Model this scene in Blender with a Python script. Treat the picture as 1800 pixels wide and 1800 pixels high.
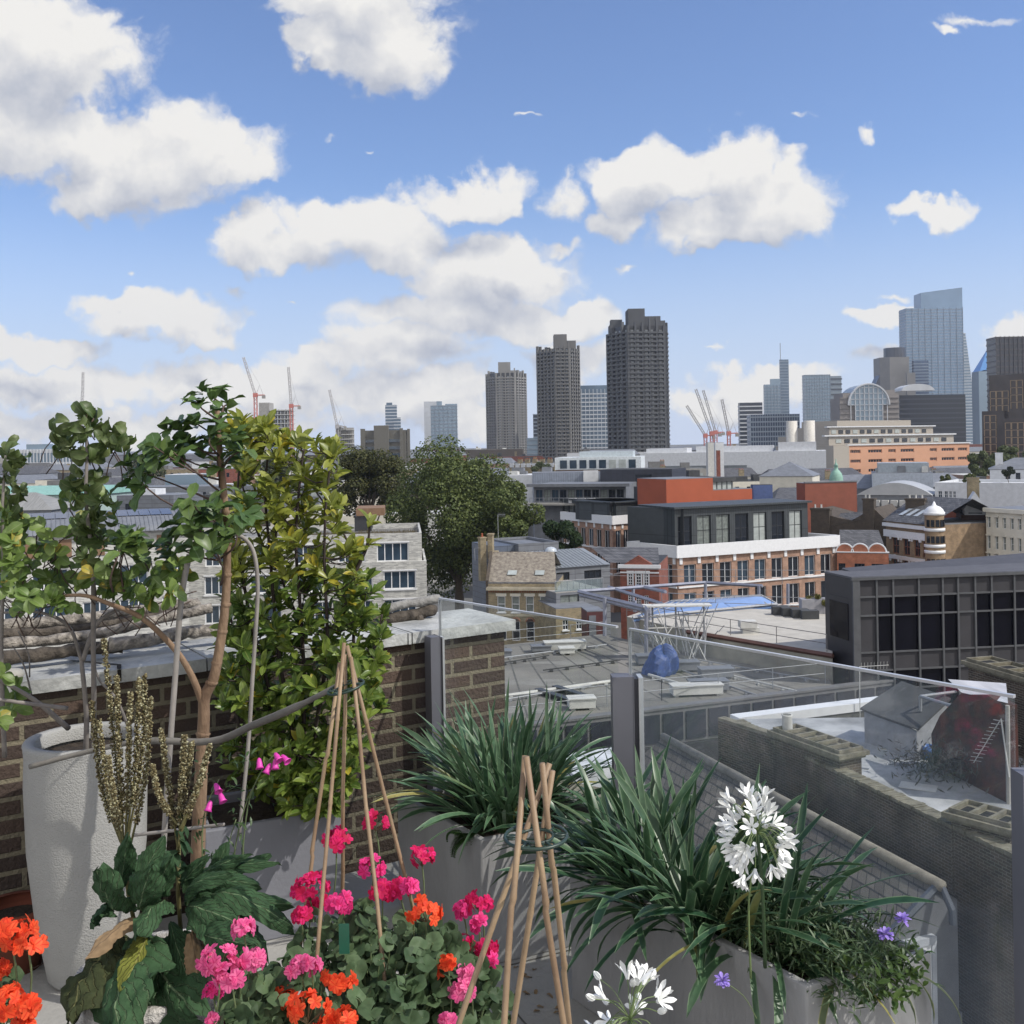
import bpy, math, random
import numpy as np
from mathutils import Matrix, Vector
R = math.radians
random.seed(7)
rng = np.random.default_rng(7)
for o in list(bpy.data.objects): bpy.data.objects.remove(o)
SC = bpy.context.scene
COL = SC.collection
# ---------------------------------------------------------------- camera
F = 1820.0; ROLL = R(1.0); CX = 900.0; CY = 785.0; EYE = 30.0
FL = 28.0                                   # terrace floor height
def uv(px, py):
    a = px-CX; b = CY-py
    return ((a*math.cos(ROLL)+b*math.sin(ROLL))/F, (-a*math.sin(ROLL)+b*math.cos(ROLL))/F)
def P(px, py, d):
    u, v = uv(px, py)
    return Vector((u*d, d, EYE+v*d))
def PZ(px, py, z):                          # point on the pixel's ray at height z
    u, v = uv(px, py)
    d = (z-EYE)/v
    return Vector((u*d, d, z))
cam = bpy.data.cameras.new('camera'); camo = bpy.data.objects.new('camera', cam); COL.objects.link(camo)
cam.sensor_width = 36; cam.lens = 36*F/1800; cam.shift_y = -(900-CY)/1800
cam.clip_start = 0.05; cam.clip_end = 60000
camo.matrix_world = Matrix.Translation((0, 0, EYE)) @ Matrix.Rotation(R(90), 4, 'X') @ Matrix.Rotation(-ROLL, 4, 'Z')
SC.camera = camo
SC.render.resolution_x = 1024; SC.render.resolution_y = 1024
# ---------------------------------------------------------------- sun, sky, exposure
SUN_AZ = R(109)      # measured from +Y (view direction) clockwise towards +X
SUN_EL = R(47)
SUN_STRENGTH = 3.0; SKY_STRENGTH = 0.1; EXPOSURE = 0.42
sd = Vector((math.sin(SUN_AZ)*math.cos(SUN_EL), math.cos(SUN_AZ)*math.cos(SUN_EL), math.sin(SUN_EL)))
sl = bpy.data.lights.new('sun', 'SUN'); sl.energy = SUN_STRENGTH; sl.angle = R(0.5); sl.color = (1, .95, .87)
so = bpy.data.objects.new('sun', sl); COL.objects.link(so); so.rotation_euler = sd.to_track_quat('Z', 'Y').to_euler()
SC.view_settings.view_transform = 'Standard'; SC.view_settings.look = 'None'
SC.view_settings.exposure = EXPOSURE; SC.view_settings.gamma = 1
W = bpy.data.worlds.new('World'); SC.world = W; W.use_nodes = True
def build_world():
    nt = W.node_tree; N = nt.nodes; Lk = nt.links; N.clear()
    def nd(t, **k):
        n = N.new(t)
        for a, b in k.items(): setattr(n, a, b)
        return n
    sky = nd('ShaderNodeTexSky', sky_type='NISHITA'); sky.sun_disc = False
    sky.sun_elevation = SUN_EL; sky.sun_rotation = SUN_AZ; sky.altitude = 50
    sky.air_density = 1.0; sky.dust_density = 0.35; sky.ozone_density = 2.2
    tc = nd('ShaderNodeTexCoord')
    sep = nd('ShaderNodeSeparateXYZ'); Lk.new(tc.outputs['Generated'], sep.inputs[0])
    def math_(op, a, b=None, c=None, clamp=False, tree=None):
        n = (tree or nt).nodes.new('ShaderNodeMath'); n.operation = op; n.use_clamp = clamp
        for i, v in enumerate((a, b, c)):
            if v is None: continue
            if isinstance(v, (int, float)): n.inputs[i].default_value = v
            else: (tree or nt).links.new(v, n.inputs[i])
        return n.outputs[0]
    ay = math_('ADD', math_('ABSOLUTE', sep.outputs[1]), 0.03)
    uu = math_('DIVIDE', sep.outputs[0], ay); vv = math_('DIVIDE', sep.outputs[2], ay)
    cmb = nd('ShaderNodeCombineXYZ'); Lk.new(uu, cmb.inputs[0]); Lk.new(vv, cmb.inputs[1])
    # ---- cloud density group (direction on the dome -> density)
    g = bpy.data.node_groups.new('cloud_density', 'ShaderNodeTree')
    g.interface.new_socket('P', in_out='INPUT', socket_type='NodeSocketVector')
    g.interface.new_socket('D', in_out='OUTPUT', socket_type='NodeSocketFloat')
    gi = g.nodes.new('NodeGroupInput'); go = g.nodes.new('NodeGroupOutput')
    def vm(op, a, b=None, c=None):
        n = g.nodes.new('ShaderNodeVectorMath'); n.operation = op
        for i, v in enumerate((a, b, c)):
            if v is None: continue
            if isinstance(v, (tuple, list)): n.inputs[i].default_value = v
            elif isinstance(v, (int, float)): n.inputs['Scale'].default_value = v
            else: g.links.new(v, n.inputs[i])
        return n.outputs[1] if op in ('LENGTH', 'DOT_PRODUCT') else n.outputs[0]
    def noise(vec, scale, detail, rough=.55, col=True):
        n = g.nodes.new('ShaderNodeTexNoise'); n.inputs['Scale'].default_value = scale
        n.inputs['Detail'].default_value = detail; n.inputs['Roughness'].default_value = rough
        g.links.new(vec, n.inputs['Vector']); return n.outputs['Color' if col else 'Fac']
    p = gi.outputs[0]
    w1 = vm('SCALE', vm('SUBTRACT', noise(p, 13, 3), (.5, .5, .5)), None); w1.node.inputs['Scale'].default_value = .085
    w2 = vm('SCALE', vm('SUBTRACT', noise(p, 50, 4, .6), (.5, .5, .5)), None); w2.node.inputs['Scale'].default_value = .024
    q = vm('ADD', vm('ADD', p, w1), w2)
    # (px, py, rx, ry, softness offset)
    CL = [(90,125,185,112,0),(40,240,150,90,0),(190,250,140,70,-.1),(290,285,215,98,0),(200,335,130,55,-.05),(420,315,100,42,-.05),
          (640,20,150,75,0),(690,95,115,82,0),(570,95,60,45,-.05),(620,390,140,58,0),(500,430,130,45,-.05),(690,430,120,55,0),
          (835,350,108,48,0),(870,495,150,66,0),(800,560,190,45,-.05),(960,575,120,42,0),(720,620,200,60,-.3),(900,470,60,40,0),
          (1140,325,115,62,0),(1275,300,88,82,0),(1340,370,125,80,0),(1230,400,120,55,-.05),(1210,440,50,25,-.3),(1330,425,90,40,-.1),
          (990,360,80,75,-.55),(970,440,80,35,-.55),(1080,390,80,42,-.3),
          (1620,393,72,27,-.1),(1500,252,93.5,34,-.8),(920,241,57.8,22.1,-.8),(588,272,44.2,37.4,-.8),(685,268,47.6,23.8,-.8),(1700,48,170,44.2,-.8),(1650,75,85,27.2,-.8),
          (1540,552,75,26,-.15),(1550,515,68,23.8,-.8),(1760,590,80,45,-.15),(1245,623,57.8,20.4,-.8),(1100,473,64.6,23.8,-.8),(1795,320,44.2,44.2,-.8),(1405,230,57.8,20.4,-.8),
          (300,560,155,50,-.1),(250,530,100,30,-.1),(380,590,80,28,-.15),(80,615,140,34,-.1),(425,508,88.4,44.2,-.8),(252,475,57.8,22.1,-.8),(540,550,68,17,-.8),
          (120,680,280,50,-.2),(420,670,270,52,-.18),(700,690,240,56,-.15),(330,740,440,42,-.2),(1010,640,120,60,-.3),(1330,675,190,34,-.28),(1720,680,140,50,-.25),
          (1230,705,160,34,-.25),(60,745,160,36,-.3),(820,735,120,44,-.3),(1560,640,120,40,-.35),(560,640,150,40,-.35),
          (-300,300,300,120,0),(-700,100,260,160,0),(2200,350,260,110,0),(2700,150,380,180,0),(1500,-500,420,160,0),(300,-600,380,170,0)]
    cur = None
    for (x, y, rx, ry, off) in CL:
        u, v = uv(x, y)
        e = vm('MULTIPLY', vm('SUBTRACT', q, (u, v, 0)), (F/rx, F/ry, 0))
        ln = vm('LENGTH', e)
        r_ = math_('MULTIPLY_ADD', ln, -1.0, 1.0+off, tree=g)
        cur = r_ if cur is None else math_('SMOOTH_MAX', cur, r_, .12, tree=g)
    f1 = noise(q, 17, 7, .58, False)
    t = math_('MULTIPLY_ADD', math_('SUBTRACT', f1, .5, tree=g), 1.1, cur, tree=g)
    g.links.new(t, go.inputs[0])
    def dens(vec):
        n = nd('ShaderNodeGroup'); n.node_tree = g; Lk.new(vec, n.inputs[0]); return n.outputs[0]
    d0 = dens(cmb.outputs[0])
    def shifted(du, dv):
        off = nd('ShaderNodeVectorMath', operation='ADD'); Lk.new(cmb.outputs[0], off.inputs[0]); off.inputs[1].default_value = (du, dv, 0)
        return dens(off.outputs[0])
    d1 = shifted(.012, .036); 
    mr = nd('ShaderNodeMapRange', interpolation_type='SMOOTHSTEP'); Lk.new(d0, mr.inputs[0]); mr.inputs[1].default_value = -.11; mr.inputs[2].default_value = .27
    light = math_('MULTIPLY_ADD', math_('SUBTRACT', d0, d1), .95, .66)
    fine = nd('ShaderNodeTexNoise'); fine.inputs['Scale'].default_value = 30; fine.inputs['Detail'].default_value = 6; fine.inputs['Roughness'].default_value = .6; Lk.new(cmb.outputs[0], fine.inputs['Vector']); light = math_('ADD', light, math_('MULTIPLY', math_('SUBTRACT', fine.outputs['Fac'], .5), .9))
    # thick centres and undersides are greyer
    thick = nd('ShaderNodeMapRange'); Lk.new(d0, thick.inputs[0]); thick.inputs[1].default_value = .2; thick.inputs[2].default_value = 1.0
    thick.inputs[3].default_value = 0; thick.inputs[4].default_value = .3
    light = math_('SUBTRACT', light, thick.outputs[0], clamp=True)
    cr = nd('ShaderNodeMix', data_type='RGBA'); Lk.new(light, cr.inputs[0])
    cr.inputs[6].default_value = (3.6, 3.85, 4.5, 1); cr.inputs[7].default_value = (6.8, 6.68, 6.45, 1)
    # thin bright air near the horizon
    hz = nd('ShaderNodeMapRange', interpolation_type='SMOOTHSTEP'); Lk.new(sep.outputs[2], hz.inputs[0]); hz.inputs[1].default_value = -.01; hz.inputs[2].default_value = .26
    hz.inputs[3].default_value = .9; hz.inputs[4].default_value = 0
    grade = nd('ShaderNodeMix', data_type='RGBA', blend_type='MULTIPLY'); grade.inputs[0].default_value = 1
    Lk.new(sky.outputs[0], grade.inputs[6]); grade.inputs[7].default_value = (.93, 1.0, 1.2, 1)
    m0 = nd('ShaderNodeMix', data_type='RGBA'); Lk.new(hz.outputs[0], m0.inputs[0]); Lk.new(grade.outputs[2], m0.inputs[6]); m0.inputs[7].default_value = (4.6, 5.3, 6.9, 1)
    m1 = nd('ShaderNodeMix', data_type='RGBA'); Lk.new(mr.outputs[0], m1.inputs[0]); Lk.new(m0.outputs[2], m1.inputs[6]); Lk.new(cr.outputs[2], m1.inputs[7])
    # unseen bright cloud behind the viewer, added to raise the fill light
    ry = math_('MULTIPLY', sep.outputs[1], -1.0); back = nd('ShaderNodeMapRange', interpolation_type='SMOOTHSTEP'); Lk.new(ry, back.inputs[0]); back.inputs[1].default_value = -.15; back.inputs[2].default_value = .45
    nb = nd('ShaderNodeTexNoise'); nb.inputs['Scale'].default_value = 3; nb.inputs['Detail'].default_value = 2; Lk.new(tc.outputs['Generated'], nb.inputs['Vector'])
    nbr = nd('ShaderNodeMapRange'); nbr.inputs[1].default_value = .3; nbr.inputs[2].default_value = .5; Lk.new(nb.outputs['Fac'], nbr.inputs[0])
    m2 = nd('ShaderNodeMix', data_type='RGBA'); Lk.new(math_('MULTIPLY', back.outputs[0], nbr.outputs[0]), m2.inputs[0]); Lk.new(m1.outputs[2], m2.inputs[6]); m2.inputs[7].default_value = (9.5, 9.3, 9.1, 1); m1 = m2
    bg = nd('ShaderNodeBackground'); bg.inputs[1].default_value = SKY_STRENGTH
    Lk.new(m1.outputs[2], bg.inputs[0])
    out = nd('ShaderNodeOutputWorld'); Lk.new(bg.outputs[0], out.inputs[0])
build_world()
W.cycles.sampling_method = 'MANUAL'; W.cycles.sample_map_resolution = 512

# ---------------------------------------------------------------- materials
MC = {}
def _new(name):
    m = bpy.data.materials.new(name); m.use_nodes = True
    return m, m.node_tree, m.node_tree.nodes['Principled BSDF']
def c3(c): return (c[0], c[1], c[2], 1)
def mat(name, col, rough=.8, metal=0., var=.18, vs=2.0, bump=0., bs=30., col2=None, spec=.5, vs2=None, stretch=(1,1,1)):
    if name in MC: return MC[name]
    m, nt, b = _new(name); N = nt.nodes; Lk = nt.links
    tc = N.new('ShaderNodeTexCoord'); mp = N.new('ShaderNodeMapping'); mp.inputs['Scale'].default_value = stretch
    Lk.new(tc.outputs['Object'], mp.inputs[0])
    n1 = N.new('ShaderNodeTexNoise'); n1.inputs['Scale'].default_value = vs; n1.inputs['Detail'].default_value = 8; n1.inputs['Roughness'].default_value = .62
    Lk.new(mp.outputs[0], n1.inputs['Vector'])
    rmp = N.new('ShaderNodeMapRange'); rmp.inputs[1].default_value = .3; rmp.inputs[2].default_value = .7
    Lk.new(n1.outputs['Fac'], rmp.inputs[0])
    mx = N.new('ShaderNodeMix'); mx.data_type = 'RGBA'
    a = [max(0, x*(1-var)) for x in col]; c2 = col2 or [min(1, x*(1+var)) for x in col]
    mx.inputs[6].default_value = c3(a); mx.inputs[7].default_value = c3(c2)
    Lk.new(rmp.outputs[0], mx.inputs[0]); Lk.new(mx.outputs[2], b.inputs['Base Color'])
    b.inputs['Roughness'].default_value = rough; b.inputs['Metallic'].default_value = metal; b.inputs['Specular IOR Level'].default_value = spec
    if bump:
        n2 = N.new('ShaderNodeTexNoise'); n2.inputs['Scale'].default_value = bs; n2.inputs['Detail'].default_value = 5
        Lk.new(mp.outputs[0], n2.inputs['Vector'])
        bp = N.new('ShaderNodeBump'); bp.inputs['Strength'].default_value = bump; bp.inputs['Distance'].default_value = .02
        Lk.new(n2.outputs['Fac'], bp.inputs['Height']); Lk.new(bp.outputs[0], b.inputs['Normal'])
    MC[name] = m; return m
def brick(name, c1, c2, mortar, bw=.225, bh=.075, ms=.01, rough=.9, bump=.4, stain=.25, bias=0.):
    if name in MC: return MC[name]
    m, nt, b = _new(name); N = nt.nodes; Lk = nt.links
    tc = N.new('ShaderNodeTexCoord'); sp = N.new('ShaderNodeSeparateXYZ'); Lk.new(tc.outputs['Object'], sp.inputs[0])
    ad = N.new('ShaderNodeMath'); ad.operation = 'ADD'; Lk.new(sp.outputs[0], ad.inputs[0]); Lk.new(sp.outputs[1], ad.inputs[1])
    cb = N.new('ShaderNodeCombineXYZ'); Lk.new(ad.outputs[0], cb.inputs[0]); Lk.new(sp.outputs[2], cb.inputs[1])
    br = N.new('ShaderNodeTexBrick'); Lk.new(cb.outputs[0], br.inputs['Vector'])
    br.inputs['Color1'].default_value = c3(c1); br.inputs['Color2'].default_value = c3(c2); br.inputs['Mortar'].default_value = c3(mortar)
    br.inputs['Scale'].default_value = 1; br.inputs['Mortar Size'].default_value = ms; br.inputs['Brick Width'].default_value = bw; br.inputs['Row Height'].default_value = bh
    br.inputs['Mortar Smooth'].default_value = .2; br.inputs['Bias'].default_value = bias
    n1 = N.new('ShaderNodeTexNoise'); n1.inputs['Scale'].default_value = 1.3; n1.inputs['Detail'].default_value = 8; Lk.new(tc.outputs['Object'], n1.inputs['Vector'])
    rm = N.new('ShaderNodeMapRange'); rm.inputs[1].default_value = .3; rm.inputs[2].default_value = .7; rm.inputs[3].default_value = 1-stain; rm.inputs[4].default_value = 1+stain
    Lk.new(n1.outputs['Fac'], rm.inputs[0])
    mx = N.new('ShaderNodeVectorMath'); mx.operation = 'SCALE'; Lk.new(br.outputs['Color'], mx.inputs[0]); Lk.new(rm.outputs[0], mx.inputs['Scale'])
    Lk.new(mx.outputs[0], b.inputs['Base Color']); b.inputs['Roughness'].default_value = rough
    n2 = N.new('ShaderNodeTexNoise'); n2.inputs['Scale'].default_value = 60; n2.inputs['Detail'].default_value = 4; Lk.new(tc.outputs['Object'], n2.inputs['Vector'])
    sb = N.new('ShaderNodeMath'); sb.operation = 'MULTIPLY_ADD'; Lk.new(br.outputs['Fac'], sb.inputs[0]); sb.inputs[1].default_value = -1.0; Lk.new(n2.outputs['Fac'], sb.inputs[2])
    bp = N.new('ShaderNodeBump'); bp.inputs['Strength'].default_value = bump; bp.inputs['Distance'].default_value = .012
    Lk.new(sb.outputs[0], bp.inputs['Height']); Lk.new(bp.outputs[0], b.inputs['Normal'])
    MC[name] = m; return m
def panels(name, col, seam, w, h, ms=.02, rough=.5, metal=0., off=0., var=.08):
    """cladding / tiles: grid of panels with seams"""
    if name in MC: return MC[name]
    m = brick(name, [x*(1-var) for x in col], [min(1, x*(1+var)) for x in col], seam, w, h, ms, rough, .3, .12)
    for n in m.node_tree.nodes:
        if n.type == 'TEX_BRICK': n.offset = off
    m.node_tree.nodes['Principled BSDF'].inputs['Metallic'].default_value = metal
    return m
def leafmat(name, c1, c2, rib=None, edge=None, rough=.45, trans=.35, yellow=None, yamt=.0, spec=.5, ribw=.06, veins=0):
    if name in MC: return MC[name]
    m, nt, b = _new(name); N = nt.nodes; Lk = nt.links
    geo = N.new('ShaderNodeNewGeometry')
    mx = N.new('ShaderNodeMix'); mx.data_type = 'RGBA'; mx.inputs[6].default_value = c3(c1); mx.inputs[7].default_value = c3(c2)
    Lk.new(geo.outputs['Random Per Island'], mx.inputs[0]); cur = mx.outputs[2]
    tc = N.new('ShaderNodeTexCoord')
    if yellow:
        gt = N.new('ShaderNodeMath'); gt.operation = 'FRACT'; ml = N.new('ShaderNodeMath'); ml.operation = 'MULTIPLY'; ml.inputs[1].default_value = 37.7
        Lk.new(geo.outputs['Random Per Island'], ml.inputs[0]); Lk.new(ml.outputs[0], gt.inputs[0])
        rr = N.new('ShaderNodeMapRange'); rr.inputs[1].default_value = 1-yamt; rr.inputs[2].default_value = 1-yamt*.5; Lk.new(gt.outputs[0], rr.inputs[0])
        my = N.new('ShaderNodeMix'); my.data_type = 'RGBA'; Lk.new(rr.outputs[0], my.inputs[0]); Lk.new(cur, my.inputs[6]); my.inputs[7].default_value = c3(yellow); cur = my.outputs[2]
    nz = N.new('ShaderNodeTexNoise'); nz.inputs['Scale'].default_value = 45; nz.inputs['Detail'].default_value = 3; Lk.new(tc.outputs['Object'], nz.inputs['Vector'])
    vr = N.new('ShaderNodeMapRange'); vr.inputs[1].default_value = .3; vr.inputs[2].default_value = .7; vr.inputs[3].default_value = .8; vr.inputs[4].default_value = 1.2; Lk.new(nz.outputs['Fac'], vr.inputs[0])
    sc = N.new('ShaderNodeVectorMath'); sc.operation = 'SCALE'; Lk.new(cur, sc.inputs[0]); Lk.new(vr.outputs[0], sc.inputs['Scale']); cur = sc.outputs[0]
    if rib or edge:
        sp = N.new('ShaderNodeSeparateXYZ'); Lk.new(tc.outputs['UV'], sp.inputs[0])
        ab = N.new('ShaderNodeMath'); ab.operation = 'SUBTRACT'; Lk.new(sp.outputs[0], ab.inputs[0]); ab.inputs[1].default_value = .5
        a2 = N.new('ShaderNodeMath'); a2.operation = 'ABSOLUTE'; Lk.new(ab.outputs[0], a2.inputs[0])
        if rib:
            rr = N.new('ShaderNodeMapRange'); rr.inputs[1].default_value = ribw; rr.inputs[2].default_value = ribw*.3; Lk.new(a2.outputs[0], rr.inputs[0])
            my = N.new('ShaderNodeMix'); my.data_type = 'RGBA'; Lk.new(rr.outputs[0], my.inputs[0]); Lk.new(cur, my.inputs[6]); my.inputs[7].default_value = c3(rib); cur = my.outputs[2]
        if edge:
            rr = N.new('ShaderNodeMapRange'); rr.inputs[1].default_value = .36; rr.inputs[2].default_value = .5; Lk.new(a2.outputs[0], rr.inputs[0])
            my = N.new('ShaderNodeMix'); my.data_type = 'RGBA'; Lk.new(rr.outputs[0], my.inputs[0]); Lk.new(cur, my.inputs[6]); my.inputs[7].default_value = c3(edge); cur = my.outputs[2]
    if veins:
        a3 = N.new('ShaderNodeMath'); a3.operation = 'MULTIPLY'; Lk.new(a2.outputs[0], a3.inputs[0]); a3.inputs[1].default_value = 7.0
        v2 = N.new('ShaderNodeMath'); v2.operation = 'MULTIPLY_ADD'; Lk.new(sp.outputs[1], v2.inputs[0]); v2.inputs[1].default_value = veins; nn_ = N.new('ShaderNodeMath'); nn_.operation = 'SUBTRACT'; Lk.new(v2.outputs[0], nn_.inputs[0]); Lk.new(a3.outputs[0], nn_.inputs[1])
        nw = N.new('ShaderNodeMath'); nw.operation = 'MULTIPLY_ADD'; Lk.new(nz.outputs['Fac'], nw.inputs[0]); nw.inputs[1].default_value = 1.3; Lk.new(nn_.outputs[0], nw.inputs[2])
        pp = N.new('ShaderNodeMath'); pp.operation = 'PINGPONG'; Lk.new(nw.outputs[0], pp.inputs[0]); pp.inputs[1].default_value = .5
        vr2 = N.new('ShaderNodeMapRange'); vr2.inputs[1].default_value = 0; vr2.inputs[2].default_value = .13; vr2.inputs[3].default_value = 1; vr2.inputs[4].default_value = 0; Lk.new(pp.outputs[0], vr2.inputs[0])
        my = N.new('ShaderNodeMix'); my.data_type = 'RGBA'; ml2 = N.new('ShaderNodeMath'); ml2.operation = 'MULTIPLY'; ml2.inputs[1].default_value = .45; Lk.new(vr2.outputs[0], ml2.inputs[0]); Lk.new(ml2.outputs[0], my.inputs[0]); Lk.new(cur, my.inputs[6]); my.inputs[7].default_value = c3(rib); cur = my.outputs[2]
        hs = N.new('ShaderNodeMath'); hs.operation = 'SUBTRACT'; Lk.new(nz.outputs['Fac'], hs.inputs[0]); Lk.new(vr2.outputs[0], hs.inputs[1])
        bp = N.new('ShaderNodeBump'); bp.inputs['Strength'].default_value = .9; bp.inputs['Distance'].default_value = .006; Lk.new(hs.outputs[0], bp.inputs['Height']); Lk.new(bp.outputs[0], b.inputs['Normal'])
    Lk.new(cur, b.inputs['Base Color']); b.inputs['Roughness'].default_value = rough; b.inputs['Specular IOR Level'].default_value = spec
    if trans > 0:
        tr = N.new('ShaderNodeBsdfTranslucent'); Lk.new(cur, tr.inputs[0]); ms = N.new('ShaderNodeMixShader'); ms.inputs[0].default_value = trans
        Lk.new(b.outputs[0], ms.inputs[1]); Lk.new(tr.outputs[0], ms.inputs[2]); Lk.new(ms.outputs[0], N['Material Output'].inputs[0])
    MC[name] = m; return m
def glassmat(name, tint=(.9,.95,.95), dust=.03, dustcol=(.6,.68,.78), gloss=.9, dustscale=1.5):
    m, nt, b = _new(name); N = nt.nodes; Lk = nt.links; N.remove(b)
    tr = N.new('ShaderNodeBsdfTransparent'); tr.inputs[0].default_value = c3(tint)
    gl = N.new('ShaderNodeBsdfGlossy'); gl.inputs['Roughness'].default_value = .02; gl.inputs[0].default_value = c3([gloss]*3)
    lw = N.new('ShaderNodeLayerWeight'); lw.inputs['Blend'].default_value = .5
    pw = N.new('ShaderNodeMath'); pw.operation = 'POWER'; Lk.new(lw.outputs['Facing'], pw.inputs[0]); pw.inputs[1].default_value = 5
    fr = N.new('ShaderNodeMath'); fr.operation = 'MULTIPLY_ADD'; Lk.new(pw.outputs[0], fr.inputs[0]); fr.inputs[1].default_value = .9; fr.inputs[2].default_value = .045
    ms = N.new('ShaderNodeMixShader'); Lk.new(fr.outputs[0], ms.inputs[0]); Lk.new(tr.outputs[0], ms.inputs[1]); Lk.new(gl.outputs[0], ms.inputs[2])
    df = N.new('ShaderNodeBsdfDiffuse'); df.inputs[0].default_value = c3(dustcol)
    tc = N.new('ShaderNodeTexCoord'); nz = N.new('ShaderNodeTexNoise'); nz.inputs['Scale'].default_value = dustscale; nz.inputs['Detail'].default_value = 9; nz.inputs['Roughness'].default_value = .65
    Lk.new(tc.outputs['Object'], nz.inputs['Vector'])
    mr = N.new('ShaderNodeMapRange'); mr.inputs[1].default_value = .35; mr.inputs[2].default_value = .75; mr.inputs[3].default_value = dust*.3; mr.inputs[4].default_value = dust*1.8
    Lk.new(nz.outputs['Fac'], mr.inputs[0])
    m2 = N.new('ShaderNodeMixShader'); Lk.new(mr.outputs[0], m2.inputs[0]); Lk.new(ms.outputs[0], m2.inputs[1]); Lk.new(df.outputs[0], m2.inputs[2])
    Lk.new(m2.outputs[0], N['Material Output'].inputs[0]); MC[name] = m; return m

# ---------------------------------------------------------------- mesh helpers
class MB:
    def __init__(s): s.v = []; s.f = []; s.mi = []; s.m = 0
    def add(s, vs, fs):
        n = len(s.v); s.v += [tuple(v) for v in vs]; s.f += [tuple(i+n for i in f) for f in fs]; s.mi += [s.m]*len(fs)
    def box(s, x0, x1, y0, y1, z0, z1, M=None):
        vs = [(x0,y0,z0),(x1,y0,z0),(x1,y1,z0),(x0,y1,z0),(x0,y0,z1),(x1,y0,z1),(x1,y1,z1),(x0,y1,z1)]
        if M is not None: vs = [M @ Vector(v) for v in vs]
        s.add(vs, [(0,3,2,1),(4,5,6,7),(0,1,5,4),(1,2,6,5),(2,3,7,6),(3,0,4,7)])
    def prism(s, pts, z0, z1, top=None):
        n = len(pts); top = top or pts
        z0s = z0 if isinstance(z0, (list, tuple)) else [z0]*n; z1s = z1 if isinstance(z1, (list, tuple)) else [z1]*n
        s.add([(p[0], p[1], z) for p, z in zip(pts, z0s)]+[(p[0], p[1], z) for p, z in zip(top, z1s)],
              [tuple(range(n))[::-1], tuple(range(n, 2*n))]+[(i, (i+1) % n, (i+1) % n+n, i+n) for i in range(n)])
    def tube(s, pts, r, n=6, cap=True):
        pts = [Vector(p) for p in pts]; k = len(pts); rs = r if isinstance(r, (list, tuple)) else [r]*k
        base = len(s.v); up = Vector((0, 0, 1)); prev = None
        for i, p in enumerate(pts):
            t = (pts[min(i+1, k-1)]-pts[max(i-1, 0)])
            if t.length < 1e-9: t = Vector((0, 0, 1))
            t.normalize()
            if prev is None:
                a = t.cross(up) if abs(t.z) < .95 else t.cross(Vector((1, 0, 0)))
            else: a = prev - t*prev.dot(t)
            a.normalize(); b = t.cross(a); prev = a
            for j in range(n):
                th = 2*math.pi*j/n; s.v.append(tuple(p+(a*math.cos(th)+b*math.sin(th))*rs[i]))
        fs = [(base+i*n+j, base+i*n+(j+1) % n, base+(i+1)*n+(j+1) % n, base+(i+1)*n+j) for i in range(k-1) for j in range(n)]
        if cap: fs += [tuple(base+j for j in range(n))[::-1], tuple(base+(k-1)*n+j for j in range(n))]
        s.f += fs; s.mi += [s.m]*len(fs)
    def lathe(s, prof, c=(0,0,0), n=32):
        base = len(s.v)
        for r, z in prof:
            for j in range(n): th = 2*math.pi*j/n; s.v.append((c[0]+r*math.cos(th), c[1]+r*math.sin(th), c[2]+z))
        k = len(prof)
        fs = [(base+i*n+j, base+i*n+(j+1) % n, base+(i+1)*n+(j+1) % n, base+(i+1)*n+j) for i in range(k-1) for j in range(n)]
        s.f += fs; s.mi += [s.m]*len(fs)
    def disc(s, c, r, n=24, z=0):
        base = len(s.v)
        for j in range(n): th = 2*math.pi*j/n; s.v.append((c[0]+r*math.cos(th), c[1]+r*math.sin(th), z))
        s.f.append(tuple(range(base, base+n))); s.mi.append(s.m)
    def build(s, name, mats, parent=None, smooth=False, loc=None, M=None):
        me = bpy.data.meshes.new(name); me.from_pydata(s.v, [], s.f)
        mats = mats if isinstance(mats, (list, tuple)) else [mats]
        for m in mats: me.materials.append(m)
        if len(mats) > 1: me.polygons.foreach_set('material_index', s.mi)
        if smooth: me.polygons.foreach_set('use_smooth', [True]*len(me.polygons))
        me.update(); return link(name, me, parent, loc, M)
def link(name, me, parent=None, loc=None, M=None):
    o = bpy.data.objects.new(name, me); COL.objects.link(o)
    if parent is not None: o.parent = parent
    if M is not None: o.matrix_local = M
    elif loc is not None: o.location = loc
    return o
def tag(o, label=None, cat=None, group=None, kind=None):
    if label: o['label'] = label
    if cat: o['category'] = cat
    if group: o['group'] = group
    if kind: o['kind'] = kind
    return o
def thing(name, label, cat, loc=(0,0,0), rz=0, group=None):
    o = bpy.data.objects.new(name, None); COL.objects.link(o); o.location = loc; o.rotation_euler = (0, 0, rz); o.empty_display_size = .1
    return tag(o, label, cat, group)
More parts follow.
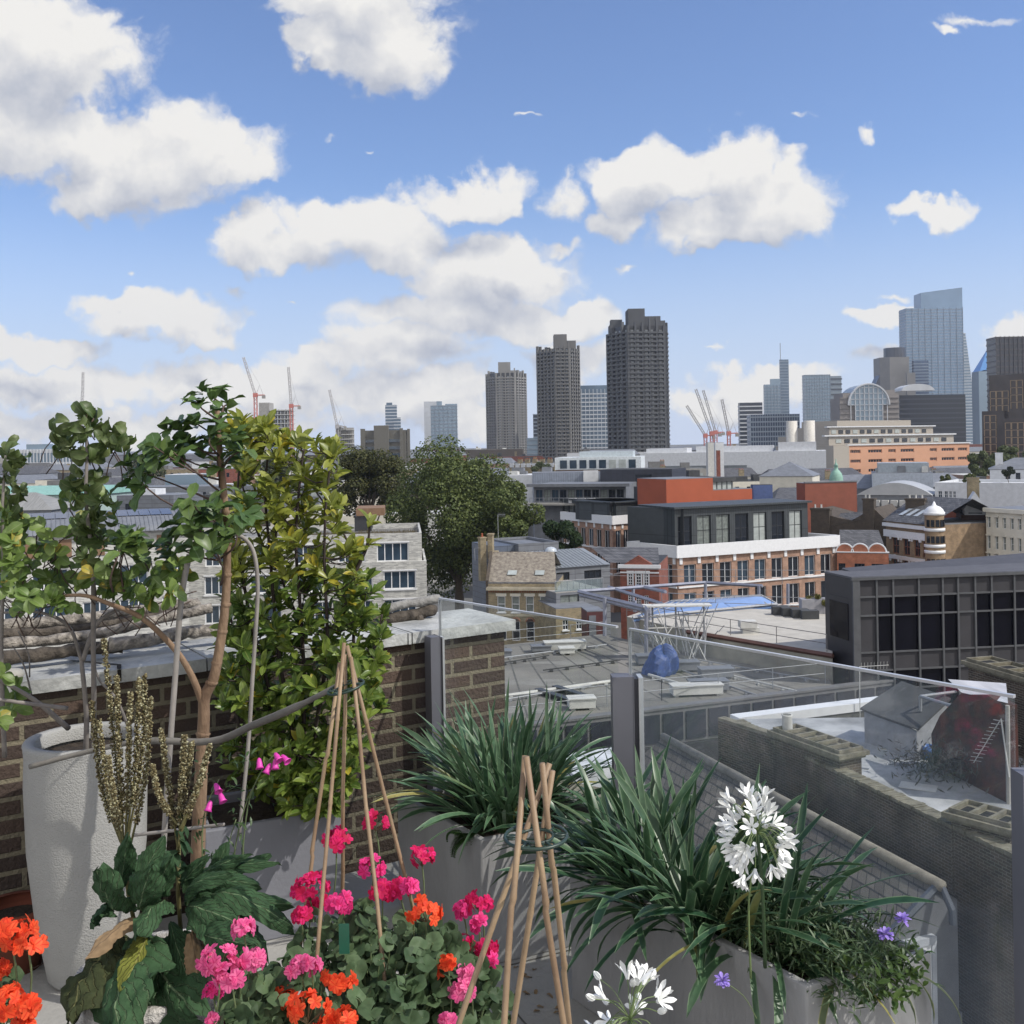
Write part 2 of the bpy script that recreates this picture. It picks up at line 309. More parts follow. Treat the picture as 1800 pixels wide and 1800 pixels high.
def npmesh(name, V, Fq, mats, parent=None, uvs=None, smooth=True, mi=None):
    """V (n,3); Fq list of (k,m) int arrays of equal side count each"""
    me = bpy.data.meshes.new(name); V = np.asarray(V, np.float32)
    Fq = Fq if isinstance(Fq, list) else [Fq]
    loops = np.concatenate([f.ravel() for f in Fq]).astype(np.int32)
    cnt = np.concatenate([np.full(len(f), f.shape[1], np.int32) for f in Fq]); st = np.concatenate([[0], np.cumsum(cnt)[:-1]]).astype(np.int32)
    me.vertices.add(len(V)); me.vertices.foreach_set('co', V.ravel())
    me.loops.add(len(loops)); me.loops.foreach_set('vertex_index', loops)
    me.polygons.add(len(cnt)); me.polygons.foreach_set('loop_start', st); me.polygons.foreach_set('loop_total', cnt)
    if smooth: me.polygons.foreach_set('use_smooth', np.ones(len(cnt), bool))
    if uvs is not None:
        l = me.uv_layers.new(name='UVMap'); l.data.foreach_set('uv', np.asarray(uvs, np.float32)[loops].ravel())
    for m in (mats if isinstance(mats, (list, tuple)) else [mats]): me.materials.append(m)
    if mi is not None: me.polygons.foreach_set('material_index', mi)
    me.update(calc_edges=True); me.validate()
    return link(name, me, parent)
def unit(a): return a/np.maximum(np.linalg.norm(a, axis=-1, keepdims=True), 1e-9)
def leaf_arrays(base, dr, nr, L, Wd, droop, fold=.15, S=5, prof=None, twist=None, wav=0.):
    base = np.asarray(base, float); N = len(base); dr = unit(np.asarray(dr, float)); nr = np.asarray(nr, float)
    nr = unit(nr-dr*(nr*dr).sum(1, keepdims=True)); side = np.cross(dr, nr)
    t = np.linspace(0, 1, S+1); L = np.broadcast_to(L, N); Wd = np.broadcast_to(Wd, N); droop = np.broadcast_to(droop, N)
    prof = prof(t) if callable(prof) else np.sin(np.pi*np.clip(t*.93+.05, 0, 1))**.8
    c = base.copy(); cs = [c]
    for i in range(S):
        a = (droop*(t[i]+t[i+1])/2)[:, None]
        c = c+(np.cos(a)*dr-np.sin(a)*nr)*(L/S)[:, None]; cs.append(c)
    V = np.zeros((N, S+1, 3, 3)); UV = np.zeros((N, S+1, 3, 2))
    for i in range(S+1):
        a = (droop*t[i])[:, None]; nt_ = np.sin(a)*dr+np.cos(a)*nr
        sd_ = side
        if twist is not None:
            tw = (np.broadcast_to(twist, N)*t[i])[:, None]; sd_ = np.cos(tw)*side+np.sin(tw)*nt_; nt_ = -np.sin(tw)*side+np.cos(tw)*nt_
        w = (Wd*prof[i]/2)[:, None]
        wv = wav*np.sin(i*2.1+base[:, :1]*90)*w
        V[:, i, 0] = cs[i]-sd_*w+nt_*(w*fold*2+wv); V[:, i, 1] = cs[i]; V[:, i, 2] = cs[i]+sd_*w+nt_*(w*fold*2-wv)
        UV[:, i, 0] = (0, t[i]); UV[:, i, 1] = (.5, t[i]); UV[:, i, 2] = (1, t[i])
    K = (S+1)*3; q = []
    for i in range(S):
        for j in range(2): q.append((i*3+j, i*3+j+1, (i+1)*3+j+1, (i+1)*3+j))
    q = np.array(q); Fq = (np.arange(N)[:, None, None]*K+q[None]).reshape(-1, 4)
    return V.reshape(-1, 3), Fq, UV.reshape(-1, 2)
def join_arrays(lst):
    Vs, Fs, Us = [], [], []; n = 0
    for V, Fq, U in lst: Vs.append(V); Fs.append(Fq+n); Us.append(U); n += len(V)
    return np.concatenate(Vs), np.concatenate(Fs), np.concatenate(Us)
def stamp(tv, tf, pos, X, Y, Z, sc):
    """stamp a template (k,3)+(m,q) at N frames"""
    tv = np.asarray(tv, float); tf = np.asarray(tf); pos = np.asarray(pos, float); N = len(pos); sc = np.broadcast_to(sc, N)[:, None, None]
    V = pos[:, None]+sc*(tv[None, :, 0:1]*X[:, None]+tv[None, :, 1:2]*Y[:, None]+tv[None, :, 2:3]*Z[:, None])
    Fq = (np.arange(N)[:, None, None]*len(tv)+tf[None]).reshape(-1, tf.shape[1])
    return V.reshape(-1, 3), Fq
def rframes(Z, roll=None):
    Z = unit(np.asarray(Z, float)); a = unit(rng.normal(size=Z.shape)); X = unit(np.cross(a, Z)); Y = np.cross(Z, X); return X, Y, Z
def smooth_path(pts, n=4):
    pts = [Vector(p) for p in pts]; out = []
    for i in range(len(pts)-1):
        p0 = pts[max(i-1, 0)]; p1 = pts[i]; p2 = pts[i+1]; p3 = pts[min(i+2, len(pts)-1)]
        for k in range(n):
            t = k/n; out.append(.5*((2*p1)+(p2-p0)*t+(2*p0-5*p1+4*p2-p3)*t*t+(3*p1-p0-3*p2+p3)*t**3))
    out.append(pts[-1]); return out
def lerp(a, b, t): return a+(b-a)*t
def taper(pts, r0, r1): return [lerp(r0, r1, i/(len(pts)-1)) for i in range(len(pts))]
# ================================================================ common materials
GL_DARK = mat('window_glass_dark', (.012,.016,.024), .06, 0, .3, .6, spec=.7)
GL_MID = mat('window_glass_blue', (.03,.05,.075), .08, 0, .3, .6, spec=.8)
GL_BLIND = mat('window_with_blind', (.34,.37,.36), .35, 0, .2, 1.5)
GL_DRAPE = mat('window_with_curtain', (.16,.18,.17), .3, 0, .4, 2.5)
WHITE = mat('white_render', (.56,.575,.6), .75, 0, .12, 1.2, .1)
WHITEP = mat('white_paint', (.7,.71,.73), .5, 0, .06, 3)
CREAM = mat('cream_render', (.6,.57,.49), .8, 0, .12, .8, .1)
CONC = mat('grey_concrete', (.3,.29,.27), .9, 0, .2, .7, .2)
CONCL = mat('pale_concrete', (.5,.5,.48), .85, 0, .15, 1.5, .2)
LEAD = mat('lead_grey_roof', (.16,.17,.19), .55, 0, .2, 1.0, .1)
ROOFD = mat('dark_felt_roof', (.055,.058,.062), .9, 0, .3, 1.0, .2)
ROOFG = mat('grey_felt_roof', (.17,.17,.168), .93, 0, .25, .45, .25, 20)
SLATE = panels('slate_tiles', (.1,.1,.105), (.035,.035,.035), .35, .22, .02, .6, 0, .5, .35)
STEEL = mat('galvanised_steel', (.27,.28,.3), .6, .1, .15, 5)
DKSTEEL = mat('dark_steel', (.05,.053,.06), .4, .3, .15, 3)
BLACKF = mat('dark_window_frame', (.02,.022,.026), .5, 0, .1, 3)
TANB = brick('london_stock_brick', (.3,.235,.13), (.2,.155,.09), (.27,.25,.2), stain=.3)
PINKB = brick('pink_brown_brick', (.36,.2,.135), (.27,.145,.1), (.33,.27,.22))
REDB = brick('red_brick', (.25,.062,.035), (.17,.04,.025), (.18,.12,.1))
ORB = brick('orange_brick', (.42,.13,.06), (.33,.1,.05), (.3,.2,.15))
DARKB = brick('soot_and_shade_brick', (.075,.055,.04), (.05,.038,.03), (.09,.08,.065))
GREYB = brick('white_grey_long_brick', (.55,.55,.52), (.22,.22,.22), (.42,.41,.39), .5, .1, .012, stain=.1, bias=-.2)
ZINC = panels('grey_zinc_cladding', (.17,.18,.2), (.08,.085,.1), 3.0, .6, .03, .5, .2)
# ================================================================ building helpers
class B:
    """box building standing on the line between two picture columns at their real depths"""
    def __init__(s, name, label, cat, pl, dl, pr, dr, ptop, depth, zb=0, pref=None, group=None, ztop=None):
        ua = uv(pl, ptop)[0]; ub = uv(pr, ptop)[0]
        s.A = Vector((ua*dl, dl)); s.Bp = Vector((ub*dr, dr)); d = s.Bp-s.A; s.L = d.length; s.ang = math.atan2(d.y, d.x)
        s.dir = d/s.L; s.D = depth; s.zb = zb
        s.ztop = ztop if ztop is not None else P(pl if pref is None else pref, ptop, dl if pref is None else s.depth_at(pref)).z
        s.H = s.ztop-zb
        s.root = thing(name, label, cat, (s.A.x, s.A.y, zb), s.ang, group)
    def depth_at(s, px):
        u = uv(px, 900)[0]; # A+t*dir=(u*s,s)
        t = (u*s.A.y-s.A.x)/(s.dir.x-u*s.dir.y); return s.A.y+t*s.dir.y
    def at(s, px, py):
        u, v = uv(px, py); t = (u*s.A.y-s.A.x)/(s.dir.x-u*s.dir.y); d = s.A.y+t*s.dir.y
        return t, EYE+v*d-s.zb
    def side(s, which):
        if which == 'front': return Matrix.Identity(4), s.L
        if which == 'right': return Matrix.Translation((s.L, 0, 0)) @ Matrix.Rotation(R(90), 4, 'Z'), s.D
        if which == 'left': return Matrix.Translation((0, s.D, 0)) @ Matrix.Rotation(R(-90), 4, 'Z'), s.D
        if which == 'back': return Matrix.Translation((s.L, s.D, 0)) @ Matrix.Rotation(R(180), 4, 'Z'), s.L
    def body(s, m, openings={}, z0=0, z1=None, inset=0, reveal=.18, name='wall', roofm=None, out=0, parapet=0):
        """walls with real openings per side; openings = {side: [(x0,x1,z0,z1)]}"""
        z1 = s.H if z1 is None else z1; mb = MB()
        for w in ('front', 'right', 'left', 'back'):
            M, L = s.side(w); a = inset-out
            T = M @ Matrix.Translation((a, a, 0)); facade(mb, T, L-2*a, z0, z1, [(x0-a, x1-a, c, d) for x0, x1, c, d in openings.get(w, [])], reveal)
        a = inset-out
        wo = mb.build(name, m, s.root)
        mb = MB(); mb.box(a+.02, s.L-a-.02, a+.02, s.D-a-.02, z1-.25-parapet, z1-.02-parapet) if parapet else mb.box(a, s.L-a, a, s.D-a, z1, z1+.08)
        mb.build('roof', roofm or ROOFG, s.root)
        if parapet:
            mb = MB(); t = .25
            mb.box(a+.002, s.L-a-.002, a+.002, a+t, z1-parapet, z1-.001); mb.box(a+.002, s.L-a-.002, s.D-a-t, s.D-a-.002, z1-parapet, z1-.001)
            mb.box(a+.002, a+t, a+t, s.D-a-t, z1-parapet, z1-.001); mb.box(s.L-a-t, s.L-a-.002, a+t, s.D-a-t, z1-parapet, z1-.001)
            mb.build('parapet', m, s.root)
        return wo
    def win(s, which, rects, frame=WHITEP, glass=None, cols=2, rows=1, fw=.06, setb=.12, sill=None, name='window', inset=0):
        M, L = s.side(which)
        for (x0, x1, z0, z1) in rects:
            g = glass or random.choice([GL_DARK, GL_DARK, GL_MID, GL_DRAPE])
            window(s.root, M @ Matrix.Translation((x0, setb+inset, z0)), x1-x0, z1-z0, frame, g, cols, rows, fw, name, sill)
def facade(mb, M, L, z0, z1, ops, reveal=.18):
    xs = sorted({0, L}|{round(min(max(v, 0), L), 4) for o in ops for v in o[:2]}); zs = sorted({z0, z1}|{round(min(max(v, z0), z1), 4) for o in ops for v in o[2:]})
    rec = [(round(a, 4), round(b, 4), round(c, 4), round(d, 4)) for a, b, c, d in ops]
    def hole(x, z): return any(a < x < b and c < z < d for a, b, c, d in rec)
    def V(x, y, z): return M @ Vector((x, y, z))
    # merge vertical runs
    for i in range(len(xs)-1):
        x0, x1 = xs[i], xs[i+1]; xm = (x0+x1)/2; run = None
        if x1-x0 < 1e-4: continue
        for j in range(len(zs)-1):
            c, d = zs[j], zs[j+1]
            if d-c < 1e-4: continue
            if hole(xm, (c+d)/2):
                if run is not None: mb.add([V(x0,0,run), V(x1,0,run), V(x1,0,c), V(x0,0,c)], [(0,1,2,3)]); run = None
            elif run is None: run = c
        if run is not None: mb.add([V(x0,0,run), V(x1,0,run), V(x1,0,zs[-1]), V(x0,0,zs[-1])], [(0,1,2,3)])
    for a, b, c, d in rec:
        r = reveal+.06
        mb.add([V(a,0,c),V(b,0,c),V(b,0,d),V(a,0,d),V(a,r,c),V(b,r,c),V(b,r,d),V(a,r,d)], [(0,4,5,1),(1,5,6,2),(2,6,7,3),(3,7,4,0),(4,7,6,5)])
WCACHE = {}
def window(parent, M, w, h, frame, glass, cols=2, rows=1, fw=.06, name='window', sill=None, dep=.06):
    key = (round(w, 2), round(h, 2), frame.name, glass.name, cols, rows, fw, sill.name if sill else 0)
    if key not in WCACHE:
        mb = MB()
        mb.box(0, fw, 0, dep, 0, h); mb.box(w-fw, w, 0, dep, 0, h); mb.box(fw, w-fw, 0, dep, 0, fw); mb.box(fw, w-fw, 0, dep, h-fw, h)
        for i in range(1, cols): x = w*i/cols; mb.box(x-fw*.4, x+fw*.4, .004, dep-.004, fw, h-fw)
        for i in range(1, rows): z = h*i/rows; mb.box(fw, w-fw, .008, dep-.008, z-fw*.4, z+fw*.4)
        mb.m = 1; mb.add([(fw,dep*.6,fw),(w-fw,dep*.6,fw),(w-fw,dep*.6,h-fw),(fw,dep*.6,h-fw)], [(0,1,2,3)])
        if sill: mb.m = 2; mb.box(-.08, w+.08, -.2, -.005, -.1, 0.0)
        me = mb.build('tmp', [frame, glass]+([sill] if sill else [])); WCACHE[key] = me.data; bpy.data.objects.remove(me)
    o = link(name, WCACHE[key], parent); o.matrix_local = M; return o
def rects_grid(x0, x1, n, w, z, h, rows=1, dz=3.2):
    out = []; p = (x1-x0)/n
    for r in range(rows):
        for i in range(n): c = x0+p*(i+.5); out.append((c-w/2, c+w/2, z+r*dz, z+r*dz+h))
    return out
def pxrects(b, rows, cols):
    """rows: (pytop,pybot) pairs read along a reference column; cols: (pxl,pxr) pairs"""
    out = []
    for (pt, pb) in rows:
        for (a, c) in cols:
            m = (a+c)/2; x0 = b.at(a, pt)[0]; x1 = b.at(c, pt)[0]; z1 = b.at(cols[0][0], pt)[1]; z0 = b.at(cols[0][0], pb)[1]
            out.append((x0, x1, z0, z1))
    return out
def xgrid(a, b_, n, f=.6):
    p = (b_-a)/n; return [(a+p*(i+.5)-p*f/2, a+p*(i+.5)+p*f/2) for i in range(n)]
def part(b, name, m, *boxes):
    mb = MB()
    for q in boxes: mb.box(*q)
    return mb.build(name, m, b.root if isinstance(b, B) else b)
def chimney(root, x, y, z, w=.9, d=.5, h=1.6, pots=2, m=None, potm=None):
    mb = MB(); mb.box(x, x+w, y, y+d, z, z+h); mb.box(x-.06, x+w+.06, y-.06, y+d+.06, z+h, z+h+.14)
    c = mb.build('chimney', m or TANB, root)
    for i in range(pots):
        mb = MB(); mb.lathe([(.12, 0), (.1, .35), (.13, .4), (.09, .4), (.08, .05)], (x+w*(i+.5)/pots, y+d/2, z+h+.14), 10)
        mb.build('chimney_pot', potm or mat('terracotta_pot', (.35,.1,.05), .85), c, True)
def hip_roof(b, m, z, rise, over=.3, gable=False, name='roof', ridge='x'):
    x0, x1, y0, y1 = -over, b.L+over, -over, b.D+over; mb = MB()
    if ridge == 'x':
        ym = (y0+y1)/2; i = 0 if gable else (y1-y0)/2*.9
        r0, r1 = (x0+i, ym, z+rise), (x1-i, ym, z+rise)
        mb.add([(x0,y0,z),(x1,y0,z),(x1,y1,z),(x0,y1,z),r0,r1], [(0,1,5,4),(2,3,4,5),(1,2,5),(3,0,4),(0,3,2,1)])
    else:
        xm = (x0+x1)/2; i = 0 if gable else (x1-x0)/2*.9
        r0, r1 = (xm, y0+i, z+rise), (xm, y1-i, z+rise)
        mb.add([(x0,y0,z),(x1,y0,z),(x1,y1,z),(x0,y1,z),r0,r1], [(0,1,4),(1,2,5,4),(2,3,5),(3,0,4,5),(0,3,2,1)])
    return mb.build(name, m, b.root)
# ================================================================ ground
mb = MB(); mb.box(-9000, 9000, -4000, 30000, -1, 0)
tag(mb.build('ground', mat('city_ground', (.11,.11,.105), .95, 0, .3, .02)), kind='structure')
# ================================================================ far skyline
GT = mat('tower_glass_blue', (.1,.15,.21), .22, .35, .25, .03, spec=.8)
GT2 = mat('tower_glass_pale', (.2,.27,.34), .25, .3, .2, .02, spec=.8)
GTD = mat('tower_glass_dark', (.03,.035,.05), .2, .2, .3, .05, spec=.7)
BAND = mat('tower_spandrel', (.2,.24,.29), .5, .2, .1, .1)
BANDW = mat('tower_white_spandrel', (.5,.52,.55), .6, 0, .1, .1)
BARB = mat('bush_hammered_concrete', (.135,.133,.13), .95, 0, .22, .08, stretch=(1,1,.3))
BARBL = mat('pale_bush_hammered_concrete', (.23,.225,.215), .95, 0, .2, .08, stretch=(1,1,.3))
def tower(name, label, pl, pr, pt, d, m, band=None, fh=3.8, fins=0, depth=None, skew=.0, pb=None, group=None, finm=None, cat='office tower', proud=.25, crown=None):
    b = B(name, label, cat, pl, d, pr, d*(1+skew), pt, depth or (pr-pl)/F*d*.32, group=group, pref=pl if skew >= 0 else pr)
    mb = MB(); mb.box(0, b.L, 0, b.D, 0, b.H); mb.build('glass_facade', m, b.root)
    if band:
        mb = MB(); z = 3.
        while z < b.H-1: mb.box(-proud, b.L+proud, -proud, b.D+proud, z, z+fh*.28); z += fh
        mb.build('floor_edges', band, b.root)
    if fins:
        mb = MB()
        for i in range(fins+1): x = b.L*i/fins; mb.box(x-.22, x+.22, -proud-.35, -proud-.02, 0, b.H+.3)
        mb.build('fins', finm or band or BAND, b.root)
    if crown:
        mb = MB()
        for (x0, x1, h) in crown: mb.box(b.L*x0+.01, b.L*x1-.01, b.D*.15, b.D*.85, b.H, b.H+h)
        mb.build('plant_room', m, b.root)
    return b
def barbican(label, pl, pr, pt, d, plan, m, tops, nb, seed):
    """residential tower: concrete core, vertical piers, a ring of balconies per floor"""
    c = P((pl+pr)/2, pt, d); w = (pr-pl)/F*d*.94; H = c.z
    root = thing('residential_tower', label, 'tower block', (c.x, c.y, 0), 0, 'brutalist concrete residential towers')
    pts = [Vector(((x-.5)*w, y*w)) for x, y in plan]; n = len(pts)
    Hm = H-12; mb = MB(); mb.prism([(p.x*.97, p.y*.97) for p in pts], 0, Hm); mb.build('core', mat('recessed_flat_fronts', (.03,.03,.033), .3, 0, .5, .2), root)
    pier = MB(); bal = MB(); gl = MB(); sl_ = MB(); k = 0
    for i in range(n):
        a, b_ = pts[i], pts[(i+1) % n]; e = b_-a; L = e.length; u = e/L; nr = Vector((u.y, -u.x)); cnt = max(1, round(nb*L/w))
        M = Matrix(((u.x, -nr.x, 0, a.x), (u.y, -nr.y, 0, a.y), (0, 0, 1, 0), (0, 0, 0, 1)))   # local: x along, y inward
        for j in range(cnt+1):
            x = L*j/cnt; h = Hm+random.choice([-4, 0, 0, 3]) if not (i == 0) else Hm+[0, 2, 2, 5, 5, 0][j % 6]
            pier.box(x-.65, x+.65, -1.5, .6, 0, h, M)
            if j < cnt:
                x0, x1 = x+.65, L*(j+1)/cnt-.65; mw = x1-x0
                bal.box(x0, x1, -2.1, -1.85, 0, .95, M); bal.box(x0, x1, -2.1, .3, -.28, 0, M)
                gl.box(x0+.3, x0+mw*.52, .1, .2, .1, 2.3, M) if (j+i) % 2 else gl.box(x0+mw*.35, x1-.3, .1, .2, .1, 2.3, M)
    pier.build('piers', m, root)
    bo = bal.build('balcony', m, root); go = gl.build('glazing', mat('flat_windows', (.25,.27,.28), .25, 0, .6, .5), root)
    z = 6.; first = True
    while z < Hm-3:
        if first: bo.location.z = z; go.location.z = z; first = False
        else:
            for o in (bo, go):
                q = o.copy(); COL.objects.link(q); q.parent = root; q.location.z = z
        z += 2.95
    mb = MB()
    for (x0, x1, y0, y1, z0, z1) in tops: mb.box((x0-.5)*w, (x1-.5)*w, y0*w, y1*w, H+z0, H+z1)
    mb.build('roof_crown', m, root)
    return root
barbican('tallest brutalist concrete tower, rightmost of the three dark residential towers', 1067, 1174, 543, 690,
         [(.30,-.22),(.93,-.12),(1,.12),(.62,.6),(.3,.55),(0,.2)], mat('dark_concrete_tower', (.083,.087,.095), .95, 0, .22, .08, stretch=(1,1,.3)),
         [(.33,.62,-.05,.4,-20,0),(.02,.32,.1,.4,-18,-10),(.05,.25,.2,.4,-18,-6),(.62,.9,0,.3,-18,-5),(.9,.98,0,.2,-16,-8)], 8, 1)
barbican('middle brutalist concrete tower of the three, with pale banded balconies', 943, 1018, 588, 850,
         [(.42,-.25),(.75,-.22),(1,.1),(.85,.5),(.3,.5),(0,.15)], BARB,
         [(.4,.72,-.05,.4,-24,0),(.72,.95,.05,.35,-24,-5),(.16,.4,.05,.4,-26,-12),(.03,.1,.1,.3,-24,-18)], 9, 2)
barbican('smallest and leftmost brutalist concrete tower, beside the big tree', 853, 925, 637, 1120,
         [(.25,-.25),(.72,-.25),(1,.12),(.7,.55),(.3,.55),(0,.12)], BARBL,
         [(.3,.62,-.1,.4,-28,0),(.02,.28,.0,.3,-28,-14),(.62,.85,-.1,.3,-28,-9),(.9,.97,.1,.3,-28,-22)], 9, 3)
# --- glass towers between and beyond
tower('office_tower', 'curved blue glass office tower between the two tallest concrete towers', 1015, 1070, 685, 1000, GT, BANDW, 4, 8, crown=[(0,1,4)], finm=BANDW)
tower('office_tower', 'dark blue slab just left of the middle concrete tower', 937, 952, 728, 1100, GTD, BAND, 4)
tower('office_block', 'low pale blue office block between the two left concrete towers', 926, 947, 770, 900, GT2, BAND, 4)
tower('office_tower', 'narrow white lift core standing in front of the twin blue glass towers', 745, 768, 706, 1500, BANDW, None, group=None)
tower('office_tower', 'pair of blue glass slabs above the large tree', 757, 803, 713, 1450, GT2, BAND, 5, 6, crown=[(.22,.42,6),(.55,1,2)])
tower('apartment_tower', 'slim stepped blue glass tower behind the concrete block with the tall stack', 677, 697, 712, 1300, GT, BANDW, 4, crown=[(.1,.6,3)])
tower('apartment_tower', 'lower step of the slim blue glass tower', 692, 704, 734, 1295, GT, BANDW, 4)
b = tower('office_block', 'squat concrete office block with bracing and a freestanding stack, left of the big tree', 634, 714, 757, 480, mat('brown_concrete', (.13,.125,.11), .9), None, cat='office block')
gx = [(.1,.32),(.62,.86)]
for a, c in gx:
    mb = MB(); z = b.H-3
    for i in range(9): mb.box(b.L*a, b.L*c, -.5, -.05, z-2.6, z-1.2); z -= 3.3
    mb.build('window_band', GL_MID, b.root)
mb = MB(); mb.box(b.L*.3, b.L*.62, -2, -.02, 0, b.H+2.2); mb.box(b.L*.0, b.L*.1, -1, 0-.02, 0, b.H+.8); mb.box(b.L*.86, b.L*.93, -1, -.02, 0, b.H+.8); mb.box(b.L*1.02, b.L*1.07, 0, 3, 0, b.H+.5)
mb.build('concrete_shafts', mat('brown_concrete', ()), b.root)
mb = MB()
for i in range(8): z = b.H-3-i*4.5; mb.tube([(b.L*.93, .5, z), (b.L*1.03, .5, z-2.2), (b.L*.93, .5, z-4.4)], .22, 4)
mb.build('cross_bracing', CONC, b.root)
# towers under construction
def skeleton(label, pl, pr, pt, d, core=(0, .3), fh=3.8, coreup=6, n=None):
    b = B('unfinished_tower', label, 'building site', pl, d, pr, d, pt, (pr-pl)/F*d*.8)
    mb = MB(); z = 4
    while z < b.H: mb.box(b.L*core[1], b.L, 0, b.D, z, z+.5); z += fh
    mb.build('floor_slabs', CONCL, b.root)
    mb = MB(); mb.box(b.L*core[0], b.L*core[1], .5, b.D*.8, 0, b.H+coreup); mb.build('concrete_core', CONC, b.root)
    mb = MB()
    for i in range(6):
        for j in range(4): x = lerp(b.L*core[1], b.L, (i+.5)/6); y = b.D*(j+.5)/4; mb.box(x-.35, x+.35, y-.35, y+.35, 0, b.H)
    mb.build('columns', CONC, b.root)
    mb = MB(); mb.box(b.L*core[1]+.5, b.L-.5, .6, b.D-.6, 0, b.H*.62); mb.build('curtain_wall', GT2, b.root); return b
skeleton('half-built tower of open floor slabs beside a grey core, under the leftmost red crane', 455, 510, 720, 900, (0, .33))
skeleton('half-built tower wrapped in scaffolding, lower left of the concrete block', 590, 620, 752, 850, (0, .3), coreup=2)
skeleton('low scaffolded frame beside the taller unfinished tower', 570, 592, 768, 850, (.9, 1), coreup=0)
b = tower('office_block', 'pale gridded office block on the far left horizon', 37, 128, 791, 560, GT2, BANDW, 7, 16, finm=BANDW, cat='office block', crown=[(.08,.5,3)])
# right cluster
b = tower('skyscraper', 'tallest glass skyscraper with a stepped shoulder on the right skyline', 1592, 1692, 542, 1500, mat('hazy_tower_glass', (.16,.24,.35), .22, .4, .25, .012, spec=.8), BAND, 4.2, 9, proud=.35)
mb = MB(); mb.prism([(b.L*.27, 0.1), (b.L*1.0, .1), (b.L, b.D), (b.L*.27, b.D)], b.H-.1, [b.H+22, b.H+29, b.H+29, b.H+22]); mb.build('upper_shoulder', MC['hazy_tower_glass'], b.root)
c = P(1546, 620, 1450)
t = thing('skyscraper', 'brown-grey tower with a dark round top stepping down on the left of the tallest skyscraper', 'office tower', (c.x, c.y, 0))
s_ = 1450/F; mb = MB()
mb.prism([(0,0),(14*s_,-8),(50*s_,-4),(50*s_,25),(0,25)], 0, 30+145*s_); mb.build('flank', mat('brown_grey_tower', (.16,.155,.15), .5, .1, .1, .1), t)
mb = MB(); mb.lathe([(19*s_, 0), (19*s_, 30+163*s_), (0, 30+163*s_)], (35*s_, 18, 0), 20); mb.build('dark_shaft', GTD, t)
mb = MB(); mb.prism([(-12*s_,0),(2*s_,0),(2*s_,20),(-12*s_,20)], 0, [30+90*s_, 30+118*s_, 30+118*s_, 30+90*s_]); mb.build('low_wing', GTD, t)
tower('office_tower', 'slim grey slab in front of the tallest skyscraper', 1594, 1609, 655, 1400, mat('brown_grey_tower', ()), None)
tower('office_tower', 'dark tower reflected low in front of the tallest skyscraper', 1606, 1632, 634, 1420, mat('dusk_blue_glass', (.06,.09,.15), .25, .3), BAND, 4.2)
c = P(1697, 600, 1600); s_ = 1600/F
t = thing('skyscraper', 'wedge-shaped glass skyscraper leaning out from behind the tallest one', 'office tower', (c.x, c.y, 0)); mb = MB()
mb.add([(-8*s_,0,0),(26*s_,0,0),(26*s_,40,0),(-8*s_,40,0),(-8*s_,0,30+185*s_),(0,0,30+185*s_),(0,40,30+185*s_),(-8*s_,40,30+185*s_)], [(0,3,2,1),(4,5,6,7),(0,1,5,4),(1,2,6,5),(2,3,7,6),(3,0,4,7)])
mb.build('glass_wedge', GT2, t); mb = MB()
for i in range(45):
    z = 8+i*4.6; f = 1-z/(30+185*s_)
    if f > 0: mb.box(-8*s_, 26*s_*f+.6, -.6, 1, z, z+1.1)
mb.build('floor_edges', BANDW, t)
c = P(1722, 632, 1300); s_ = 1300/F
t = thing('skyscraper', 'small pointed blue glass pyramid top near the right edge', 'office tower', (c.x, c.y, 0)); mb = MB()
mb.prism([(-2*s_,0),(24*s_,0),(24*s_,20),(-2*s_,20)], 0, 30+118*s_); mb.build('shaft', GT2, t)
mb = MB(); z = 30+118.3*s_; mb.add([(0,0,z),(28*s_,0,z+6*s_),(28*s_,20,z),(0,20,z),(18*s_,6,30+158*s_)], [(0,1,4),(1,2,4),(2,3,4),(3,0,4)]); mb.build('pointed_top', mat('bright_blue_glass', (.12,.3,.62), .2, .3), t)
b = tower('office_tower', 'tall slim tower with a rounded blue side and a needle mast', 1371, 1386, 632, 1500, GT, BAND, 4.2)
mb = MB(); mb.tube([(b.L*.1, b.D/2, b.H), (b.L*.1, b.D/2, b.H+24)], .5, 5); mb.build('mast', STEEL, b.root)
b = tower('office_tower', 'stepped glass tower joined to the slim tower with the needle mast', 1344, 1372, 676, 1480, GT2, BAND, 4.2, 5, crown=[(.4,1,8)])
tower('office_tower', 'pale blue glass tower with a shaded serrated right flank', 1414, 1459, 659, 1300, GT2, BAND, 4.2, 10)
tower('office_tower', 'serrated right flank of the pale blue glass tower', 1458.5, 1479, 661, 1302, mat('serrated_flank', (.2,.24,.28), .3, .2), mat('serrated_fins', (.05,.06,.08), .4), 6.5, proud=.6)
tower('office_tower', 'horizontally striped blue block at the left of the right skyline', 1300, 1340, 708, 1050, GTD, BANDW, 4.2)
tower('office_block', 'dark topped office block with rows of pale windows', 1319, 1405, 729, 950, mat('navy_glass', (.04,.06,.11), .2, .2), BAND, 4.5, 20, cat='office block')
tower('office_tower', 'dark flat-topped tower at the right edge of the skyline', 1750, 1860, 592, 720, GTD, mat('plum_spandrel', (.05,.045,.05), .4), 4, 14)
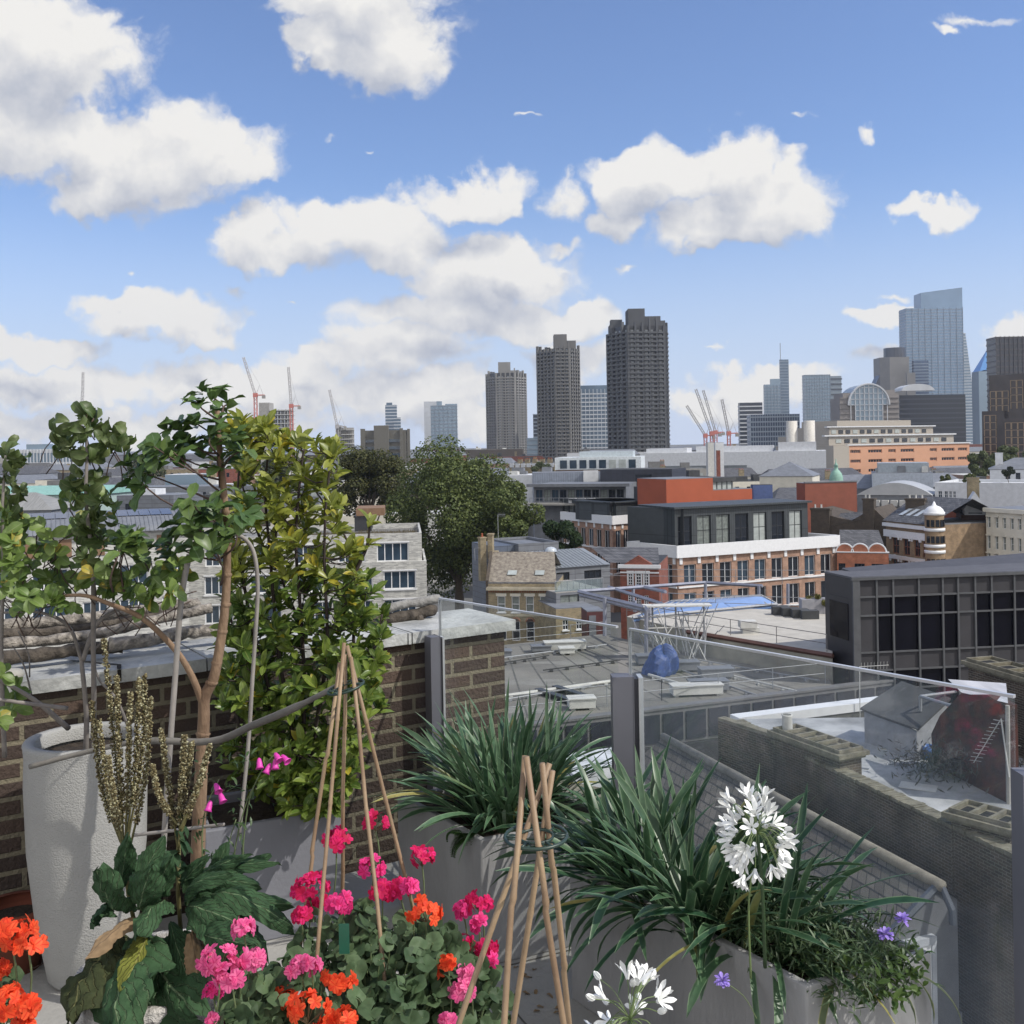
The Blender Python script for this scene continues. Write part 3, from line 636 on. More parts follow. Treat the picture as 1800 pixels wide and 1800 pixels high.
def stepped():
    b = B('office_block', 'brown granite stepped office block with beige framed windows at the right edge', 'office block', 1738, 520, 1860, 500, 660, 20)
    mb = MB(); mb.box(0, b.L, 0, b.D, 0, b.H); mb.box(-2.5, 8, -4, -.02, 0, b.H-18); mb.box(8.02, 18, -7, -.02, 0, b.H-22); mb.build('glass_blocks', mat('smoked_bronze_glass', (.035,.028,.028), .18, .2, .5, .2), b.root)
    fm = mat('beige_granite_frame', (.26,.19,.12), .7)
    for (x0, z1, n, r, y) in [(.5, b.H-8, 3, 3, -.05), (10, b.H-3, 2, 4, -.05), (-1.5, b.H-20, 2, 8, -4.05), (9, b.H-24, 3, 7, -7.05), (20, b.H-10, 3, 3, -.05)]:
        for i in range(n):
            for j in range(r):
                mb = MB(); w = 2.9; x = x0+i*w; z = z1-j*3.6
                mb.box(x, x+w, y-.4, y, z-.3, z); mb.box(x, x+.35, y-.4, y, z-3.3, z-.3); mb.box(x+w-.35, x+w, y-.4, y, z-3.3, z-.3); mb.build('window_frame', fm, b.root)
stepped()
b = tower('office_block', 'long dark office block with a flat roof below the tallest skyscraper', 1581, 1697, 695, 860, mat('charcoal_office', (.022,.025,.034), .3, .1), mat('charcoal_line', (.045,.05,.065), .5), 4, cat='office block', proud=.08)
# arched atrium block
c = P(1526, 700, 800); s_ = 800/F
t = thing('office_block', 'grey stone office block around a great arched glass atrium', 'office block', (c.x, c.y, 0))
st = mat('grey_brown_stone', (.24,.22,.21), .8); mb = MB()
for (x0, x1, top, y) in [(-50,-24,75,0),(-44,-24,84,.7),(24,54,82,0),(24,48,88,.7)]: mb.box(x0*s_, x1*s_-y*.1, y, 24-y, 0, 30+top*s_)
for i in range(8): z = 30+(74-i*9)*s_; mb.box(-50.4*s_, -24*s_, -.6, -.05, z, z+.8); mb.box(24*s_, 54.2*s_, -.6, -.05, z, z+.8)
mb.build('stone_wings', st, t); mb = MB(); pts = []
for i in range(17): th = math.pi*i/16; pts.append((-36*s_*math.cos(th), 30+(62+37*math.sin(th))*s_))
n = len(pts); vs = [(x, -1.5, z) for x, z in pts]+[(x, 25, z) for x, z in pts]
mb.add(vs, [tuple(range(n))]+[(i, i+1, i+1+n, i+n) for i in range(n-1)]); mb.box(-24*s_, 24*s_, -1.4, 2, 0, 30+62*s_); mb.build('atrium_glass', GT2, t)
mb = MB(); mb.tube([(x, -1.8, z) for x, z in pts], .8, 5)
for i in range(-4, 5): x = i*8*s_; h = 62+37*math.sqrt(max(0, 1-(i*8/36)**2)); mb.box(x-.3, x+.3, -1.9, -1.6, 20, 30+h*s_)
for i in range(8): z = 30+(92-i*10)*s_; w_ = 36 if i > 2 else [20,30,35][i]; mb.box(-min(w_, 24 if i > 3 else 36)*s_, min(w_, 24 if i > 3 else 36)*s_, -1.9, -1.6, z, z+.4)
mb.build('arch_ribs', BANDW, t)
c = P(1614, 692, 900); s_ = 900/F
t = thing('rooftop_vault', 'small pale barrel vault roof peeping above the long dark office block', 'roof', (c.x, c.y, 30)); mb = MB(); pts = [(-29*s_*math.cos(math.pi*i/12), (86+12*math.sin(math.pi*i/12))*s_) for i in range(13)]
vs = [(x, 0, z) for x, z in pts]+[(x, 20, z) for x, z in pts]; mb.add(vs, [tuple(range(13))]+[(i, i+1, i+14, i+13) for i in range(12)]); mb.build('vault', BANDW, t)
# peach building
b = B('office_block', 'wide peach and cream office building with long rows of windows', 'office block', 1490, 470, 1704, 500, 783, 40)
PE = mat('peach_stone', (.5,.27,.17), .85, 0, .1, .1); rc = []
rows = [(b.H-2.3-4.4*i-1.4, b.H-2.3-4.4*i+.2) for i in range(3)]
fr = [(.02,.1),(.16,.27),(.32,.38),(.42,.53),(.66,.72),(.76,.87),(.9,.98)]
rc = [(b.L*a, b.L*c, z0, z1) for z0, z1 in rows for a, c in fr]
b.body(PE, {'front': rc}, reveal=.5); b.win('front', rc, PE, GL_DARK, 5, 1, .25, .4)
mb = MB(); mb.box(-9, b.L-8, 2, 38, b.H+.1, b.H+4.5); mb.box(-6, b.L-18, 5, 36, b.H+4.5, b.H+8.5); mb.box(2, b.L-28, 9, 34, b.H+8.5, b.H+11.5); mb.box(-9, -.05, -1, 40, 0, b.H+.05); mb.build('upper_storeys', mat('cream_grey_stone', (.34,.31,.27), .85), b.root)
mb = MB(); mb.box(-12, b.L-7, 1.2, 3, b.H+4.2, b.H+4.8); mb.box(-8, b.L-17, 4.2, 6, b.H+8.3, b.H+8.8); mb.box(-.4, b.L+.4, -.5, 1, b.H-.1, b.H+.45); mb.build('cornices', WHITE, b.root)
for r, (zz, yy, x1) in enumerate([(b.H+1.2, 1.9, b.L-9), (b.H+5.4, 4.9, b.L-19)]):
    for i in range(14):
        x = -5+(x1+3)*i/14; mb = MB(); mb.box(x, x+(x1+3)/14*.62, yy-.12, yy+.05, zz, zz+1.7); mb.build('window', GL_DARK if i % 3 else GL_BLIND, b.root)
# long white roofline
b = B('long_white_building', 'long low white building with ribbed teal glass under its roof', 'building', 1128, 420, 1452, 400, 797, 30)
b.body(WHITE, roofm=WHITE); mb = MB(); mb.box(5, b.L-30, -.4, -.05, b.H-9.5, b.H-5.2); mb.build('ribbed_glass', mat('teal_ribbed_glass', (.09,.13,.14), .3, 0, .3, .4, stretch=(8,1,1)), b.root)
mb = MB()
for i in range(90): x = 5+i*(b.L-35)/90; mb.box(x, x+.18, -.6, -.42, b.H-9.5, b.H-5.2)
mb.build('glass_fins', STEEL, b.root)
mb = MB(); mb.box(b.L*.3, b.L*.72, 4, 20, b.H, b.H+2.4); mb.box(b.L*.75, b.L*.95, 2, 20, b.H, b.H+3.6); mb.box(b.L*.02, b.L*.25, 3, 20, b.H, b.H+1.8); mb.build('roof_plant', WHITE, b.root)
for i, x in enumerate((.82, .915)):
    mb = MB(); mb.lathe([(2.2, 0), (2.2, 12), (0, 12)], (b.L*x, 14, b.H), 14); mb.build('vent_stack', mat('pale_vent', (.5,.48,.44), .6), b.root, True)
b = B('lift_tower', 'slim pale grey lift tower rising from the long white roofline', 'tower', 1244, 330, 1255, 330, 778, 3); b.body(CONCL)
b = B('lift_tower', 'slim pale lift tower just right of its grey twin', 'tower', 1257, 335, 1272, 335, 778, 3); b.body(WHITE)
b = B('brick_stack', 'thin red brick stack in front of the pale lift towers', 'chimney', 1260, 300, 1266, 300, 792, 1.2); b.body(REDB)
# --- cranes
CRED = mat('crane_red_white', (.5,.16,.13), .6); CGR = mat('crane_grey', (.38,.37,.37), .6)
def lattice(mb, a, b_, w, n, r):
    a = Vector(a); b_ = Vector(b_); t = (b_-a).normalized(); s = t.cross(Vector((0, 1, 0))); s = s.normalized() if s.length > .1 else Vector((1, 0, 0)); q = t.cross(s)
    cs = [s*w/2+q*w/2, -s*w/2+q*w/2, -s*w/2-q*w/2, s*w/2-q*w/2]
    for c in cs: mb.tube([a+c, b_+c], r, 4)
    for i in range(n):
        p0 = a.lerp(b_, i/n); p1 = a.lerp(b_, (i+1)/n); k = i % 2
        for j in range(4): mb.tube([p0+cs[(j+k) % 4], p1+cs[(j+1-k) % 4]], r*.6, 3, False)
def crane(label, tip, pivot, base, d, m1=CRED, m2=CGR, th=.22):
    t0, p0, b0 = P(*tip, d), P(*pivot, d), P(*base, d); root = thing('tower_crane', label, 'crane', (p0.x, p0.y, b0.z-20), 0, 'luffing tower cranes on the horizon')
    o = Vector((p0.x, p0.y, b0.z-20)); p = p0-o; t = t0-o
    mb = MB(); lattice(mb, (0, 0, 0), p, 2.2, 16, th); mb.build('mast', m1, root)
    mb = MB(); lattice(mb, p+Vector((0,0,1)), t, 1.5, 18, th*.85); mb.build('jib', m2, root)
    sgn = -1 if t.x > p.x else 1; mb = MB(); mb.box(-1.6, 1.6, -1.4, 1.4, p.z-.6, p.z+2.6); mb.box(min(0, sgn*7), max(0, sgn*7), -1, 1, p.z+.6, p.z+1.4); mb.build('cab', m1, root)
    mb = MB(); x = sgn*5.2; mb.box(min(x, x+sgn*2.4), max(x, x+sgn*2.4), -1.2, 1.2, p.z-1.6, p.z+.9); mb.build('counterweight', CONC, root)
    mb = MB(); a = Vector((sgn*3.5, 0, p.z+9)); mb.tube([p, a, p+Vector((sgn*6, 0, 1))], th, 4); mb.tube([a, t], .08, 3); mb.build('a_frame', m2, root)
crane('grey crane mast with an upright jib alone on the far left', (146,654), (144,772), (144,800), 900, CGR)
crane('red crane with its jib leaning left beside the half-built slab tower', (428,628), (449,697), (448,790), 800)
crane('crane with a near vertical jib right of the half-built slab tower', (507,645), (512,716), (513,790), 820)
crane('grey crane leaning left over the small scaffolded tower', (579,685), (593,752), (594,800), 850, CGR)
crane('leftmost and lowest leaning of the four cranes right of the concrete towers', (1207,713), (1240,768), (1239,800), 800)
crane('second crane from the left in the cluster of four, steep jib', (1223,684), (1251,764), (1249,800), 800)
crane('third crane in the cluster of four, hidden partly by its neighbour', (1236,686), (1258,762), (1258,800), 860)
crane('rightmost crane of the cluster of four, standing apart', (1269,702), (1281,764), (1280,800), 780)
# ================================================================ generic roofs filling the distance
def zone(px, d):
    Z = [(120, 'behind the leafy shoots at far left'), (260, 'left of the fruit tree'), (420, 'behind the young fruit tree'), (520, 'under the half-built slab tower'), (630, 'under the small scaffolded tower'), (740, 'under the squat block with a stack'), (840, 'behind the biggest tree'), (930, 'under the smallest concrete tower'), (1030, 'under the middle concrete tower'),
         (1120, 'under the left side of the tallest concrete tower'), (1200, 'under the right side of the tallest concrete tower'), (1290, 'under the four cranes'), (1400, 'under the tower with the needle mast'), (1490, 'around the green dome'), (1600, 'under the left half of the peach office'), (1700, 'under the right half of the peach office'), (9e9, 'under the brown stepped office block')]
    row = {240: 'nearest row', 300: 'second row', 370: 'third row', 450: 'fourth row', 560: 'fifth row', 700: 'sixth row', 1000: 'farthest row'}[d]
    return row+', '+next(n for m, n in Z if px < m)
def filler():
    defs = [WHITE, CREAM, TANB, DARKB, REDB, PINKB, CONC, CONCL, LEAD]
    labs = ['far low white rendered building among the distant rooftops', 'far low cream building among the distant rooftops', 'far low yellow brick building among the distant rooftops',
            'far low blackened brick building among the distant rooftops', 'far low red brick building among the distant rooftops', 'far low brown brick building among the distant rooftops',
            'far low grey concrete building among the distant rooftops', 'far low pale concrete building among the distant rooftops', 'far low lead grey building among the distant rooftops']
    rr = random.Random(11)
    for (d, n, lo, hi) in [(240, 9, 15, 19.5), (300, 11, 16, 21), (370, 12, 17, 22.5), (450, 13, 19, 24), (560, 13, 20, 25.5), (700, 14, 21, 27), (1000, 14, 22, 29)]:
        half = d*.56; x = -half
        while x < half:
            w = d/n*rr.uniform(.6, 1.3)*.9; i = rr.choice([0, 1, 2, 3, 5, 6, 7, 8]) if d < 320 else rr.randrange(len(defs)); h = rr.uniform(lo, hi); y = d*rr.uniform(.95, 1.06); pc = 900+F*(x+w/2)/y
            if 1380 < pc < 1780 and d < 480: h = min(h, 27.5-52*d/F)
            # leave the parks' trees and the authored fronts alone
            t = thing('city_building', labs[i].split(' among')[0].replace('far low ', 'low ')+', '+zone(900+F*(x+w/2)/y, d), 'building', (x, y, 0), rr.uniform(-.18, .18), 'low buildings filling the distant rooftops')
            dep = rr.uniform(12, 22); mb = MB(); mb.box(0, w, 0, dep, 0, h); mb.build('wall', defs[i], t)
            k = rr.random()
            if k < .45:
                mb = MB(); mb.add([(-.3,-.3,h),(w+.3,-.3,h),(w+.3,dep+.3,h),(-.3,dep+.3,h),(2,dep/2,h+3),(w-2,dep/2,h+3)], [(0,1,5,4),(2,3,4,5),(1,2,5),(3,0,4)]); mb.build('roof', SLATE if k < .25 else LEAD, t)
            else:
                mb = MB(); mb.box(.3, w-.3, .3, dep-.3, h+.01, h+.12); mb.box(w*.2, w*.2+rr.uniform(2, 6), 3, 8, h+.12, h+rr.uniform(1.5, 3)); mb.box(w*.65, w*.65+rr.uniform(1.5, 4), 4, 7, h+.12, h+rr.uniform(1, 2.4)); mb.build('roof', [ROOFG, ROOFD, CONCL][rr.randrange(3)], t)
            if rr.random() < .55: chimney(t, w*rr.uniform(.1, .8), dep*.4, h, 1.6, .7, rr.uniform(2, 3.8), 3 if d < 400 else 0, TANB)
            if d < 480:
                nw = max(2, int(w/3.2))
                for q in range(nw):
                    xx = (q+.5)*w/nw
                    if rr.random() < .9: mb = MB(); mb.box(xx-.55, xx+.55, -.06, -.02, h-3.2, h-1.5); mb.build('window', GL_DARK if rr.random() < .7 else GL_BLIND, t)
            x += w+rr.uniform(0, d*.02)
filler()
# ================================================================ named middle-distance buildings (back to front)
def simple(name, label, cat, pl, dl, pr, dr, pt, dep, m, roofm=None, ops=None, par=0, **k):
    b = B(name, label, cat, pl, dl, pr, dr, pt, dep, **k)
    b.body(m, ops or {}, roofm=roofm, parapet=par); return b
def roofbits(b, n, seed, zoff=.1):
    rr = random.Random(seed)
    for i in range(n):
        mb = MB(); w = rr.uniform(.8, 3); x = rr.uniform(.5, max(1, b.L-w-.5)); y = rr.uniform(.5, max(1, b.D-2.5)); h = rr.uniform(.5, 1.6)
        mb.box(x, x+w, y, y+rr.uniform(.8, 2), b.H+zoff, b.H+h); mb.box(x+.1, x+w-.1, y+.1, y+.5, b.H+h+.002, b.H+h+.15); mb.build('roof_unit', random.choice([STEEL, CONCL, LEAD]), b.root)
# low white range with a glazed top behind the dark roofs
b = B('white_roofed_building', 'brick building with a glazed blue-white top storey below the concrete towers', 'building', 976, 262, 1126, 258, 806, 16); ops = [(b.L*x0, b.L*x1, b.H-2.6, b.H-.5) for x0, x1 in xgrid(.04, .96, 8, .72)]
b.body(mat('brown_band_brick', (.15,.11,.08), .9)); part(b, 'glazed_storey', mat('white_frame_storey', (.6,.64,.66), .5), (-.1, b.L+.1, -.1, b.D+.1, b.H-2.9, b.H+.2))
for i, (x0, x1, z0, z1) in enumerate(ops): mb = MB(); mb.box(x0, x1, -.2, -.12, z0, z1); mb.build('window', GL_MID if i not in (5, 6) else GL_BLIND, b.root)
part(b, 'roof_box', mat('pale_blue_grey_panel', (.42,.47,.5), .5), (b.L*.27, b.L*.9, 3, 12, b.H+.2, b.H+1.6))
b = simple('terrace_houses', 'row of old brick houses with arched white parapets beside the big tree', 'houses', 895, 300, 975, 295, 818, 12, TANB, LEAD); 
for i in range(6): chimney(b.root, b.L*(i+.3)/6, 5, b.H, 1.4, .7, 1.5, 3)
for i in range(8): part(b, 'arched_parapet', WHITE, (b.L*(i+.12)/8, b.L*(i+.88)/8, -.2, .1, b.H-.6, b.H+.5))
b = simple('flat_roof_building', 'low white flat-roofed building right of the big tree', 'building', 885, 235, 978, 232, 836, 12, WHITE, WHITE); roofbits(b, 4, 5)
b = simple('plant_block', 'pale blue louvred plant block on the roofs', 'building', 937, 222, 1056, 222, 832, 10, panels('blue_grey_louvre', (.2,.23,.29), (.12,.14,.18), .5, 2.5, .04), LEAD)
part(b, 'white_unit', WHITE, (b.L*.74, b.L*.96, -.7, -.02, b.H-2.0, b.H+.4))
b = simple('dark_clad_block', 'navy clad flat block behind the long glazed terrace', 'building', 1055, 216, 1181, 210, 826, 12, panels('navy_cladding', (.028,.032,.048), (.015,.017,.025), 1.2, 6, .03, .5), ROOFD)
part(b, 'window', GL_DARK, (b.L*.5, b.L*.72, -.05, -.02, b.H-2.6, b.H-1))
# glazed terrace range
b = B('glazed_office', 'long grey-roofed office with a glazed top floor and roof terrace', 'office', 938, 205, 1100, 200, 853, 14)
ops = [(x0, x1, b.H-3.1, b.H-.9) for x0, x1 in xgrid(.3, b.L-.3, 11, .86)]
b.body(LEAD, {'front': ops}, roofm=LEAD); b.win('front', ops, DKSTEEL, None, 2, 1, .08); part(b, 'roof_edge', LEAD, (-1, b.L+1, -1.8, -.02, b.H-.3, b.H+.3))
part(b, 'terrace_deck', CONC, (-1, b.L+1, -3.5, -.02, b.H-3.8, b.H-3.4)); mb = MB()
for i in range(20): mb.box(b.L*i/19-.03, b.L*i/19+.03, -3.3, -3.24, b.H-3.4, b.H-2.4)
mb.box(0, b.L, -3.31, -3.23, b.H-2.4, b.H-2.33); mb.build('railing', STEEL, b.root)
for i in range(3): part(b, 'air_conditioner', WHITEP, (b.L*(.42+.1*i), b.L*(.42+.1*i)+1.4, -3, -2, b.H-3.38, b.H-2.4))
b = simple('green_roof_block', 'dark block with a planted roof left of the orange wall', 'building', 1114, 190, 1152, 186, 856, 10, DKSTEEL, ROOFD)
# orange box
ORG = mat('orange_render', (.34,.08,.035), .8, 0, .1, .25, .1)
b = simple('orange_block', 'bright orange rendered rooftop block behind the dark clad storey', 'building', 1171, 172, 1253, 176, 843, 9., ORG, LEAD)
b = simple('orange_block', 'lower orange wall with a strip of windows above it', 'building', 1253, 176, 1322, 180, 862, 5, ORG, LEAD)
part(b, 'window_strip', GL_BLIND, (.5, 5.2, 1, 1.2, b.H+.1, b.H+1.4)); part(b, 'upper_roof', ROOFD, (.2, 5.6, .6, 6, b.H+1.4, b.H+2.1))
for i in range(5): part(b, 'mullion', DKSTEEL, (.5+i*1.1, .62+i*1.1, .9, .99, b.H+.1, b.H+1.4))
b = simple('blue_block', 'blue rooftop plant block between the orange and red brick walls', 'building', 1324, 184, 1358, 184, 853, 2, mat('blue_plant_panel', (.07,.11,.26), .6), ROOFD)
b = simple('brick_block', 'plain red brick rooftop block with a pale coping', 'building', 1415, 172, 1506, 174, 850, 3, mat('red_brown_brick_wall', (.22,.07,.045), .9, 0, .15, .5), LEAD); part(b, 'coping', LEAD, (-.1, b.L+.1, -.1, .3, b.H+.09, b.H+.3))
b = simple('slate_roof_house', 'long house with a hipped grey roof and cream cornice behind the blue block', 'building', 1335, 255, 1428, 250, 838, 14, CREAM); hip_roof(b, LEAD, b.H+.1, 3.4)
b = simple('pale_blue_block', 'pale blue and white rooftop building left of the white wall', 'building', 1533, 232, 1640, 228, 832, 14, mat('pale_blue_panel', (.42,.46,.52), .6), LEAD); part(b, 'upper_part', mat('blue_grey_roof_part', (.3,.34,.38), .5), (b.L*.1, b.L*.95, 3, 12, b.H+.08, b.H+2.2)); roofbits(b, 4, 8)
# green dome
c = P(1470, 848, 226); t = thing('domed_turret', 'small green copper dome with a lantern on a white turret', 'dome', (c.x, c.y, 0)); z = c.z
mb = MB(); mb.lathe([(1.5, 0), (1.5, z-.0), (1.75, z+.05), (1.75, z+.3), (0, z+.3)], (0,0,0), 16); mb.build('turret', CREAM, t)
mb = MB(); mb.lathe([(1.45, z+.3), (1.42, z+1.1), (1.2, z+1.9), (.8, z+2.5), (.45, z+2.8), (.42, z+3.6), (.5, z+3.65), (.3, z+4.0), (.12, z+4.3), (.1, z+5), (0, z+5.2)], (0,0,0), 16); mb.build('dome', mat('green_copper', (.22,.38,.31), .7, 0, .15, 1.5), t, True)
# grey barrel roof
c0 = P(1508, 870, 196); c1 = P(1638, 866, 190); L = (c1-c0).length; t = thing('barrel_roofed_building', 'building with a wide pale grey curved metal roof', 'building', (c0.x, c0.y, 0), math.atan2(c1.y-c0.y, c1.x-c0.x)); z = c0.z
mb = MB(); mb.box(0, L, .3, 12, 0, z-.02); mb.build('wall', LEAD, t); mb = MB(); pts = [(L*i/16-.3 if i == 0 else L*i/16, z+2.3*math.sin(math.pi*i/16)**.8) for i in range(17)]
vs = [(x, 0, q) for x, q in pts]+[(x, 12.4, q) for x, q in pts]; mb.add(vs, [tuple(range(17))[::-1]]+[(i, i+17, i+18, i+1) for i in range(16)]); mb.build('curved_roof', mat('pale_metal_roof', (.42,.43,.44), .5, .2, .1, .5), t)
for i in range(7): mb = MB(); x = L*(.1+.12*i); mb.box(x, x+1.2, -1.6, -.6, z-2, z-.9); mb.build('air_conditioner', CONCL, t)
# big white rendered wall right
b = B('white_rendered_building', 'broad plain white rendered building with a few small windows, near the right edge', 'building', 1643, 192, 1860, 180, 848, 18)
ops = pxrects(b, [(863,880)], [(1649,1656),(1660,1666),(1668,1673),(1675,1680)])+pxrects(b, [(889,897)], [(1650,1656),(1660,1666),(1668,1673),(1675,1680)])
b.body(WHITE, {'front': ops}, roofm=WHITE, parapet=.5); b.win('front', ops, WHITEP, GL_MID, 2, 3, .07)
b = simple('white_house', 'small white house with a hipped grey roof at the right edge', 'house', 1740, 205, 1860, 200, 826, 10, WHITE); hip_roof(b, LEAD, b.H+.1, 2.2); chimney(b.root, 1.0, 2, b.H, 1.4, 1.2, 3.2, 0, WHITE)
for x in (2.8, 4.6): part(b, 'window', GL_DARK, (x, x+.8, -.06, -.02, b.H-1.9, b.H-.6))
# white ornate building
b = B('ornate_building', 'ornate brick building with white arched window bands and a slate roof', 'building', 1557, 150, 1634, 141, 916, 14, pref=1557)
OB = brick('brown_yellow_brick', (.3,.2,.11), (.22,.15,.09), (.25,.2,.15))
ops = pxrects(b, [(944,972),(982,1010)], [(1569,1580),(1588,1599),(1607,1617),(1622,1630)])
b.body(OB, {'front': ops}, roofm=LEAD); b.win('front', ops, mat('terracotta_frame', (.2,.07,.04), .7), GL_DARK, 2, 2, .1)
mb = MB()
for (q0, q1, o) in [(918,924,.5),(930,942,.3),(973,979,.35),(1013,1018,.3)]: z1 = b.at(1557, q0)[1]; z0 = b.at(1557, q1)[1]; mb.box(-.2, b.L+.2, -o, -.02, z0, z1)
mb.build('white_bands', WHITEP, b.root)
for (x0, x1, z0, z1) in ops:
    mb = MB(); c = (x0+x1)/2; w = (x1-x0)/2; pts = [(c-(w+.25)*math.cos(math.pi*i/8), -.2, z1-.25+(w+.1)*math.sin(math.pi*i/8)) for i in range(9)]; mb.tube(pts, .16, 5); mb.build('arch', WHITEP, b.root)
    part(b, 'spandrel', OB, (x0+.001, x1-.001, -.03, .1, z1-.05, z1+.05))
mb = MB(); mb.add([(-.4,-.3,b.H+.1),(b.L+.2,-.3,b.H+.1),(b.L+.2,7,b.H+3.4),(-2.4,7,b.H+3.4),(-.4,14,b.H+.1),(b.L+.2,14,b.H+.1)], [(0,1,2,3),(3,2,5,4)]); mb.build('slate_roof', SLATE, b.root)
for i in range(3): mb = MB(); x = 1+i*1.6; mb.add([(x,1.4,b.H+.95),(x+.9,1.4,b.H+.95),(x+.9,3.2,b.H+1.78),(x,3.2,b.H+1.78)], [(0,1,2,3)]); mb.build('rooflight', mat('pale_rooflight', (.4,.44,.48), .3), b.root)
c = P(1642, 900, 141); t = thing('corner_turret', 'white trimmed round corner turret of the ornate brick building', 'turret', (c.x, c.y, 0)); zt = c.z
mb = MB(); mb.lathe([(1.25, 0), (1.25, zt)], n=20); mb.build('shaft', OB, t, True); mb = MB()
for q in (0, 2.2, 4.4, 5.2, 7.6, 9): mb.lathe([(1.26, zt-q-.4), (1.38, zt-q-.35), (1.38, zt-q), (1.26, zt-q+.05)], n=20)
mb.lathe([(1.3, zt), (1.15, zt+.35), (.8, zt+.7), (.3, zt+.9), (.1, zt+1.4), (0, zt+1.45)], n=20); mb.build('white_trim', WHITEP, t, True)
for q in (1.0, 3.2, 6.3):
    for a in range(6): th = R(-150+a*28); mb = MB(); mb.box(-.22, .22, -.06, .06, zt-q-.95, zt-q); o = mb.build('window', GL_DARK, t); o.location = (1.27*math.cos(th), 1.27*math.sin(th), 0); o.rotation_euler = (0, 0, th+R(90))
# dark brick gable and chimneys
b = B('dark_gable_building', 'soot blackened brick party wall with tall chimney stacks and a small slate roof', 'building', 1425, 158, 1558, 152, 905, 12)
mb = MB(); f = [(0, 897), (55, 912), (72, 915), (110, 893), (133, 915)]; vs = []
for o, y in f: x, z = b.at(1425+o, y); vs.append((x, z))
n = len(vs); mb.add([(x, 0, 0) for x, z in vs]+[(x, 0, z) for x, z in vs]+[(x, 12, 0) for x, z in vs]+[(x, 12, z) for x, z in vs],
   [(i, i+1, n+i+1, n+i) for i in range(n-1)]+[(n+i, n+i+1, 3*n+i+1, 3*n+i) for i in range(n-1)]+[(n-1, 3*n-1, 4*n-1, 2*n-1), (0, n, 3*n, 2*n)]); mb.build('party_wall', DARKB, b.root)
for px, w in [(1426, 2.8), (1517, 1.6), (1592, 2.6)]:
    x, z = b.at(px, 877 if px != 1426 else 894); mb = MB(); mb.box(x, x+w, -.3, 1.2, z-6 if px != 1426 else z-5, z-.2); mb.box(x-.1, x+w+.1, -.4, 1.3, z-.2, z+.1); c = mb.build('chimney', DARKB, b.root)
    for i in range(3 if px == 1592 else 2): mb = MB(); mb.lathe([(.14, z+.1), (.12, z+.6), (.16, z+.65)], (x+w*(i+.5)/3, .5, 0), 8); mb.build('chimney_pot', CONCL, c)
x, z = b.at(1466, 905); mb = MB(); mb.add([(x, -.05, z-1.6), (x+4, -.05, z-.6), (x+4.4, 2.5, z+.5), (x+.3, 2.5, z+.1)], [(0, 1, 2, 3)]); mb.build('small_roof', SLATE, b.root)
# orange gabled
b = B('orange_brick_shop', 'orange brick front with three round white-edged gables', 'building', 1471, 141, 1562, 139, 972, 9)
ops = pxrects(b, [(990,1003)], [(1474,1486),(1502,1520),(1532,1553)])
b.body(ORB, {'front': ops}, roofm=LEAD); b.win('front', ops, DKSTEEL, GL_DARK, 3, 2, .07)
for px in (1485, 1512, 1542):
    x, z = b.at(px, 972); mb = MB(); pr = [(x-1.15*math.cos(math.pi*i/10), z+1.25*math.sin(math.pi*i/10)) for i in range(11)]; n = 11
    mb.add([(p[0], 0.02, p[1]) for p in pr]+[(p[0], .4, p[1]) for p in pr], [tuple(range(n))[::-1], tuple(range(n, 2*n))]+[(i, i+1, i+1+n, i+n) for i in range(n-1)]); mb.build('round_gable', ORB, b.root)
    mb = MB(); mb.tube([(p[0], .1, p[1]) for p in pr], .11, 5); mb.build('gable_edging', WHITEP, b.root)
part(b, 'parapet_edging', WHITEP, (-.1, b.L+.1, -.12, .45, b.H+.085, b.H+.22))
mb = MB(); mb.add([(.2,1,b.H+.1),(b.L-.2,1,b.H+.1),(b.L-1,7,b.H+2.6),(.4,7,b.H+2.6)], [(0,1,2,3)]); mb.build('slate_roof', SLATE, b.root)
# red brick and brown shop and cream facade at right
b = simple('brick_building', 'plain red brick flank beside the ornate corner turret', 'building', 1655, 158, 1692, 156, 897, 10, mat('red_brown_brick_wall', ()), LEAD); roofbits(b, 2, 3)
b = B('brown_building', 'narrow dark brown building with a small white gable dormer', 'building', 1690, 148, 1732, 147, 905, 10)
ops = pxrects(b, [(929,947),(960,980)], [(1694,1710),(1713,1729)]); b.body(mat('dark_brown_render', (.06,.03,.025), .8), {'front': ops}, roofm=ROOFD); b.win('front', ops, DKSTEEL, GL_DRAPE, 3, 1, .06)
x, z = b.at(1714, 897); mb = MB(); mb.box(x-1.4, x+1.4, -.2, 3, b.H, z); mb.add([(x-1.6,-.3,z),(x+1.6,-.3,z),(x,-.3,z+2.6),(x-1.6,3,z),(x+1.6,3,z),(x,3,z+2.6)], [(0,1,2),(0,2,5,3),(1,4,5,2)]); mb.build('dormer', WHITE, b.root)
part(b, 'dormer_window', GL_MID, (x-.9, x+.9, -.28, -.22, b.H+.2, z-.3)); chimney(b.root, x-.6, 4, b.H, 1.6, 1, 5, 0, TANB)
b = B('cream_facade', 'cream rendered facade with three rows of arched windows at the right edge', 'building', 1733, 143, 1860, 132, 893, 12)
ops = pxrects(b, [(908,927),(941,964),(972,992)], [(1735+k*13.5, 1741+k*13.5) for k in range(9)]); b.body(CREAM, {'front': ops}, roofm=LEAD, reveal=.3); b.win('front', ops, WHITEP, GL_DRAPE, 1, 2, .06, .2)
for (x0, x1, z0, z1) in ops: part(b, 'window_hood', CREAM, (x0-.12, x1+.12, -.14, -.02, z1, z1+.18))
part(b, 'cornice', CREAM, (-.2, b.L, -.4, -.02, b.H-.5, b.H+.05))
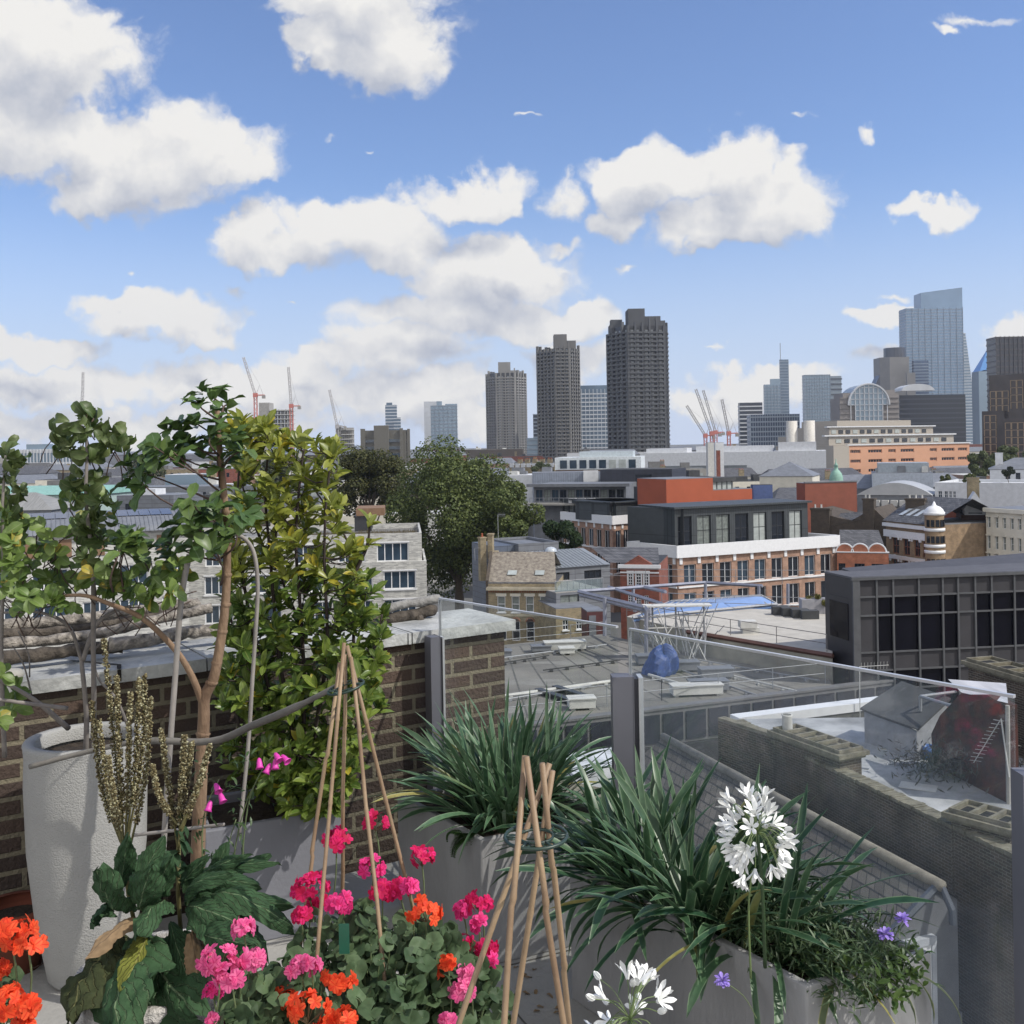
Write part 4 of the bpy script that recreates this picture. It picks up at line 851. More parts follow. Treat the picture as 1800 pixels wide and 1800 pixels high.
# ---------------------------------------------------------------- brick offices with white bands
def band_office(label, C, Rr, Ll, z, wins_r, wins_l, prows, dl=0, pent=None, fac=PINKB):
    """corner office: C=(px,d) near corner, Rr right end, Ll left end"""
    def pt(q): u = uv(q[0], 950)[0]; return Vector((u*q[1], q[1]))
    c, r, l = pt(C), pt(Rr), pt(Ll); root = thing('brick_office', label, 'office building', (c.x, c.y, 0), 0, None)
    back = r+(l-c); faces = [('r', c, r), ('l', l, c), ('b', r, back), ('k', back, l)]
    wm = MB(); bandm = MB(); res = {}
    for k, a, b_ in faces:
        e = b_-a; L = e.length; u = e/L; M = Matrix(((u.x, -u.y, 0, a.x-c.x), (u.y, u.x, 0, a.y-c.y), (0, 0, 1, 0), (0, 0, 0, 1)))
        ops = []
        cols = {'r': wins_r, 'l': wins_l}.get(k, 0)
        if cols:
            for (z1, z0) in prows: ops += [(x0, x1, z0, z1) for x0, x1 in xgrid(.5, L-.5, cols, .66)]
        facade(wm, M, L, 0, z+.4, ops, .35)
        bandm.box(-.35 if k != 'x' else 0, L+.35, -.35, -.01, z-.35, z+1.2, M)
        if cols:
            p = (L-1)/cols
            for i in range(cols+1): x = .5+i*p; bandm.box(x-.22, x+.22, -.12, -.01, z-1.2, z-.37, M)
            for (z1, z0) in prows: bandm.box(.1, L-.1, -.16, -.012, z0-.24, z0-.02, M)
            for o in ops: window(root, M @ Matrix.Translation((o[0], .2, o[2])), o[1]-o[0], o[3]-o[2], WHITEP, random.choice([GL_DARK, GL_DARK, GL_DARK, GL_MID]), 2, 1, .09)
        res[k] = (M, L)
    wm.build('wall', fac, root); bandm.build('white_band', WHITEP, root)
    mb = MB(); mb.prism([tuple(p-c) for p in (c, r, back, l)], z+.42, z+.52); mb.build('roof', ROOFG, root)
    return root, res, c, (c, r, back, l)
DCL = panels('dark_green_grey_seam_cladding', (.045,.052,.058), (.02,.024,.028), .5, 9, .05, .5)
def penthouse(root, M, L, x0, y0, D, zb, h, nw, wx0=0, sidewin=True):
    mb = MB(); ops = [(a, c, zb+h*.12, zb+h*.82) for a, c in xgrid(x0+wx0, x0+L-.6, nw, .72)]
    T = M @ Matrix.Translation((x0, y0, 0)); ol = [(a-x0, c-x0, d, e) for a, c, d, e in ops]
    facade(mb, T, L, zb, zb+h, ol, .3); mb.box(0, .3, .02, D, zb, zb+h, T); mb.box(L-.3, L, .02, D, zb, zb+h, T); mb.box(.3, L-.3, D-.3, D, zb, zb+h, T); mb.box(-.4, L+.4, -.5, D+.3, zb+h, zb+h+.25, T)
    mb.build('penthouse', DCL, root)
    for o in ol: window(root, T @ Matrix.Translation((o[0], .2, o[2])), o[1]-o[0], o[3]-o[2], BLACKF, random.choice([GL_DARK, GL_BLIND, GL_MID, GL_DRAPE]), 2, 2, .1, 'window')
root, rs, cc, _ = band_office('long brick and white banded office with a rounded front and dark clad storey above', (1190, 131), (1470, 142), (1108, 138), 15.9, 9, 3, [(14.6, 11.9), (11.0, 8.3), (7.4, 4.6)])
M, L = rs['r']; penthouse(root, M, L-4.2, 1.2, 2.2, 8, 15.98, 5.6, 7, 0)
mb = MB(); mb.prism([(-5.2, 9), (1.3, 2.7), (1.0, 9.5)], 15.9, 21.6); mb.build('penthouse_corner', DCL, root)
root, rs, cc, _ = band_office('brick and white banded office with dark top storey, left of the long one', (1077, 185), (1150, 192), (990, 200), 16.1, 5, 6, [(14.6, 11.4), (10.2, 7.0)])
M, L = rs['l']; penthouse(root, M, L+1.5, -2.5, 1.5, 9, 16.2, 3.3, 9)
M, L = rs['r']; penthouse(root, M, L-1.2, .9, 1.5, 9, 16.2, 3.3, 2)
# ---------------------------------------------------------------- tan victorian house
b = B('stock_brick_house', 'yellow stock brick Victorian house with arched first floor windows', 'house', 858, 100, 977, 99, 1026, 9, pref=858)
c1 = [(874,888),(899,913),(924,938),(949,962)]
u_ = pxrects(b, [(1048,1076)], c1); l_ = pxrects(b, [(1092,1126)], [(876,890),(900,914),(925,939),(949,964)])
b.body(TANB, {'front': u_+l_}, roofm=SLATE); b.win('front', u_, WHITEP, GL_DRAPE, 1, 2, .07, .1, WHITEP); b.win('front', l_, WHITEP, GL_DARK, 1, 2, .07, .1)
for (x0, x1, z0, z1) in l_:
    mb = MB(); c = (x0+x1)/2; w = (x1-x0)/2; pts = [(c-w*math.cos(math.pi*i/10)*1.02, -.03, z1-.02+w*.95*math.sin(math.pi*i/10)) for i in range(11)]; n = 11
    mb.add([(p[0], -.04, p[2]) for p in pts], [tuple(range(n))[::-1]]); mb.build('arch_panel', mat('dark_brown_render', ()), b.root); mb = MB(); mb.tube(pts, .09, 5); mb.build('arch_ring', mat('arch_red_brick', (.25,.12,.07), .9), b.root)
for (x0, x1, z0, z1) in u_: part(b, 'lintel', CREAM, (x0-.12, x1+.12, -.05, -.002, z1, z1+.28))
mb = MB(); z = b.at(858, 1038)[1]; mb.box(-.1, b.L+.1, -.28, -.02, z+.28, b.H-.3); mb.box(-.15, b.L+.15, -.4, -.02, z+.05, z+.28); mb.box(-.05, b.L+.05, -.1, -.012, b.at(858,1083)[1], b.at(858,1083)[1]+.2); mb.build('cornice', brick('pale_parapet_brick', (.42,.37,.26), (.36,.31,.22), (.3,.28,.24)), b.root)
mb = MB()
for i in range(30): x = b.L*(i+.2)/30; mb.box(x, x+.12, -.22, -.015, z-.15, z+.04)
mb.build('dentils', mat('arch_red_brick', ()), b.root)
mb = MB(); h = b.H+.1; mb.add([(0,.4,h),(b.L,.4,h),(b.L-.6,4.6,h+2.5),(-.6,4.6,h+2.5),(-.6,8.6,h),(b.L,8.6,h)], [(0,1,2,3),(3,2,5,4)]); mb.build('tiled_roof', mat('lichen_tiles', (.16,.13,.11), .9, 0, .35, 3, .5, 8, (.3,.27,.22)), b.root)
for x in (1.7, 4.4): mb = MB(); mb.add([(x,1.2,h+.62),(x+.9,1.2,h+.62),(x+.9,1.8,h+.98),(x,1.8,h+.98)], [(0,1,2,3)]); mb.build('rooflight', GL_BLIND, b.root)
mb = MB(); mb.add([(-.25,.1,0),(-.25,8.8,0),(-.25,8.8,h),(-.55,4.6,h+2.9),(-.25,.1,h+.2),(-.02,.1,0),(-.02,8.8,0),(-.02,8.8,h),(-.3,4.6,h+2.9),(-.02,.1,h+.2)], [(0,4,3,2,1),(5,6,7,8,9),(4,9,8,3),(3,8,7,2),(0,5,9,4)]); mb.build('gable_wall', DARKB, b.root)  # darker brick than the front: puts the gable's shade into its colour
chimney(b.root, -.75, 4.2, h+1.8, .5, 1.0, 2.4, 0, TANB)
chimney(b.root, -.9, 7.5, h, .5, 1.0, 2.1, 0, TANB)
# grey zinc rooftop boxes
b = B('zinc_clad_house', 'grey zinc clad box with a flat roof, by the small dark tree', 'house', 911, 112, 982, 114, 956, 8); b.body(ZINC, roofm=LEAD, parapet=.3); part(b, 'side_wing', panels('blue_grey_zinc', (.1,.12,.16), (.05,.06,.08), 3, .6, .03), (-2.6, -.02, .9, 7, 0, b.H-.2))
x, z = b.at(921, 969); part(b, 'window', GL_DARK, (x, x+.55, -.04, -.01, z-1.0, z)); chimney(b.root, -3.6, 2, b.H-4, .7, .7, 4.6, 1)
x, z = b.at(944, 975); part(b, 'louvre', LEAD, (x, x+1.9, -.05, -.01, z-.6, z))
b = B('zinc_roof_house', 'low zinc roofed house with a planted terrace behind railings', 'house', 965, 105, 1072, 108, 1001, 9)
ops = pxrects(b, [(1007,1023)], [(978,1001),(1027,1057)]); b.body(ZINC, {'front': ops}, roofm=LEAD); b.win('front', ops, BLACKF, GL_DARK, 3, 1, .06)
mb = MB(); mb.add([(-.8,-.2,b.H+.1),(b.L,-.2,b.H+.1),(b.L-.4,5,b.H+1.4),(-1.0,5,b.H+1.4)], [(0,1,2,3)]); 
for i in range(16): x = b.L*i/16; mb.tube([(x-.4,-.2,b.H+.14),(x-.6,5,b.H+1.44)], .03, 4)
mb.build('seamed_roof', mat('seamed_lead', (.24,.26,.28), .5, .2), b.root); mb = MB()
mb.lathe([(.65, 0), (.6, .25), (.35, .45), (0, .52)], (b.L*.35, 4.4, b.H+1.3), 14); mb.build('dome_rooflight', mat('pale_rooflight', ()), b.root, True)
b2 = B('zinc_lower_wing', 'grey clad wing with one wide dark window under the planted terrace', 'house', 977, 97, 1062, 99, 1043, 8); ops = pxrects(b2, [(1047,1066)], [(985,1018)]); b2.body(ZINC, {'front': ops}, roofm=CONC); b2.win('front', ops, BLACKF, GL_DRAPE, 2, 1, .07)
mb = MB()
for i in range(9): x = b2.L*i/8; mb.tube([(x, .15, b2.H+.1), (x, .15, b2.H+1.1)], .025, 5)
mb.tube([(0, .15, b2.H+1.1), (b2.L, .15, b2.H+1.1)], .03, 5); mb.build('railing', STEEL, b2.root)
mb = MB(); mb.box(0, b2.L*.98, .12, .14, b2.H+.12, b2.H+1.05); mb.build('railing_glass', glassmat('terrace_glass', (.8,.86,.86), .05), b2.root)
b = B('low_brick_range', 'low yellow brick range with two small white sash windows', 'building', 977, 94, 1046, 95, 1071, 7); ops = pxrects(b, [(1090,1108)], [(989,999),(1013,1023)]); b.body(TANB, {'front': ops}, roofm=LEAD); b.win('front', ops, WHITEP, GL_DARK, 2, 2, .06, .08, WHITEP)
b = simple('stair_hut', 'small dark red and grey hut at the edge of the grey flat roof', 'hut', 1032, 88, 1062, 88.2, 1076, 2.5, mat('dark_red_panel', (.09,.03,.03), .6), LEAD); part(b, 'door', ZINC, (.15, .75, -.05, -.01, b.H-3, b.H-.3))
# red brick small building with three tall windows
b = B('red_brick_chapel', 'small red brick building with a pediment and three tall white windows', 'building', 1090, 108, 1158, 107, 992, 9)
ops = pxrects(b, [(1008,1029)], [(1104,1112),(1118,1127),(1132,1140)])+pxrects(b, [(1046,1062)], [(1104,1112),(1118,1127),(1132,1140)]); b.body(REDB, {'front': ops}, roofm=SLATE); b.win('front', ops, WHITEP, GL_DARK, 2, 4, .07, .08)
part(b, 'cornice', WHITEP, (-.2, b.L+.2, -.3, -.02, b.H-.35, b.H), (0, b.L, -.12, -.012, b.H-.9, b.H-.75))
for (x0, x1, z0, z1) in ops[:3]: part(b, 'window_surround', WHITEP, (x0-.1, x0, -.06, -.002, z0, z1), (x1, x1+.1, -.06, -.002, z0, z1), (x0-.15, x1+.15, -.08, -.002, z1, z1+.3))
x, z = b.at(1122, 992); mb = MB(); mb.add([(x-1.5,-.1,b.H),(x+1.5,-.1,b.H),(x,-.1,b.H+.95),(x-1.5,.5,b.H),(x+1.5,.5,b.H),(x,.5,b.H+.95)], [(0,1,2),(0,2,5,3),(1,4,5,2),(4,3,5)]); mb.build('pediment', REDB, b.root)
mb = MB(); mb.add([(-1.2,.6,b.H+.1),(b.L,.6,b.H+.1),(b.L-.6,5,b.H+1.3),(-4,5,b.H+1.3)], [(0,1,2,3)]); mb.build('slope_roof', SLATE, b.root)
# ---------------------------------------------------------------- pale long-brick building on the left
b = B('pale_brick_apartments', 'pale grey long-brick building with white framed window groups, right of the shrub', 'apartment building', 300, 118, 741, 121, 936, 16, pref=741)
def grp(b, px0, px1, y0, y1, ref): z1 = b.at(ref, y0)[1]; z0 = b.at(ref, y1)[1]; return (b.at(px0, y0)[0], b.at(px1, y0)[0], z0, z1)
G1 = [grp(b, a, c, 954, 987, 690) for a, c in ((662,718),(594,642),(520,570),(440,490),(360,410))]
b.body(GREYB, {'front': G1}, z0=b.at(741, 987)[1]-1.6, roofm=ROOFG, parapet=.7, name='upper_wall'); b.win('front', G1, WHITEP, GL_MID, 4, 1, .13, .15)
G2 = [grp(b, a, c, 1003, 1035, 690) for a, c in ((674,731),(600,655),(525,580),(440,495),(360,410))]; G3 = [(x0, x1, z0-3.3, z1-3.3) for x0, x1, z0, z1 in G2]
M = Matrix.Translation((0, -.45, 0)); mb = MB(); top = b.at(741, 986)[1]
facade(mb, M, b.L+.5, 0, top, G2+G3, .2); mb.box(b.L+.25, b.L+.5, -.44, 15, 0, top); mb.box(0, b.L+.5, -.44, .1, top, top+.06); mb.build('lower_wall', GREYB, b.root)
for r in G2+G3: window(b.root, M @ Matrix.Translation((r[0], .15, r[2])), r[1]-r[0], r[3]-r[2], WHITEP, GL_MID, 4, 1, .13)
for r in G1: part(b, 'white_surround', WHITEP, (r[0]-.1, r[1]+.1, -.06, -.002, r[3], r[3]+.14), (r[0]-.1, r[1]+.1, -.1, -.002, r[2]-.14, r[2]))
for r in G2+G3: part(b, 'white_surround', WHITEP, (r[0]-.1, r[1]+.1, -.51, -.452, r[3], r[3]+.14), (r[0]-.1, r[1]+.1, -.55, -.452, r[2]-.14, r[2]))
x, z = b.at(620, 902); mb = MB(); mb.box(x, x+2, 4, 10, b.H, z-.6); mb.build('stair_core', DKSTEEL, b.root); mb = MB(); mb.box(x+.2, x+3.6, 3.8, 10.2, z-.6, z+.3); mb.build('timber_canopy', mat('weathered_larch', (.2,.12,.07), .8), b.root)
# roof sedum on it: uncountable
N = 5000; pos = np.zeros((N, 3)); pos[:, 0] = rng.uniform(b.L*.35, b.L-.6, N); pos[:, 1] = rng.uniform(.6, 4, N); pos[:, 2] = b.H-.7
V, Fq, U = leaf_arrays(pos, rng.normal(size=(N, 3))*.3+(0,0,1), rng.normal(size=(N, 3)), rng.uniform(.3, 1.1, N), .05, .3, S=2)
npmesh('rooftop_grass', V, Fq, leafmat('dry_grass', (.14,.12,.06), (.2,.16,.09)), None, U); g_ = bpy.data.objects['rooftop_grass']; g_.matrix_world = Matrix.Translation((b.A.x, b.A.y, 0)) @ Matrix.Rotation(b.ang, 4, 'Z'); tag(g_, 'dry brown grasses on the roof of the pale long-brick building', 'grass', kind='stuff')
b = B('metal_roofed_building', 'long pale brick building with a curved metal roof and solar panels at far left', 'building', -60, 96, 330, 104, 935, 16, pref=200)
G = [grp(b, a, c, y0, y1, 240) for (y0, y1) in ((992,1027),(1052,1082)) for a, c in ((-40,30),(55,120),(145,190),(210,260),(285,325))]
b.body(GREYB, {'front': G}, roofm=LEAD, reveal=.25); b.win('front', G, WHITEP, GL_MID, 3, 1, .13, .15)
for i in range(6): part(b, 'timber_shutter', mat('weathered_larch', ()), (b.L*(.1+.15*i), b.L*(.1+.15*i)+1.1, -.08, -.01, b.H-2.2, b.H-.5))
mb = MB(); pr = [(-.6, b.H), (0, b.H+.5), (2, b.H+1.3), (5, b.H+1.7), (9, b.H+1.6), (15, b.H+.6)]; n = len(pr)
mb.add([(-1, y, z) for y, z in pr]+[(b.L+1, y, z) for y, z in pr], [(i, i+n, i+n+1, i+1) for i in range(n-1)])
for i in range(50):
    x = b.L*i/49; mb.tube([(x, y, z+.04) for y, z in pr], .03, 4)
mb.build('curved_metal_roof', LEAD, b.root)
for k, x0 in enumerate((b.L*.12, b.L*.62)):
    for i in range(6):
        mb = MB(); x = x0+i*1.05; mb.add([(x,2.2,b.H+1.42),(x+1,2.2,b.H+1.42),(x+1,5.2,b.H+1.85),(x,5.2,b.H+1.85)], [(0,1,2,3)]); mb.build('solar_panel', mat('solar_panel', (.05,.07,.13), .15, .2, .1, 3), b.root)
b = simple('school', 'low range with mint green copper roofs and a white rail at far left', 'building', -60, 205, 175, 200, 872, 12, mat('cream_school_wall', (.3,.38,.36), .8), None); hip_roof(b, mat('mint_copper_roof', (.22,.4,.36), .7), b.H+.1, 1.6, .4, True)
for i in range(16): part(b, 'window', GL_DARK, (b.L*(i+.2)/16, b.L*(i+.65)/16, -.06, -.02, b.H-2.2, b.H-.8))
b = simple('ribbed_roof_hall', 'grey ribbed metal roofed hall at the left edge', 'hall', -60, 150, 90, 150, 900, 10, LEAD, None); hip_roof(b, mat('ribbed_metal_roof', (.25,.25,.24), .6, .1, .3, 1, stretch=(8,.3,1)), b.H+.1, 2.4)
b = simple('grey_mansard', 'grey mansard roofed block seen between the leafy shoots', 'building', 205, 160, 305, 158, 872, 9, ZINC, LEAD); part(b, 'window', GL_DARK, (1.5, 2.6, -.05, -.01, b.H-2.4, b.H-1.2)); part(b, 'white_roof_unit', WHITE, (3, 6, 1, 4, b.H+.1, b.H+1))
b = simple('glass_roofed_block', 'pale teal glazed block behind the thin twigs', 'building', 290, 260, 345, 260, 835, 10, GT2, WHITE)
b = simple('long_dark_range', 'long dark range of offices with white window strips behind the shoots', 'building', 175, 240, 560, 235, 858, 12, LEAD, LEAD)
for i in range(26): part(b, 'window', GL_BLIND if i % 2 else GL_DARK, (b.L*(i+.15)/26, b.L*(i+.75)/26, -.06, -.02, b.H-2.6, b.H-1.2))
# ================================================================ trees
BARK = mat('bark', (.1,.08,.06), .95, 0, .3, 8, .5)
def tree(name, label, px, py_top, d, wpx, py_bot, zb=0, n=26000, leaf=.34, cols=((.04,.062,.016), (.13,.16,.045)), lob=34, seed=1, group=None, asym=0., cat='tree', boxy=2.6):
    rr = np.random.default_rng(seed); c = P(px, py_top, d); bot = P(px, py_bot, d).z; R_ = wpx/F*d/2; top = c.z; zc = (top+bot)/2; Hh = (top-bot)/2
    root = thing(name, label, cat, (c.x, d, zb), 0, group)
    # lobes spread through an egg shaped crown
    cen = []; 
    while len(cen) < lob:
        p = rr.uniform(-1, 1, 3); q = (np.abs(p)**boxy).sum()**(1/boxy)
        if .35 < q < .86: cen.append(p*(1-.18*max(0, p[2])))
    cen = np.array(cen); cen = cen*np.array([R_, R_*.9, Hh]); cen[:, 0] += asym*R_*(cen[:, 2]/Hh)
    rad = rr.uniform(.2, .38, lob)*min(R_, Hh)*1.15
    k = rr.integers(0, lob, n); dirs = unit(rr.normal(size=(n, 3)))
    pos = cen[k]+dirs*(rad[k]*rr.uniform(.62, 1.06, n)**.7)[:, None]*np.array([1, 1, .85])
    pos += rr.normal(size=(n, 3))*.12*leaf
    m = (np.abs(pos[:, 0]) < R_*1.05) & (pos[:, 2] < Hh*1.02); pos = pos[m]; dirs = dirs[m]; n = len(pos)
    pos[:, 2] += zc-zb
    # clustered leaf sprays
    nd_ = unit(dirs+rr.normal(size=(n, 3))*.7+(0, 0, .35)); a = unit(np.cross(nd_, rr.normal(size=(n, 3)))); b_ = np.cross(nd_, a)
    tv = [(-.5,-.2,0),(0,-.5,.08),(.5,-.15,0),(.35,.4,-.05),(-.3,.45,.05)]; tf = [(0,1,2,3,4)]
    V, Fq = stamp(tv, tf, pos, a, b_, nd_, rr.uniform(.6, 1.25, n)*leaf)
    npmesh('crown', V, Fq, leafmat(name+'_foliage_'+str(seed), *cols, rough=.6, trans=.22, spec=.3), root, smooth=False)
    mb = MB(); h = zc-zb; mb.tube(smooth_path([(0,0,0), (.2,.1,h*.4), (-.1,0,h*.75), (.1,0,h+Hh*.5)]), [R_*.07]*5+[R_*.05]*4+[R_*.025]*4, 8)
    for i in range(min(14, lob)):
        q = cen[i]; s = h*rr.uniform(.45, .8); mb.tube(smooth_path([(0, 0, s), (q[0]*.4, q[1]*.4, lerp(s, q[2]+h, .5)+.4), (q[0], q[1], q[2]+h)]), [R_*.03]*3+[R_*.02]*3+[R_*.01]*3, 5)
    mb.build('trunk', BARK, root, True); return root
tree('plane_tree', 'largest broad plane tree, in front of the concrete towers', 800, 763, 150, 236, 1045, n=56000, lob=52, leaf=.3, seed=3, boxy=4)
tree('plane_tree', 'lower right shoulder of foliage against the big plane tree', 895, 832, 140, 118, 1040, n=20000, lob=26, leaf=.28, seed=8)
tree('plane_tree', 'browner plane tree left of the biggest one, above the timber canopy', 648, 783, 175, 130, 915, n=22000, lob=34, leaf=.32, cols=((.035,.045,.012), (.085,.085,.025)), seed=4)
tree('plane_tree', 'dark gap-filling tree between the two big plane trees', 712, 850, 185, 70, 960, n=8000, lob=16, seed=6)
tree('small_tree', 'small dark green tree left of the brick office', 985, 908, 135, 72, 985, n=9000, lob=16, leaf=.26, cols=((.012,.03,.008), (.03,.055,.015)), seed=5)
tree('small_tree', 'small pale green tree in front of the arched white parapets', 950, 812, 270, 46, 848, n=3000, lob=10, cols=((.05,.07,.03), (.09,.11,.05)), seed=12)
for i, (x, y, w, b_, d) in enumerate([(1762, 776, 90, 832, 300), (1840, 770, 90, 835, 310), (1722, 790, 44, 840, 290)]):
    tree('park_tree', ['pale green tree crown below the brown stepped office block', 'pale green tree cut off by the right edge', 'darker small tree at the left end of the pale green trees'][i], x, y, d, w, b_, n=7000, lob=18, leaf=.5, cols=((.06,.085,.03), (.11,.13,.05)), seed=20+i, group='trees beyond the rooftops on the right')
tree('round_shrub', 'small clipped round dark shrub on the white house roof terrace', 1771, 818, 198, 22, 840, zb=20, n=3500, lob=8, leaf=.22, cols=((.01,.018,.008), (.02,.03,.012)), seed=30, cat='shrub')
for i, (x, y, d, w) in enumerate([(1708, 838, 200, 46), (1662, 838, 205, 26)]): tree('roof_shrub', ['green roof garden shrub on the white wall', 'small dark roof garden shrub further left on the white wall'][i], x, y-6, d, w, y+14, zb=20, n=1800, lob=8, leaf=.35, cols=((.05,.07,.02), (.09,.1,.03)), seed=33+i, cat='shrub')
for i, (x, y, w, b_, d) in enumerate([(505, 795, 120, 860, 330), (250, 800, 90, 850, 380)]):
    tree('distant_tree', ['distant tree crown behind the shrub top', 'distant tree crown behind the thin twigs at left'][i], x, y, d, w, b_, n=5000, lob=18, leaf=.6, cols=((.04,.055,.02), (.08,.09,.035)), seed=40+i)
# ================================================================ big grey flat roof
ZR = 17.0
def G2(px, d): u = uv(px, 1150)[0]; return (u*d, d)
rt = thing('grey_flat_roof_building', 'wide grey felt flat roof with pipes, vents and dark panelled parapet', 'building', (0, 0, 0))
ring = [G2(700, 46), G2(888, 48.5), G2(1462, 54.6), G2(1456, 57), G2(1100, 69), G2(1058, 71), G2(874, 67.5), G2(640, 63)]
mb = MB(); mb.prism(ring, 0, ZR); mb.build('wall', CONC, rt)
mb = MB(); mb.prism([(x, y+.02) for x, y in ring], ZR+.004, ZR+.03); mb.build('roof', mat('worn_roof_felt', (.165,.16,.15), .95, 0, .28, .22, .3, 6, (.23,.22,.2)), rt)
mb = MB()
for i in range(9):
    p, q = Vector(ring[1]).lerp(Vector(ring[2]), (i+.6)/9.6), Vector(ring[6]).lerp(Vector(ring[4]), (i+.6)/9.6); q = p.lerp(q, .97); p = p.lerp(q, .03); n__ = (q-p).normalized(); n__ = Vector((-n__.y, n__.x))*.045
    mb.prism([tuple(p-n__), tuple(p+n__), tuple(q+n__), tuple(q-n__)], ZR+.034, ZR+.04)
mb.build('felt_seams', mat('felt_seam', (.1,.1,.095), .95, 0, .3, 2), rt)
for px, py, w, h in ((940,1200,2.2,.9),(1060,1215,1.5,.7),(1010,1165,2.6,.6),(1300,1205,2.4,.8),(920,1250,2.0,.6),(1120,1150,1.8,.5)):
    c = PZ(px, py, ZR); pts = [(c.x+w*(1+.25*math.sin(3*a+px))*math.cos(a), c.y+h*(1+.3*math.sin(4*a+py))*math.sin(a)) for a in [2*math.pi*k/22 for k in range(22)]]; mb = MB(); mb.prism(pts, ZR+.031, ZR+.033); mb.build('pond_stain', mat('dried_puddle', (.21,.205,.19), .9, 0, .2, 1), rt)
pa, pb_ = Vector(G2(700, 46)), Vector(G2(1560, 55.8)); e = pb_-pa; Lp = e.length; MP = Matrix.Translation((pa.x, pa.y, 0)) @ Matrix.Rotation(math.atan2(e.y, e.x), 4, 'Z')
PANEL = mat('dark_glazed_panel', (.03,.033,.045), .25, 0, .4, .8)
mb = MB(); mb.box(0, Lp, -.5, -.2, ZR-1.6, ZR+.1, MP); mb.box(0, Lp, -.56, -.05, ZR+.1, ZR+.2, MP); mb.build('parapet', mat('grey_parapet', (.14,.14,.145), .7), rt)
n = 21
for i in range(n):
    x = Lp*i/n; mb = MB(); mb.box(x+.09, x+Lp/n-.09, -.56, -.505, ZR-1.45, ZR-.1, MP); mb.build('dark_panel', PANEL, rt)
mb = MB(); mb.box(0, Lp, -.7, -.5, ZR-14, ZR-1.62, MP); mb.build('lower_wall', mat('dark_lower_wall', (.035,.035,.04), .6), rt)
def railing(name, label, pts, h=1.1, gap=2.6, r=.022, m=STEEL, rails=(1, .5), glass=None):
    root = thing(name, label, 'railing', pts[0]); o = Vector(pts[0]); pts = [Vector(p)-o for p in pts]; mb = MB(); pm = MB()
    for a, b_ in zip(pts, pts[1:]):
        for f in rails: mb.tube([a+Vector((0,0,h*f)), b_+Vector((0,0,h*f))], r, 5)
        k = max(1, int((b_-a).length/gap))
        for i in range(k+1):
            p = a.lerp(b_, i/k); pp = MB(); pp.tube([p, p+Vector((0,0,h))], r*1.1, 5); pp.build('post', m, root)
    mb.build('rails', m, root); return root
def V3(px, d, z): u = uv(px, 1150)[0]; return Vector((u*d, d, z))
railing('roof_railing', 'steel guard rail along the near edge of the grey flat roof', [V3(860, 49, ZR+.03), V3(1162, 52.3, ZR+.03), V3(1450, 55.4, ZR+.03)])
railing('roof_railing', 'steel guard rail along the far edge of the grey flat roof', [V3(874, 66.5, ZR+.03), V3(1066, 69.5, ZR+.03)])
rr = random.Random(4)
def roofpipe(label, pts, r=.06, m=STEEL):
    o = PZ(*pts[0], ZR+.18); mb = MB(); q = [PZ(*p, ZR+.18)-o for p in pts]; mb.tube(q, r, 6)
    for a, b_ in zip(q, q[1:]):
        for i in range(5): p = a.lerp(b_, (i+.5)/5); mb.box(p.x-.1, p.x+.1, p.y-.15, p.y+.15, -.15, -.04)
    tag(mb.build('roof_pipe', m, None, loc=o), label, 'pipe')
roofpipe('long pale pipe crossing the middle of the grey roof', [(876,1225),(1085,1196)], .1, CONCL)
roofpipe('short pipe parallel to and just beyond the long pale pipe', [(880,1231),(1040,1204)], .05)
roofpipe('pale pipe running from the blue tarp towards the lower right', [(1140,1186),(1240,1215)], .08, CONCL)
roofpipe('upper of two pipes fanning right of the scaffold', [(1180,1172),(1330,1222)], .05)
roofpipe('lower of two pipes fanning right of the scaffold', [(1200,1166),(1400,1215)], .05, CONCL)
roofpipe('thin pipe near the dark office wall', [(1230,1160),(1440,1196)], .04)
roofpipe('thin conduit along the far edge of the roof', [(878,1157),(1066,1133)], .05)
roofpipe('second thin conduit further in from the far edge', [(878,1166),(965,1152)], .04, ROOFD)
roofpipe('black strip lying on the felt in the roof centre', [(955,1178),(1090,1160)], .04, ROOFD)
for i, (px, py, w, l) in enumerate([(993,1143,2.6,'long pale vent housing on two feet at the far side of the roof'),(996,1150,.9,'small vent box just below the long housing'),(951,1146,1.2,'low grey hatch left of the long vent housing'),(884,1155,1.0,'low vent by the left railing'),
      (1022,1246,1.3,'white vent box near the front railing'),(1224,1222,2.6,'pale square housing behind the front railing'),(1200,1180,1.8,'low frame of pipes right of the blue tarp'),(1258,1192,1.8,'low frame of pipes nearest the dark office'),(1245,1215,2,'flat grey duct in front of the square housing'),(1140,1168,1.4,'grey kit box left of the blue tarp')]):
    o = PZ(px, py, ZR+.03); mb = MB(); h = .55 if w > 1.25 else .4; mb.box(-w/2, w/2, -.4, .4, .12, h); mb.box(-w/2-.05, w/2+.05, -.45, .45, h, h+.05); mb.box(-w/2+.1, -w/2+.3, -.3, .3, 0, .12); mb.box(w/2-.3, w/2-.1, -.3, .3, 0, .12)
    tag(mb.build('roof_vent', CONCL if i in (0, 1, 4, 5) else LEAD, None, loc=o), l, 'vent'); bpy.context.scene.objects[-1].rotation_euler.z = .1
